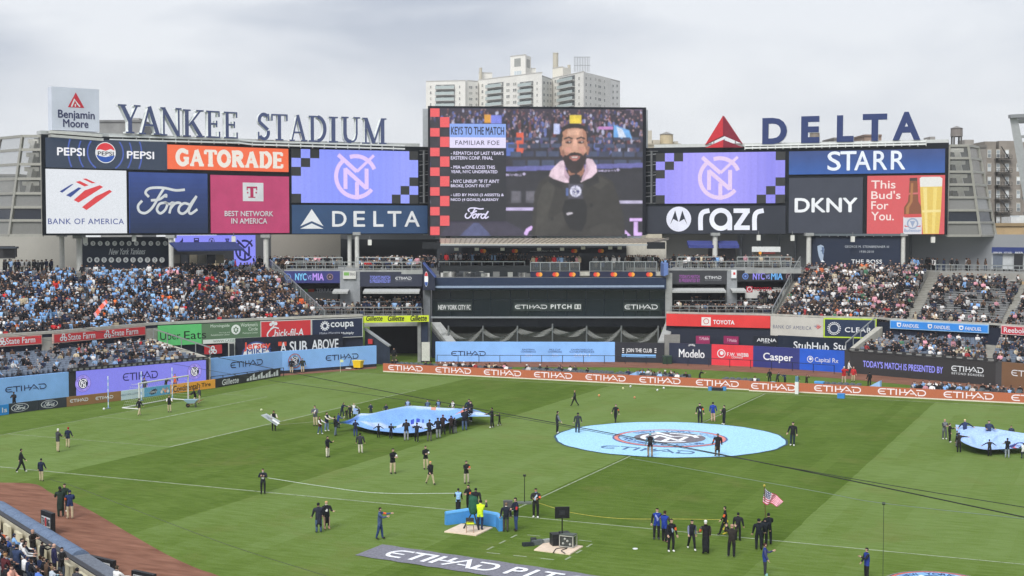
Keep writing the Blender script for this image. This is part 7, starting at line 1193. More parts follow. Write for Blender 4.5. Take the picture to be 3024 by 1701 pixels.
# the rest of the crowd is one mass
def mass(name, recs, label, mat='cloth', sub=0):
    tp = {k: template(k, sub) for k in set(r[3] for r in recs)}; Vs, Ls, Cs, Ns, off = [], [], [], [], 0
    fl = {k: np.concatenate([np.array(f) for f in v[4]]) for k, v in tp.items()}
    for p, rz, s, pose, cols, *_ in recs:
        me0, reg, cnt, V, Fc = tp[pose]; co, si = math.cos(rz), math.sin(rz); v = V * (s * .98); Vs.append(np.c_[v[:, 0] * co - v[:, 1] * si + p.x, v[:, 0] * si + v[:, 1] * co + p.y, v[:, 2] + p.z]); Ls.append(fl[pose] + off); off += len(V); Ns.append(cnt)
        Cs.append(np.repeat(np.c_[np.array([lin(c) for c in cols]), np.ones(11)][reg], cnt, axis=0))
    V = np.concatenate(Vs).astype(np.float32); Lp = np.concatenate(Ls).astype(np.int32); N = np.concatenate(Ns).astype(np.int32); C = np.concatenate(Cs).astype(np.float32)
    me = bpy.data.meshes.new(name); me.vertices.add(len(V)); me.vertices.foreach_set('co', V.ravel()); me.loops.add(len(Lp)); me.loops.foreach_set('vertex_index', Lp); me.polygons.add(len(N)); me.polygons.foreach_set('loop_start', np.r_[0, np.cumsum(N)[:-1]].astype(np.int32)); me.update(calc_edges=True)
    a = me.color_attributes.new('Col', 'FLOAT_COLOR', 'CORNER'); a.data.foreach_set('color', C.ravel()); me.polygons.foreach_set('use_smooth', [True] * len(N)); me.materials.append(MAT[mat]); o = bpy.data.objects.new(name, me); COL.objects.link(o); props(o, label, None, None, 'stuff'); return o
mass('crowd', CROWD, 'packed crowd of spectators filling the bleachers and terraces')
print('crowd', len(CROWD), 'own', len(own), 'cand', len(CAND), 'empty', len(EMPTY), 'chairs', len(CHAIR))
# ================================================================== seats
def seat_mesh(name, col, arm=False):
    b = B(); n = 5
    for k in range(n):   # slightly curved back, towards +Y
        x0, x1 = -.23 + .46 * k / n, -.23 + .46 * (k + 1) / n; c0, c1 = .05 * (1 - (x0 / .23) ** 2), .05 * (1 - (x1 / .23) ** 2)
        b.hexa([(x0, .20 + c0, .42), (x1, .20 + c1, .42), (x1, .235 + c1, .42), (x0, .235 + c0, .42)], [(x0, .27 + c0, .84 - .04 * (k in (0, n - 1))), (x1, .27 + c1, .84 - .04 * (k in (0, n - 1))), (x1, .305 + c1, .84), (x0, .305 + c0, .84)], col)
    b.hexa([(-.22, .06, .40), (.22, .06, .40), (.22, .20, .42), (-.22, .20, .42)], [(-.22, .10, .74), (.22, .10, .74), (.22, .19, .76), (-.22, .19, .76)], tuple(int(c * .9) for c in col))
    for x in (-.25, .25): b.box((x, .15, .25), (.04, .3, .5), (60, 62, 66))
    return mesh_of(name, b)
def set_seats(ptsrz, proto_col, name, label, group, limit=300, cat='seat'):
    me = seat_mesh(name, proto_col); me.materials.append(MAT['plastic']); proto = None
    for p, rz in ptsrz[:limit]:
        if proto is None: o = proto = bpy.data.objects.new(name, me); props(o, label, cat, group)
        else: o = proto.copy()
        COL.objects.link(o); o.location = p; o.rotation_euler = (0, 0, rz)
    return me
def visible(p, m=40): v = p - CAM; x = CX + F * v.dot(RT) / v.dot(FW); y = CY - F * v.dot(UP) / v.dot(FW); return -m < x < 3024 + m and -m < y < 1701 + m
EM = [e for e in EMPTY if visible(e[0])]; EM.sort(key=lambda e: dep(e[0])); SEATG = (112, 124, 142)
# near stand: padded tarp roll, wall, rows of navy seats
A_n, B_n = gnd(8, 1514, .55), gnd(234, 1655, .55); dW = (B_n - A_n); dW.z = 0; Lw = dW.length; dW.normalize(); nW = Vector((dW.y, -dW.x, 0))
if nW.dot(FWH) > 0: nW = -nW
W0 = Vector((A_n.x, A_n.y, 0)) + nW * .6
b = B(); a0, a1 = A_n - dW * .8, A_n + dW * (Lw + .2); b.tube(a0, a1, .56, .56, 18, (108, 124, 148)); b.lathe(a0 - Z * .0, [(.01, -.5), (.4, -.35), (.5, 0), (.4, .35), (.01, .5)], 12, (112, 128, 152))
for k in range(9): c = a0.lerp(a1, (k + .5) / 9); b.tube(c - dW * .03, c + dW * .03, .568, .568, 18, (98, 114, 140), False)
put('tarp_roll', b, 'cloth', label='long grey blue tarp roll lying along the near wall', cat='tarp roll', smooth=False)
nwl = thing('seat_wall', 'cream concrete wall between the tarp roll and the near seats', 'wall', W0 + dW * Lw * .5); b = B(); w0, w1 = W0 - dW * 4 + nW * .1, W0 + dW * (Lw + 16) + nW * .1
b.hexa([w0, w1, w1 + nW * .25, w0 + nW * .25], [w0 + Z * 1.0, w1 + Z * 1.0, w1 + nW * .25 + Z * 1.0, w0 + nW * .25 + Z * 1.0], (186, 180, 160)); put('wall_face', b, 'concrete', nwl)
b = B(); b.beam(w0 + Z * 1.03 + nW * .05, w1 + Z * 1.03 + nW * .05, .3, .07, (44, 46, 52)); put('pad_rail', b, 'plastic', nwl); b = B()
for k in range(16): c = w0.lerp(w1, (k + .5) / 16) + nW * .45; b.hexa([c - dW * .5, c + dW * .5, c + dW * .5 + nW * .16, c - dW * .5 + nW * .16], [c - dW * .5 + Z * .98, c + dW * .5 + Z * .98, c + dW * .5 + nW * .16 + Z * .98, c - dW * .5 + nW * .16 + Z * .98], (204, 196, 168))
put('inner_panel', b, 'concrete', nwl)
b = B(); q = W0 + dW * (Lw + .5); b.hexa([q - nW * .9, q + dW * 6 - nW * .9, q + dW * 6 + nW * .1, q + nW * .1], [q - nW * .9 + Z * .95, q + dW * 6 - nW * .9 + Z * .95, q + dW * 6 + nW * .1 + Z * .95, q + nW * .1 + Z * .95], (112, 118, 128)); put('pad_block', b, 'cloth', label='flat grey pad on the wall beside the lettered black case', cat='pad')
b = B(); NR = 9
for r in range(NR):
    z = .35 + .24 * r; o0, o1 = W0 + nW * (.9 + .85 * r + (0 if r else -.3)), W0 + nW * (.9 + .85 * (r + 1)); p = [o0 - dW * 14, o0 + dW * (Lw + 20), o1 + dW * (Lw + 20), o1 - dW * 14]
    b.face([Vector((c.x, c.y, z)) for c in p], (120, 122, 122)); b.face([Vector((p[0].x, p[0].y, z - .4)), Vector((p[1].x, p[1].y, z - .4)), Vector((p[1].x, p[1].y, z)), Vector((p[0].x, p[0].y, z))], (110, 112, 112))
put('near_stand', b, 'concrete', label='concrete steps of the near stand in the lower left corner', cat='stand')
rzw = math.atan2(dW.y, dW.x); rzs = rzw + (math.pi if Vector((-math.sin(rzw), math.cos(rzw), 0)).dot(nW) < 0 else 0); near = []
for r in range(1, NR):
    for k in range(-22, 46):
        if (k % 15) in (13, 14): continue
        c = W0 + dW * (k * .53) + nW * (.9 + .85 * r + .45); c = Vector((c.x, c.y, .35 + .24 * r))
        if visible(c + Z * .5, 10): near.append((c, rzs))
print('near seats', len(near))
NEARP = [(96, 1561, 'fold', 60, 'bald person in a black jacket with folded arms at the cream wall', dict(T=(46, 42, 40), L=jn, H=SK[1]), 1.72, .35), (123, 1598, 'reach', 120, 'boy in a black top and khaki trousers reaching over the cream wall', dict(T=bk, L=kh), 1.35, .4), (159, 1603, 'bulky', 120, 'bald person in a dark purple blue jacket at the cream wall', dict(T=(44, 44, 74), L=bk, H=SK[0]), 1.7, .35), (179, 1613, 'hands', 60, 'person in a dark suit with a white shirt at the cream wall', dict(T=(48, 48, 50), L=(70, 78, 90), N=wh), 1.75, .35), (345, 1667, 'hold', 150, 'person in a white sweater beside the lettered black case', dict(T=wh, L=bk, H=(70, 60, 50)), 1.75, .35),
         (50, 1605, 'hands', 150, 'person in a navy and pale blue jacket standing among the near seats', dict(T=(56, 68, 96), C=(130, 160, 180), L=(120, 134, 146), H=bk), 1.75, .6), (20, 1582, 'sit', 140, 'grey haired person in a blue jacket in the near seats', dict(T=(48, 74, 136), H=(190, 180, 170)), 1.32, .6), (41, 1573, 'sit', 120, 'person in a pale blue top and dark cap in the near seats', dict(T=lb, H=nv), 1.32, .5), (64, 1588, 'sit', 100, 'person in a white top with dark hair in the near seats', dict(T=wh, H=bk), 1.32, .5), (74, 1595, 'sit', 110, 'person in a dark jacket and pink scarf in the near seats', dict(T=(44, 48, 60), N=pk), 1.32, .5), (38, 1598, 'stand', 140, 'person in a dark grey coat behind the pale blue jacket', dict(T=(58, 64, 74), H=(110, 110, 112)), 1.72, .7),
         (12, 1630, 'stand', 150, 'long haired blond person in a maroon jacket in the near seats', dict(T=mar, H=(150, 116, 80)), 1.7, .9), (16, 1664, 'sit', 130, 'dark haired person in black with a white cuff in the near seats', dict(T=bk, H=bk), 1.32, 1.1), (32, 1668, 'sit', 90, 'person in a peach top in the near seats', dict(T=(226, 170, 150), H=HR[1]), 1.3, 1.1), (112, 1682, 'sit', 150, 'child in a bright blue hood in the front part of the near seats', dict(T=(96, 130, 206), H=HR[1]), 1.2, .9), (154, 1671, 'sit', 140, 'person with light brown hair and a pale jacket in the near seats', dict(T=(190, 200, 210), H=(130, 110, 84)), 1.3, .6), (172, 1682, 'sit', 120, 'person in a dark cap and teal collar in the near seats', dict(T=(50, 50, 56), N=(120, 180, 200), H=bk), 1.3, .6), (228, 1676, 'sit', 150, 'person in a dark hood beside the cream wall', dict(T=(70, 72, 78), H=bk), 1.3, .4)]
used = []
for px, ph, pose, fc, lb_, kw, hh, zf_ in NEARP:
    p = gnd(px, ph, zf_ + hh - .02); p.z = zf_; used.append(p); person(p, 1.78 if pose == 'sit' else hh, pose, fc, lb_, colors(**kw))
picks = [c for c, r in near if all((c - u).length > .9 for u in used)]; rnd.shuffle(picks); extra = []; rowof = lambda c: int(round(((c - W0).dot(nW) - 1.35) / .85))
for c in picks[:16]:
    if all((c - u).length > .5 for u in used): used.append(c); extra.append(c)
for c in extra:
    w, cols = outfit('LC'); k_ = sorted(pxof(u) for u in used if rowof(u) == rowof(c)).index(pxof(c))
    o = person(c, 1.75 * rnd.uniform(.94, 1.03), 'sit', 0, 'seated spectator in %s, %s from left in the near stand\'s %s row' % (w, ORD[k_], ORD[max(rowof(c), 0)]), cols, 'spectators of the near stand'); o.rotation_euler = (0, 0, rzs + R(rnd.uniform(-20, 20)))
near = [(c, r) for c, r in near if all((c - u).length > .5 for u in used)]
set_seats(near, (40, 54, 78), 'stadium_chair', 'dark navy folding seat in the near stand at the lower left corner', 'navy folding seats of the near stand', 130)
NL = 300 - min(len(near), 130)
set_seats([(p, -YAW + math.pi * 0) for p, _ in EM[:NL]], SEATG, 'stadium_chair', 'empty grey blue folding seat in the lower rows behind the outfield wall', 'grey blue folding seats behind the outfield wall', NL)
def seat_mass(name, pts, rzf, col, label):
    m0 = seat_mesh('tmp', col); V = np.array([tuple(v.co) for v in m0.vertices]); Fc = [tuple(p.vertices) for p in m0.polygons]; c = lin(col); bb = B(); co, si = math.cos(rzf), math.sin(rzf)
    cc = [tuple(m0.color_attributes['Col'].data[p.loop_start].color)[:3] for p in m0.polygons]
    for p in pts: n0 = len(bb.v); bb.v += [(v[0] * co - v[1] * si + p.x, v[0] * si + v[1] * co + p.y, v[2] + p.z) for v in V]; bb.f += [tuple(n0 + i for i in f) for f in Fc]; bb.c += cc
    bpy.data.meshes.remove(m0)
    if pts: put(name, bb, 'plastic', label=label, kind='stuff')
seat_mass('seat_rows', [p for p, _ in EM[NL:]], -YAW, SEATG, 'rows of grey blue folding seats further back')
CHAIR = [p for p in CHAIR if visible(p)]
me = bpy.data.meshes.new('x'); bpy.data.meshes.remove(me)
set_seats([(p, R(rnd.gauss(0, 5))) for p in CHAIR], (92, 100, 106), 'folding_chair', 'loose grey folding chair behind the orange board', 'loose folding chairs behind the orange board', 300, 'chair')
# ================================================================== boards round the pitch
def board(label, x0, D0, x1, D1, z1, col, fn, view, mat='print', group='boards behind the goal', name='advertising_board'):
    r = thing(name, label, 'board', (plan(x0, D0) + plan(x1, D1)) / 2, group); a, c = plan(x0, D0), plan(x1, D1); b = B(); b.wall([a, c], .02, z1, .12, col); p = put('panel', b, mat, r); b = B(); dr = (c - a).normalized(); n = Vector((-dr.y, dr.x, 0)); n = n if n.dot(FWH) > 0 else -n
    for k in range(3): q = a.lerp(c, .15 + .35 * k); b.beam(q + n * .15 + Z * z1 * .9, q + n * .8, .06, .06, (80, 82, 84))
    put('stay', b, 'metal', r); d = D(Pl.vert(a, c), .015, view); d.L = (c - a).length; d.h = z1; fn(d); put('lettering', d, mat, p); return r
Dg = lambda y: (gnd(CX, y) - CAM).dot(FWH)
Lv = (0, 1090, .1553); L2v = (380, 1070, .1553); L3v = (740, 1040, .1553)
def bl(x, y): return x, Dg(y)
def fordb(d, cx, cy, rx_, ry_): u, v = d.q(cx, cy); rx2 = (d.q(cx + rx_, cy) - d.q(cx, cy)).length; rv = (d.q(cx, cy - ry_) - d.q(cx, cy)).length; d.polyuv([(u + rx2 * math.cos(R(a)), v + rv * math.sin(R(a))) for a in range(0, 360, 10)], WH); d.polyuv([(u + rx2 * .93 * math.cos(R(a)), v + rv * .9 * math.sin(R(a))) for a in range(0, 360, 10)], (46, 56, 76)); d.ford(u - rx2 * .65, v - rv * .55, u + rx2 * .68, v + rv * .6, WH, .1)
board('bright blue board end cut by the left border', -40, Dg(1232), 17, Dg(1224), .95, (44, 140, 216), lambda d: d.textuv('ls', d.L - .75, .25, d.L - .2, .7, WH, .03), Lv); board('dark board with a white car maker oval, the left one', 19, Dg(1223), 104, Dg(1212), .95, (52, 58, 66), lambda d: fordb(d, 378, 728, 165, 76), Lv); board('dark board with a white car maker oval next to the tan board', 106, Dg(1212), 189, Dg(1202), .95, (52, 58, 66), lambda d: fordb(d, 938, 662, 158, 74), Lv)
board('tan board with two white airline names', 190, Dg(1202), 351, Dg(1183), .95, (150, 112, 74), lambda d: (d.etih(1330, 580, 640, 1680, WH, .2), d.etih(1815, 532, 588, 2155, WH, .2)), Lv)
board('pale white to blue board with dark small lettering', 352, Dg(1183), 420, Dg(1173.5), .95, (206, 226, 236), lambda d: d.text('INDUST RIDE CONFIDENT', 2285, 485, 520, 2700, (70, 110, 140), .02), Lv)
def dunk(d):
    d.polyuv([(d.L * .18, d.h * .35), (d.L * .25, d.h * .65), (d.L * .42, d.h * .8), (d.L * .5, d.h * .6), (d.L * .42, d.h * .3), (d.L * .28, d.h * .18)], (40, 60, 86)); d.textuv("Dawn's", d.L * .22, d.h * .35, d.L * .46, d.h * .65, WH, .02, slant=.2)
    for x, y, c in ((.66, .35, WH), (.72, .6, (220, 190, 170)), (.8, .4, (236, 150, 110)), (.86, .62, (160, 140, 150)), (.9, .35, WH)): d.circuv(d.L * x, d.h * y, .16, c)
board('blue pet food board behind the goal with pale animals', 420.5, Dg(1173.5), 497, Dg(1163.5), .95, (92, 170, 214), dunk, L2v)
board('yellow orange tyre maker board', 498, Dg(1163.5), 631, Dg(1146), .95, (240, 168, 62), lambda d: (d.text('Continental', 845, 448, 570, 1310, (60, 44, 30), .03), d.text('Tire', 1380, 395, 470, 1555, (60, 44, 30), .03), d.stroke([(1320, 410), (1350, 440), (1340, 470)], 10, (60, 44, 30))), L2v)
def adi(d):
    d.text('Gillette', 1768, 330, 440, 2088, WH, .05, slant=.15)
    for k in range(4):
        u = d.L * (.52 + .125 * k); w = d.L * .05
        for j in range(3): x = u + w * (j - 1) * .9; h = d.h * (.32 + .22 * j); d.polyuv([(x - w * .36, d.h * .16), (x + w * .36, d.h * .16), (x + w * .3, d.h * .16 + h), (x - w * .3, d.h * .16 + h * .8)], WH, False)
        d.up()
board('black board with a razor name and four white striped triangles', 632, Dg(1146), 825, Dg(1111.5), .95, (50, 50, 54), adi, L2v)
# the long orange screen boards on the far side
OR_ = (186, 104, 66); e = []
def obase(x): return 1094 + (x - 1130) * (1162 - 1094) / 1270 if x < 2400 else 1162 + (x - 2400) * 36 / 624
letters_x = [(1147, 1250), (1286, 1393), (1429, 1541), (1577, 1692), (1729, 1850), (1888, 2012), (2055, 2184), (2218, 2352), (2404, 2545), (2592, 2737), (2786, 2937), (2986, 3140)]
edges = [1131] + [(a[1] + c[0]) / 2 for a, c in zip(letters_x[:-1], letters_x[1:])] + [3150]; edges[7] = 2212; edges[8] = 2353
for k, (x0, x1) in enumerate(zip(edges[:-1], edges[1:])):
    q0, q1 = gnd(x0, 1094), gnd(x1, 1094); yb = YB - (.75 if k == 7 else 0)
    def proj(x): r_ = ray(x, obase(x)); s = (yb - CAM.y) / r_.y; return Vector((CAM.x + r_.x * s, yb, 0))
    a, c = proj(x0), proj(x1); pos = ('leftmost one beside the tunnel', 'second from the left', 'third from the left', 'fourth from the left', 'fifth from the left', 'sixth from the left, behind the scattered balls', 'directly left of the one set forward', 'the one set forward of the rest', 'just right of the one set forward', 'tenth from left, beyond the blue box', 'next to last on the right', 'cut by the right border')[k]
    r = thing('advertising_board', 'orange screen board with a white airline name, ' + pos, 'board', (a + c) / 2, 'orange screen boards along the far touchline'); b = B(); hh = 1.0 if k != 7 else 1.05; b.wall([a, c], .12, hh, .14, OR_); p = put('panel', b, 'screen', r); b = B(); b.wall([a, c], 0, .12, .3, (222, 214, 200)); [b.beam(a.lerp(c, f) + Vector((0, .16, hh * .9)), a.lerp(c, f) + Vector((0, .8, .02)), .06, .06, (70, 72, 74)) for f in (.1, .5, .9)]; put('base_rail', b, 'plastic', r)
    pl = Pl.vert(a, c); d = D(pl, .02); ua = (proj(letters_x[k][0]) - a).dot(pl.u); ub = (proj(letters_x[k][1]) - a).dot(pl.u); d.etihad(ua, .27, ub, .87, (250, 240, 242), .17); put('lettering', d, 'screen', p)
b = B(); p = gnd(2353, 1164); b.box(p + Z * .02 + Vector((0, .0, 0)), (.35, .3, 1.25), (222, 224, 224), base=True); b.box(p + Z * 1.27, (.3, .3, .55), (90, 130, 150), base=True); put('board_post', b, 'plastic', label='white post with a blue top between two orange boards', cat='post')
# ================================================================== big banners
def lay(name, label, cat, draw, thick=.02, **k): return put(name, draw, 'cloth', label=label, cat=cat, **k)
ce = Vector((50.6, -.1)); LBL = (168, 214, 244)
cb = thing('ground_banner', 'huge round pale blue banner with a club crest covering the centre circle', 'banner', (ce.x, ce.y, 0)); d = D(G, .03); rr = [9.35 + .05 * math.sin(k * 7.3) + .04 * math.sin(k * 2.1) for k in range(72)]
d.polyuv([(ce.x + rr[k] * math.cos(R(5 * k)), ce.y + rr[k] * math.sin(R(5 * k))) for k in range(72)], (66, 88, 106)); d.polyuv([(ce.x + (rr[k] - .18) * math.cos(R(5 * k)), ce.y + (rr[k] - .18) * math.sin(R(5 * k))) for k in range(72)], LBL); put('sheet', d, 'cloth', cb)
d = D(G, .05); d.crest(ce.x, ce.y, 4.65, ring=(104, 114, 154), orange=(222, 140, 130), band=(162, 206, 240), disc=(122, 118, 126), mono=(236, 240, 244), txt=(84, 104, 160)); put('crest', d, 'cloth', cb)
d = D(G, .05); a, c = gnd(1762, 1326), gnd(2045, 1328); yy = (a.y + c.y) / 2; d.etihad(a.x, ce.y - 6.9, a.x + 7.6, ce.y - 5.5, (92, 118, 156), .14); put('lettering', d, 'cloth', cb)
cc2 = gnd(2772, 1728); r2 = (gnd(2916, 1701) - gnd(2617, 1701)).length / 2 * 1.02
c2 = thing('ground_banner', 'smaller round crest banner cut by the lower border', 'banner', (cc2.x, cc2.y, 0)); d = D(G, .03); d.circuv(cc2.x, cc2.y, r2 * 1.03, (150, 150, 146)); d.off = .034; d.crest(cc2.x, cc2.y, r2, ring=(52, 58, 92), orange=(214, 116, 96), band=(134, 182, 232), disc=(70, 70, 82)); put('crest', d, 'cloth', c2)
p0, p1 = gnd(1048, 1641), gnd(1129, 1609); gb = thing('ground_banner', 'long dark grey ground banner with white airline and pitch lettering', 'banner', p0)
Y0, Y1 = p0.y, p1.y; X0 = (p0.x + p1.x) / 2; d = D(G, .03); n_ = 40; eU = (gnd(1780, 1697) - p1).normalized() + (gnd(1415, 1701) - p0).normalized(); eU.normalize(); G2 = Pl(p0, eU, Vector((-eU.y, eU.x, 0)), Z); q1 = (p1 - p0).dot(G2.v); qx = (p1 - p0).dot(G2.u); d = D(G2, .03); d.polyuv([(qx + 24 * k / n_, q1 + .05 * math.sin(k * 1.7)) for k in range(n_ + 1)] + [(qx + 24 - 24 * k / n_, .06 * math.sin(k * 2.3)) for k in range(n_)] + [(0, 0)], (126, 126, 136)); put('sheet', d, 'cloth', gb)
d = D(G2, .045); a, c = d.q(1150, 1634), d.q(1487, 1676); w_ = c[0] - a[0]; d.etihad(a[0], q1 * .22, c[0], q1 * .78, (236, 238, 242), .16); d.textuv('PITCH', c[0] + w_ * .09, q1 * .22, c[0] + w_ * .95, q1 * .78, (236, 238, 242), .05, 1.25); put('lettering', d, 'cloth', gb)
# carried banners: cloth sheets held at hand height
def carried(label, back, front, zb, zf_, fn, ns=130, nt=44, name='carried_banner'):
    bk2 = [gnd(x, y, zb) for x, y in back]; fr2 = [gnd(x, y, z) for x, y, z in front]; b = B()
    def along(pl, s):
        q = s * (len(pl) - 1); k = min(int(q), len(pl) - 2); return pl[k].lerp(pl[k + 1], q - k)
    bb, ff = catmull(bk2, 5), catmull(fr2, 5); P = []
    for i in range(ns + 1):
        row = []; s = i / ns
        for j in range(nt + 1): t_ = j / nt; p = along(bb, s).lerp(along(ff, s), t_); m = math.sin(math.pi * t_) * math.sin(math.pi * s); p = p + Z * ((.2 * math.sin(s * 23 + t_ * 5) + .15 * math.sin(s * 9 - t_ * 11) + .07 * math.sin(s * 41 + t_ * 19) + .05 * math.sin(s * 70 - t_ * 8) - .42) * m); row.append(p)
        P.append(row)
    for i in range(ns):
        for j in range(nt): b.face([P[i][j], P[i + 1][j], P[i + 1][j + 1], P[i][j + 1]], fn(i / ns, j / nt))
    return put(name, b, 'cloth', label=label, cat='banner', smooth=True)
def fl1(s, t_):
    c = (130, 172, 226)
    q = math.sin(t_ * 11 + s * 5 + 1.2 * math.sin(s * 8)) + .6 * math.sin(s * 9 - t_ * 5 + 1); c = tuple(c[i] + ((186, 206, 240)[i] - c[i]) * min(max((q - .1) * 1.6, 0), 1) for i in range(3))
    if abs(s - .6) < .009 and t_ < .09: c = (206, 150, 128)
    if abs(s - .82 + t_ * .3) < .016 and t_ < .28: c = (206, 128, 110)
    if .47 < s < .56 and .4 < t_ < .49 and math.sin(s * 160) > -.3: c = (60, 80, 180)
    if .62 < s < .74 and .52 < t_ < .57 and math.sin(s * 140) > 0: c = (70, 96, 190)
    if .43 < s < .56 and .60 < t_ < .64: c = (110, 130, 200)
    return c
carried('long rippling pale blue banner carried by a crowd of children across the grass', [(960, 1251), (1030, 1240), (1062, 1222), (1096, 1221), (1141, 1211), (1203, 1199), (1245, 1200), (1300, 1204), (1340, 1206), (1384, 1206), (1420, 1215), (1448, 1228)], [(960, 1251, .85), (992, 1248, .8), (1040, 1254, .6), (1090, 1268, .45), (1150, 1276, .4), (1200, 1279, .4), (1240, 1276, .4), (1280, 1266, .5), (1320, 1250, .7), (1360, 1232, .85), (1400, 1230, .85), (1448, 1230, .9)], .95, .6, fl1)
def fl2(s, t_):
    dx, dy = (s - 1.02) / .42, (t_ - .62) / .5; q = math.hypot(dx, dy); c = (168, 196, 240)
    if .93 < q < 1.0: c = (60, 70, 120)
    if .86 < q < .93: c = (204, 90, 80)
    if .58 < q < .62 or q < .52: c = (76, 80, 92)
    if .66 < q < .78 and math.sin(math.atan2(dy, dx) * 26) > .1: c = (70, 88, 140)
    return c
carried('pale blue crest banner held at the right border', [(2822, 1254), (2850, 1257), (2919, 1263), (2987, 1274), (3060, 1284), (3120, 1290)], [(2826, 1292, .9), (2850, 1310, .7), (2904, 1327, .5), (2960, 1326, .5), (3015, 1323, .5), (3110, 1320, .5)], 1.15, .6, fl2, 110, 40)
# ================================================================== goal, poles, balls, small gear
gl0, gl1 = Vector((0, -3.66, 0)), Vector((0, 3.66, 0)); go = thing('goal', 'white football goal with a net in front of the sponsor boards', 'goal', (0, 0, 0)); hgt = 2.44
for y in (-3.66, 3.66): b = B(); b.tube((0, y, 0), (0, y, hgt), .075, None, 10, (206, 208, 206)); put('goal_post', b, 'plastic', go)
b = B(); b.tube((0, -3.74, hgt), (0, 3.74, hgt), .075, None, 10, (206, 208, 206)); put('crossbar', b, 'plastic', go)
b = B(); [b.tube(p, q, .05, None, 8, (226, 228, 226)) for p, q in (((-2.0, -3.66, .05), (-2.0, 3.66, .05)), ((0, -3.66, .05), (-2.0, -3.66, .05)), ((0, 3.66, .05), (-2.0, 3.66, .05)))]; put('ground_frame', b, 'plastic', go)
b = B()
for k in range(26): y = -3.66 + 7.32 * k / 25; b.path([(0, y, hgt), (-.9, y, hgt - .15), (-1.95, y, .08)], .008, (190, 194, 188), 3)
for k in range(9): f = k / 8; x, z = (-.9 * f * 2, hgt - .15 * f * 2) if f < .5 else (-.9 - 1.05 * (f - .5) * 2, hgt - .15 - (hgt - .23) * (f - .5) * 2); b.path([(x, -3.66, z), (x, 3.66, z)], .008, (190, 194, 188), 3)
for y in (-3.66, 3.66):
    for k in range(9): z = .1 + (hgt - .2) * k / 8; b.path([(0, y, z), (-1.95 + (z / hgt) * 1.0, y, z)], .008, (190, 194, 188), 3)
put('net', b, 'cloth', go)
for x, yb_, yt, lb_ in ((320, 1206, 1110, 'left of the goal'), (418, 1183, 1096, 'behind the near goal post'), (509, 1177, 1085, 'behind the far half of the goal')):
    p = gnd(x, yb_); h = (yb_ - yt) * dep(p) / F; r = thing('net_pole', 'thin blue and white striped pole ' + lb_, 'pole', p, 'striped net poles'); b = B(); [b.tube(p + Z * h * k / 10, p + Z * h * (k + 1) / 10, .05, None, 6, (214, 222, 232) if k % 2 else (150, 186, 226)) for k in range(10)]; put('pole', b, 'plastic', r); b = B(); b.tube(p, p + Z * .06, .22, None, 10, (90, 100, 120)); put('base', b, 'plastic', r)
cf = Vector((0, HW, 0)); b = B(); b.tube(cf, cf + Z * 1.5, .02, None, 6, (220, 222, 200)); b.face([cf + Z * 1.5, cf + Z * 1.15, cf + Vector((.38, .05, 1.2)), cf + Vector((.38, .05, 1.45))], (206, 214, 160)); put('corner_flag', b, 'plastic', label='thin corner flag pole in front of the far blue wall', cat='flag')
BLP = [(1769, 1171, 'orange marked ball, front left of the scattered ones', (226, 150, 90)), (1840, 1150, 'yellowish ball nearest the orange boards on the left', (226, 226, 170)), (1862, 1144, 'white ball behind the yellowish one', WH), (1960, 1149, 'white ball furthest right of the scattered ones', WH), (1941, 1155, 'white ball just left of the furthest right one', WH), (1874, 1177, 'dull orange cone shaped ball in front of the others', (206, 140, 90)), (307, 1211, 'white ball beside the striped pole left of the goal', WH), (772, 1214, 'pale ball on the grass left of the display board', (206, 214, 170)), (1876, 1621, 'flat pale disc left of the lanyard group', WH)]
for x, y, lb_, c in BLP: p = gnd(x, y); b = B(); (b.tube(p, p + Z * .03, .14, None, 14, c) if 'disc' in lb_ else (b.ball(p + Z * .11, .115, c, 12), b.tube(p + Z * .1, p + Z * .12, .117, None, 12, (120, 122, 122)))); put('ball', b, 'plastic', label=lb_, cat='ball', group='balls lying on the grass')
p = gnd(2118, 1153); r = thing('drink_carrier', 'low blue carrier with bottles before the orange boards', 'carrier', p); b = B(); b.box(p, (1.1, .5, .3), (40, 44, 52), base=True); put('crate', b, 'plastic', r)
for s in (-.75, .75): b = B(); b.tube(p + RT * s, p + RT * s + Z * .4, .2, .22, 10, (70, 140, 200)); put('bucket', b, 'plastic', r)
p = gnd(2484, 1176); b = B(); b.box(p, (.7, .45, .42), (56, 130, 200), base=True); b.box(p + Z * .42, (.74, .49, .06), (70, 150, 220), base=True); put('cooler_box', b, 'plastic', label='lone bright blue box in front of the orange boards', cat='box')
# yellow bin, rakes, barrow
p = gnd(1058, 1090); r = thing('utility_cart', 'bright yellow plastic bin cart against the blue wall', 'bin', p); b = B(); b.hexa([p + v for v in (Vector((-.45, -.32, .2)), Vector((.45, -.32, .2)), Vector((.45, .32, .2)), Vector((-.45, .32, .2)))], [p + v for v in (Vector((-.56, -.42, .98)), Vector((.56, -.42, .98)), Vector((.56, .42, .98)), Vector((-.56, .42, .98)))], (240, 200, 40)); put('tub', b, 'plastic', r); b = B(); b.box(p + Z * .98, (1.2, .92, .08), (246, 216, 70), base=True); put('rim', b, 'plastic', r)
for sx in (-.3, .3): b = B(); b.tube(p + Vector((sx, -.3, .1)), p + Vector((sx, .3, .1)), .1, None, 10, (50, 50, 52)); put('wheel', b, 'plastic', r)
b = B(); p = gnd(1030, 1090); b.beam(p, p + Vector((-.1, .8, 1.35)), .05, .05, (60, 66, 80)); b.box(p + Z * .05, (.7, .3, .1), (206, 208, 206), base=True); put('rake', b, 'paint', label='rake leaning on the blue wall left of the yellow bin', cat='rake')
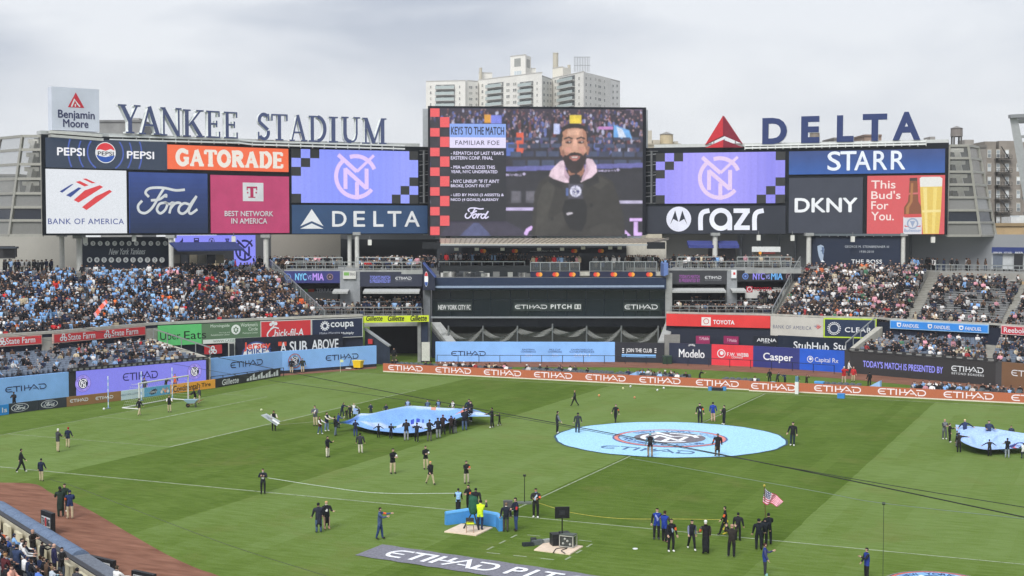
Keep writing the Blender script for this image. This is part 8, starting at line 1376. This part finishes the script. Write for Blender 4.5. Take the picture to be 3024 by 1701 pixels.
p = gnd(566, 1203); r = thing('wheelbarrow', 'wheelbarrow with a pale blue tray by the far goal post', 'wheelbarrow', p); b = B(); b.hexa([p + RT * -.3 - FWH * .25 + Z * .4, p + RT * .3 - FWH * .25 + Z * .4, p + RT * .3 + FWH * .25 + Z * .4, p + RT * -.3 + FWH * .25 + Z * .4], [p + RT * -.7 - FWH * .4 + Z * .75, p + RT * .6 - FWH * .4 + Z * .75, p + RT * .6 + FWH * .4 + Z * .75, p + RT * -.7 + FWH * .4 + Z * .75], (150, 180, 200)); put('tray', b, 'plastic', r)
b = B(); b.tube(p - RT * .35 + Z * .2 - FWH * .06, p - RT * .35 + Z * .2 + FWH * .06, .2, None, 12, (40, 40, 42)); put('wheel', b, 'plastic', r); b = B(); [b.beam(p - RT * .35 + Z * .2 + FWH * s, p + RT * 1.1 + Z * .75 + FWH * s * 1.4, .05, .05, (120, 90, 60)) for s in (-.2, .2)]; [b.beam(p + RT * .4 + FWH * s, p + RT * .35 + Z * .45 + FWH * s, .05, .05, (80, 80, 80)) for s in (-.2, .2)]; put('handle', b, 'paint', r)
# display board carried by the person in black
def plank(name, label, cat, cs, col, th=.05, z=None, fn=None, mat='plastic'):
    q = [Vector(c) for c in cs]; n = (q[1] - q[0]).cross(q[3] - q[0]).normalized() * th; b = B(); b.hexa([p - n for p in q], q, col)
    return put(name, b, mat, label=label, cat=cat)
Dh = dep(gnd(809, 1273)) - .5; cs = [pt(770, 1226, Dh), pt(818, 1258, Dh), pt(827, 1243, Dh + .1), pt(787, 1221, Dh + .1)]; plank('display_board', 'tilted silver display board with small lettering carried on the grass', 'board', cs, (172, 180, 184), .04)
pl = Pl(cs[0], cs[1] - cs[0], cs[3] - cs[0], (cs[1] - cs[0]).cross(cs[3] - cs[0])); pl.n = pl.n if pl.n.dot(CAM - pl.o) > 0 else -pl.n; d = D(pl, .05); w_, h_ = (cs[1] - cs[0]).length, (cs[3] - cs[0]).length; d.textuv('ETIHAD', w_ * .12, h_ * .3, w_ * .42, h_ * .7, (84, 92, 130), .03); d.rectuv(w_ * .5, h_ * .45, w_ * .9, h_ * .8, (240, 242, 244)); d.rectuv(w_ * .5, h_ * .2, w_ * .85, h_ * .3, (130, 132, 150)); put('display_lettering', d, 'print', bpy.data.objects['display_board'])
bpy.data.objects['display_lettering'].location = -ORG['display_board'] * 0
Dh = dep(gnd(1048, 1231)); plank('card_sign', 'small pale blue card held up among the children', 'card', [pt(1042, 1222, Dh), pt(1057, 1224, Dh), pt(1058, 1208, Dh), pt(1044, 1204, Dh)], (160, 190, 240), .03)
# camera platform: mat, tripod with green cover, chair, blue padding
def mat_(label, pxs, col=(226, 206, 184)): q = [gnd(x, y, .06) for x, y in pxs]; b = B(); b.hexa([Vector((p.x, p.y, .0)) for p in q], q, col); put('ground_mat', b, 'paint', label=label, cat='mat', group='pale floor mats on the grass')
mat_('pale wooden mat under the covered camera', [(1312, 1569), (1406, 1580), (1455, 1557), (1362, 1546)]); mat_('pale wooden mat under the monitor and the cases', [(1577, 1623), (1683, 1636), (1722, 1612), (1613, 1598)])
p = gnd(1398, 1560, .06); r = thing('camera_tripod', 'broadcast camera under a dark green rain cover on a tripod', 'camera', p)
for a in (90, 210, 330): b = B(); b.tube(p + Vector((.55 * math.cos(R(a)), .55 * math.sin(R(a)), 0)), p + Z * 1.05, .05, .035, 8, (40, 42, 44)); put('leg', b, 'plastic', r)
b = B(); t0 = p + Z * 1.05; b.tube(t0, t0 + Z * .2, .14, .12, 10, (50, 52, 54)); put('head', b, 'plastic', r); b = B(); b.lathe(p + Z * 1.0, [(.02, .85), (.2, .8), (.27, .62), (.26, .4), (.31, .25), (.24, 0), (.2, -.15), (.1, -.2)][::-1], 12, (48, 92, 72)); b.tube(p + Z * 1.6 - RT * .05 + FWH * .15, p + Z * 1.64 + FWH * .7 - RT * .15, .13, .16, 10, (40, 74, 60)); put('rain_cover', b, 'cloth', r, smooth=True)
p = gnd(1388, 1572, .06); r = thing('folding_chair', 'small folding chair with a yellow cloth on the camera mat', 'chair', p); b = B(); b.box(p + Z * .44, (.45, .42, .05), (150, 150, 130), -YAW); put('seat', b, 'plastic', r); b = B(); b.box(p + Z * .75 + FWH * -.18, (.45, .05, .22), (60, 62, 66), -YAW); put('backrest', b, 'plastic', r)
for sx in (-.2, .2):
    for sy in (-.18, .18): b = B(); b.beam(p + RT * sx + FWH * sy, p + RT * sx + FWH * -sy + Z * (.85 if sy > 0 else .45), .03, .03, (150, 120, 96)); put('leg', b, 'metal', r)
b = B(); b.box(p + Z * .49, (.42, .36, .07), (226, 236, 60), -YAW + .2, base=True); b.ball(p + Z * .62 + RT * .05, .1, (220, 230, 60), 8); put('cloth_bundle', b, 'cloth', label='yellow cloth bundle on the folding chair', cat='cloth')
r = thing('barrier_pad', 'bright blue padded barrier bent into a V around the camera', 'barrier', gnd(1395, 1556)); pts_ = [(gnd(1316, 1550), .66), (gnd(1388, 1541), .7), (gnd(1470, 1556), .7), (gnd(1479, 1569), .72)]
for (a, h0), (c, h1) in zip(pts_[:-1], pts_[1:]): b = B(); dr = (c - a).normalized(); n = Vector((-dr.y, dr.x, 0)) * .13; b.hexa([a - n, c - n, c + n, a + n], [a - n * .8 + Z * h0, c - n * .8 + Z * h1, c + n * .8 + Z * h1, a + n * .8 + Z * h0], (74, 146, 212)); b.tube(a + Z * h0, c + Z * h1, .13, None, 8, (100, 172, 232)); put('pad', b, 'plastic', r)
p = gnd(1660, 1612, .06); r = thing('monitor_stand', 'black monitor on a pole standing in the cases of the right mat', 'monitor', p); b = B(); b.tube(p, p + Z * 1.5, .035, None, 8, (36, 38, 40)); put('pole', b, 'metal', r); b = B(); b.box(p + Z * 1.8, (.78, .1, .62), (30, 31, 34), -YAW + R(8)); b.box(p + Z * 1.8 + FWH * -.06, (.3, .04, .25), (44, 46, 50), -YAW + R(8)); put('screen', b, 'plastic', r)
p = gnd(1650, 1608, .06); r = thing('speaker_case', 'black loudspeaker case at the foot of the monitor', 'case', p); b = B(); b.box(p, (.85, .6, .62), (34, 36, 38), -YAW + R(15), base=True); b.box(p + Z * .62 + RT * .3, (.5, .4, .08), (44, 46, 48), -YAW + R(15), base=True); put('case_body', b, 'plastic', r)
p = gnd(1678, 1614, .06); r = thing('equipment_rack', 'open metal framed equipment rack with cables on the right mat', 'rack', p); b = B(); s_ = [Vector((x, y, 0)) for x, y in ((-.38, -.28), (.38, -.28), (.38, .28), (-.38, .28))]
for i in range(4):
    a, c = p + s_[i], p + s_[(i + 1) % 4]; b.beam(a, a + Z * .62, .05, .05, (190, 190, 184)); b.beam(a + Z * .62, c + Z * .62, .05, .05, (196, 196, 190)); b.beam(a + Z * .04, c + Z * .04, .05, .05, (190, 190, 184))
put('rack_frame', b, 'metal', r); b = B(); b.box(p + Z * .05, (.66, .46, .5), (66, 70, 68), base=True); [b.ball(p + Vector((x, -.24, z)), .07, (170, 172, 166), 6) for x, z in ((-.2, .2), (.05, .35), (.2, .18), (-.1, .45))]; put('unit', b, 'plastic', r); b = B(); b.box(p + Z * .64, (.8, .6, .05), (78, 86, 80), base=True); put('lid', b, 'plastic', r)
b = B(); q = [gnd(x, y, .075) for x, y in ((1676, 1618), (1652, 1619), (1641, 1622), (1634, 1632))]; b.path(catmull(q), .03, (44, 40, 38)); q = [gnd(x, y, .075) for x, y in ((1674, 1620), (1658, 1626), (1668, 1634))]; b.path(catmull(q), .03, (44, 40, 38)); put('cable', b, 'plastic', label='dark cables trailing over the right mat', cat='cable')
b = B(); p = gnd(1592, 1608); [b.box(p + RT * x + FWH * y, (w, .3, h), c, -YAW + a, base=True) for x, y, w, h, c, a in ((-.6, -.3, .6, .18, (48, 54, 56), .3), (-.1, 0, .6, .26, (96, 104, 104), .5), (.4, .3, .5, .22, (150, 156, 154), .6), (-.3, .1, .3, .34, (60, 64, 66), .1))]; put('equipment_bag', b, 'cloth', label='slumped grey and black equipment bag beside the right mat', cat='bag')
p = gnd(1549, 1487); r = thing('antenna_stand', 'thin dark antenna mast on the touchline near the lanyard holder', 'mast', p); b = B(); b.tube(p, p + Z * 1.75, .03, .02, 6, (48, 52, 44)); put('mast', b, 'metal', r); b = B(); b.box(p + Z * 1.75, (.16, .1, .12), (44, 48, 44)); put('antenna_head', b, 'plastic', r); b = B(); b.box(p, (.9, .5, .1), (96, 104, 96), -YAW, base=True); put('base', b, 'plastic', r)
b = B(); p = gnd(1500, 1525); b.box(p + Z * .7, (.55, .4, .5), (84, 84, 84), -YAW); b.box(p + Z * .0, (.4, .3, .45), (60, 60, 62), -YAW, base=True); put('equipment_case', b, 'plastic', label='grey case on a stand between the two people right of the blue padding', cat='case')
# ropes, cables
def rope(name, label, pts, r_, col, cat='rope', mat='cloth'): b = B(); b.path(catmull(pts, 8), r_, col, 5); put(name, b, mat, label=label, cat=cat)
p = gnd(1582, 1530); q = gnd(2145, 1585); a = p + Z * .95; c = q + Z * .95; rope('yellow_rope', 'yellow rope stretched between two people in black', [a, a.lerp(c, .2) - Z * .42, a.lerp(c, .45) - Z * .5, a.lerp(c, .75) - Z * .22, c], .016, (180, 170, 84)); rope('yellow_rope', 'coiled end of yellow rope hanging from a hand', [c + Vector((.15 * math.sin(k * 1.9) - .05, .1 * math.cos(k * 2.3), -.09 * k)) for k in range(10)], .035, (206, 186, 70))
a = gnd(790, 1459) + Z * 1.05; c = gnd(1353, 1513) + Z * 1.15; rope('white_rope', 'white rope held from the black suit to the blue padding', [a, a.lerp(c, .3) - Z * .25, a.lerp(c, .6) - Z * .38, c], .02, (186, 196, 186))
cabs = ((('thick black camera cable crossing the whole field'), [(-80, 899, 132), (640, 1054, 108), (1140, 1156, 92), (1860, 1290, 72), (2400, 1396, 58), (3110, 1545, 46)], .024, (40, 42, 44)), ('thin dark camera cable running below the thick one', [(-80, 963, 132), (620, 1094, 108), (1140, 1173, 92), (1560, 1240, 79), (2400, 1393, 58), (3110, 1512, 46)], .015, (50, 54, 52)), ('faint grey cable over the right half of the field', [(1860, 1353, 72), (2400, 1449, 60), (2600, 1485, 56), (3110, 1541, 48)], .014, (126, 142, 128)), ('thin dark wire over the lower left grass', [(150, 1416, 82), (242, 1445, 80), (640, 1597, 66), (973, 1704, 58)], .013, (70, 78, 60)))
for lb_, ps, r_, c in cabs: rope('overhead_cable', lb_, [pt(x, y, D_) for x, y, D_ in ps], r_, c, 'cable', 'plastic')
p = gnd(2607, 1722); r = thing('net_pole', 'thin dark vertical wire pole by the right photographer', 'pole', p); b = B(); b.tube(p, Vector((p.x, p.y, zat(1488, dep(p)))), .014, None, 5, (70, 80, 66)); put('pole', b, 'metal', r); b = B(); b.box(Vector((p.x, p.y, zat(1487, dep(p)))), (.14, .1, .12), (60, 66, 60)); put('clip', b, 'metal', r)
# national flag
p = gnd(2263, 1606); D_f = dep(p); t0, t1 = pt(2262, 1560, D_f), pt(2257, 1434, D_f); r = thing('flag', 'striped national flag on a pole above the uniformed group', 'flag', p); b = B(); b.tube(t0, t1, .025, None, 6, (110, 96, 60)); b.ball(t1, .07, (196, 176, 80), 8); put('flag_pole', b, 'metal', r)
cA, cB, cC, cD = pt(2258, 1441, D_f), pt(2254, 1485, D_f), pt(2298, 1495, D_f - .5), pt(2312, 1476, D_f - .5); b = B(); nn = 24
def fp(s, t_): top = cA.lerp(cD, s); bot = cB.lerp(cC, s); return top.lerp(bot, t_) + FWH * (.14 * math.sin(s * 11 + t_ * 2)) - Z * (.05 * math.sin(s * 8))
for i in range(nn):
    for j in range(13): s, t_ = (i + .5) / nn, (j + .5) / 13; c = (56, 62, 104) if (s < .38 and j < 7) else ((190, 66, 92) if j % 2 == 0 else (232, 206, 216)); b.face([fp(i / nn, j / 13), fp((i + 1) / nn, j / 13), fp((i + 1) / nn, (j + 1) / 13), fp(i / nn, (j + 1) / 13)], c)
for i in range(5):
    for j in range(4): q = fp(.04 + .075 * i, .05 + .13 * j) - FWH * .03; b.box(q, (.05, .01, .05), (224, 224, 230))
put('flag_cloth', b, 'cloth', r)
# black cases on the dirt
def case_sign(label, corners, z0_, h, txt, th=.22):
    a, c = gnd(*corners[0], z0_), gnd(*corners[1], z0_); a.z = c.z = 0; b = B(); b.wall([a, c], .0, z0_ + h, th, (34, 35, 38)); r = thing('equipment_case', label, 'case', (a + c) / 2); put('case_body', b, 'plastic', r); pl = Pl.vert(a, c); d = D(pl, .02); L_ = (c - a).length; H_ = z0_ + h
    d.rectuv(L_ * .1, H_ * .32, L_ * .9, H_ * .78, (196, 198, 200)); d.textuv(txt[0], L_ * .13, H_ * .38, L_ * .4, H_ * .72, (60, 62, 66), .04); d.rectuv(L_ * .44, H_ * .36, L_ * .56, H_ * .74, (196, 50, 56)); d.textuv(txt[1], L_ * .6, H_ * .38, L_ * .87, H_ * .72, (60, 62, 66), .04); put('lettering', d, 'print', r)
case_sign('tall black case with a pale and red lettered face on the dirt', [(121, 1571), (153, 1583)], 0.0, 1.25, ('TEN', 'BAGS')); case_sign('black lettered case with a red mark beside the flat grey pad', [(258, 1676), (333, 1694)], 0.1, .62, ('PEN', 'BAGS')); case_sign('black case cut by the lower border', [(388, 1722), (452, 1736)], 0.1, .62, ('PEN', 'BAGS'))
# bits behind the orange board, left
b = B(); p = gnd(1940, 1105); q = Vector((p.x, YB + 1.2, 0)); b.hexa([q + Vector((-1.3, -.3, .1)), q + Vector((1.0, -.3, .1)), q + Vector((1.0, .3, .1)), q + Vector((-1.3, .3, .1))], [q + Vector((-1.3, -.3, .3)), q + Vector((.9, -.3, 1.3)), q + Vector((1.0, .3, 1.3)), q + Vector((-1.3, .3, .3))], (140, 184, 230)); put('foam_wedge', b, 'plastic', label='pale blue foam wedge leaning behind the sixth orange board', cat='wedge', group='foam wedges')
b = B(); p = gnd(2612, 1140); q = Vector((p.x, YB + 1.2, 0)); b.hexa([q + Vector((-1.1, -.3, .1)), q + Vector((1.0, -.3, .1)), q + Vector((1.0, .3, .1)), q + Vector((-1.1, .3, .1))], [q + Vector((-1.1, -.3, .35)), q + Vector((.9, -.3, 1.5)), q + Vector((1.0, .3, 1.5)), q + Vector((-1.1, .3, .35))], (146, 190, 232)); put('foam_wedge', b, 'plastic', label='pale blue foam wedge behind the tenth orange board', cat='wedge', group='foam wedges')
b = B(); p = gnd(2330, 1130); q = Vector((p.x, YB + 1.0, 0)); [b.ball(q + Vector((x, y, z)), s, c, 9, .6) for x, y, z, s, c in ((-.9, 0, .4, .55, (110, 180, 220)), (0, .1, .55, .6, (150, 196, 222)), (.9, 0, .4, .5, (120, 170, 200)), (-1.6, .2, .5, .45, (80, 160, 214)))]; put('plastic_tarp', b, 'cloth', label='crumpled blue plastic tarp over gear behind the orange board', cat='tarp')
b = B(); p = gnd(2470, 1128); q = Vector((p.x, YB + 2.2, 0)); b.box(q, (.9, .6, .9), (66, 150, 222), base=True); b.box(q + Z * .9, (.96, .66, .12), (90, 170, 232), base=True); put('cooler_box', b, 'plastic', label='bright blue cooler behind the chairs next to the red vests', cat='box')
b = B(); p = gnd(2280, 1128); q = Vector((p.x, YB + .9, 0)); [b.box(q + Vector((x, 0, 0)), (.6, .5, h), c, base=True) for x, h, c in ((-.6, .7, (44, 46, 50)), (.1, .5, (60, 62, 66)), (.8, .8, (50, 52, 56)))]; put('equipment_cases', b, 'plastic', label='dark equipment cases behind the seventh orange board', cat='case')
p = plan(1972, 170.0); b = B(); b.box(Vector((p.x, p.y, 0)), (1.1, .9, .95), (44, 66, 52), -YAW, base=True); b.box(Vector((p.x, p.y, .95)), (1.15, .95, .06), (54, 78, 62), -YAW, base=True); put('waste_bin', b, 'plastic', label='dark green bin left of the slate beer panel', cat='bin')
# rail fence in front of the far wall
for lb_, xs_, d0 in (('thin dark rail fence before the coloured wall panels', list(range(1290, 2520, 62)), 2.0), ('thin dark rail fence behind the black striped board', list(range(618, 838, 36)), 3.0)):
    r = thing('rail_fence', lb_, 'fence', plan(xs_[0], 165)); run = WR if xs_[0] > 1000 else WL
    def dx(x):
        for (xa, Da), (xb, Db_) in zip(run[:-1], run[1:]):
            if xa <= x <= xb: f = (x - xa) / (xb - xa); return 1 / ((1 - f) / Da + f / Db_)
        return run[-1][1]
    q = [plan(x, dx(x) - d0) for x in xs_]; b = B(); b.path([c + Z * 1.0 for c in q], .035, (52, 56, 66)); put('rail', b, 'metal', r); b = B(); [b.tube(c, c + Z * 1.02, .04, None, 6, (46, 50, 60)) for c in q]; put('posts', b, 'metal', r)
# lamps under the boards
for x, y, D_, up_ in ((252, 710, 168, 0), (396, 704, 171, 1), (690, 706, 178, 1), (1092, 716, 186, 0), (2240, 702, 187, 1), (2340, 703, 185, 1), (2518, 706, 182, 1), (2755, 708, 180, 0)): b = B(); q = pt(x, y, D_); b.box(q, (.5, .3, .75), (214, 214, 206), .5); b.beam(q + Z * .35, q + Z * .9, .08, .08, (110, 112, 112)); put('flood_lamp', b, 'plastic', label='small white flood lamp hanging under a video board', cat='lamp', group='flood lamps under the boards')
b = B(); [b.box(pt(x, 745, 176), (w, .5, h), c, -YAW) for x, w, h, c in ((18, 2.2, 1.6, (52, 52, 54)), (30, 1.6, 1.2, (40, 42, 46)))]; b.box(pt(22, 731, 176), (2.6, .8, .25), (70, 76, 84), -YAW); put('vendor_stall', b, 'paint', label='small dark vendor stall by the block wall at the left border', cat='stall')
b = B(); q = [pt(283, 938, 147.5), pt(318, 892, 148.2), pt(312, 884, 148.4), pt(276, 926, 147.6)]; n8 = 8
for i in range(n8):
    f = lambda s, t_: q[0].lerp(q[1], s).lerp(q[3].lerp(q[2], s), t_) + FWH * .12 * math.sin(s * 9); b.face([f(i / n8, 0), f((i + 1) / n8, 0), f((i + 1) / n8, 1), f(i / n8, 1)], (222, 104, 84) if i % 3 else (206, 160, 170))
put('supporter_flag', b, 'cloth', label='orange red flag waved slantwise in the left bleachers', cat='flag')
HZ = bpy.data.materials.new('haze_air'); HZ.use_nodes = True; t = HZ.node_tree; t.nodes.remove(t.nodes['Principled BSDF']); pv = nd(t, 'ShaderNodeVolumePrincipled'); pv.inputs['Color'].default_value = (.93, .95, .97, 1); pv.inputs['Density'].default_value = .0002; t.links.new(pv.outputs[0], t.nodes['Material Output'].inputs['Volume'])
b = B(); b.box((-100, 400, 62), (1610, 1410, 126.3), (200, 200, 200)); put('haze', b, HZ, kind='stuff')
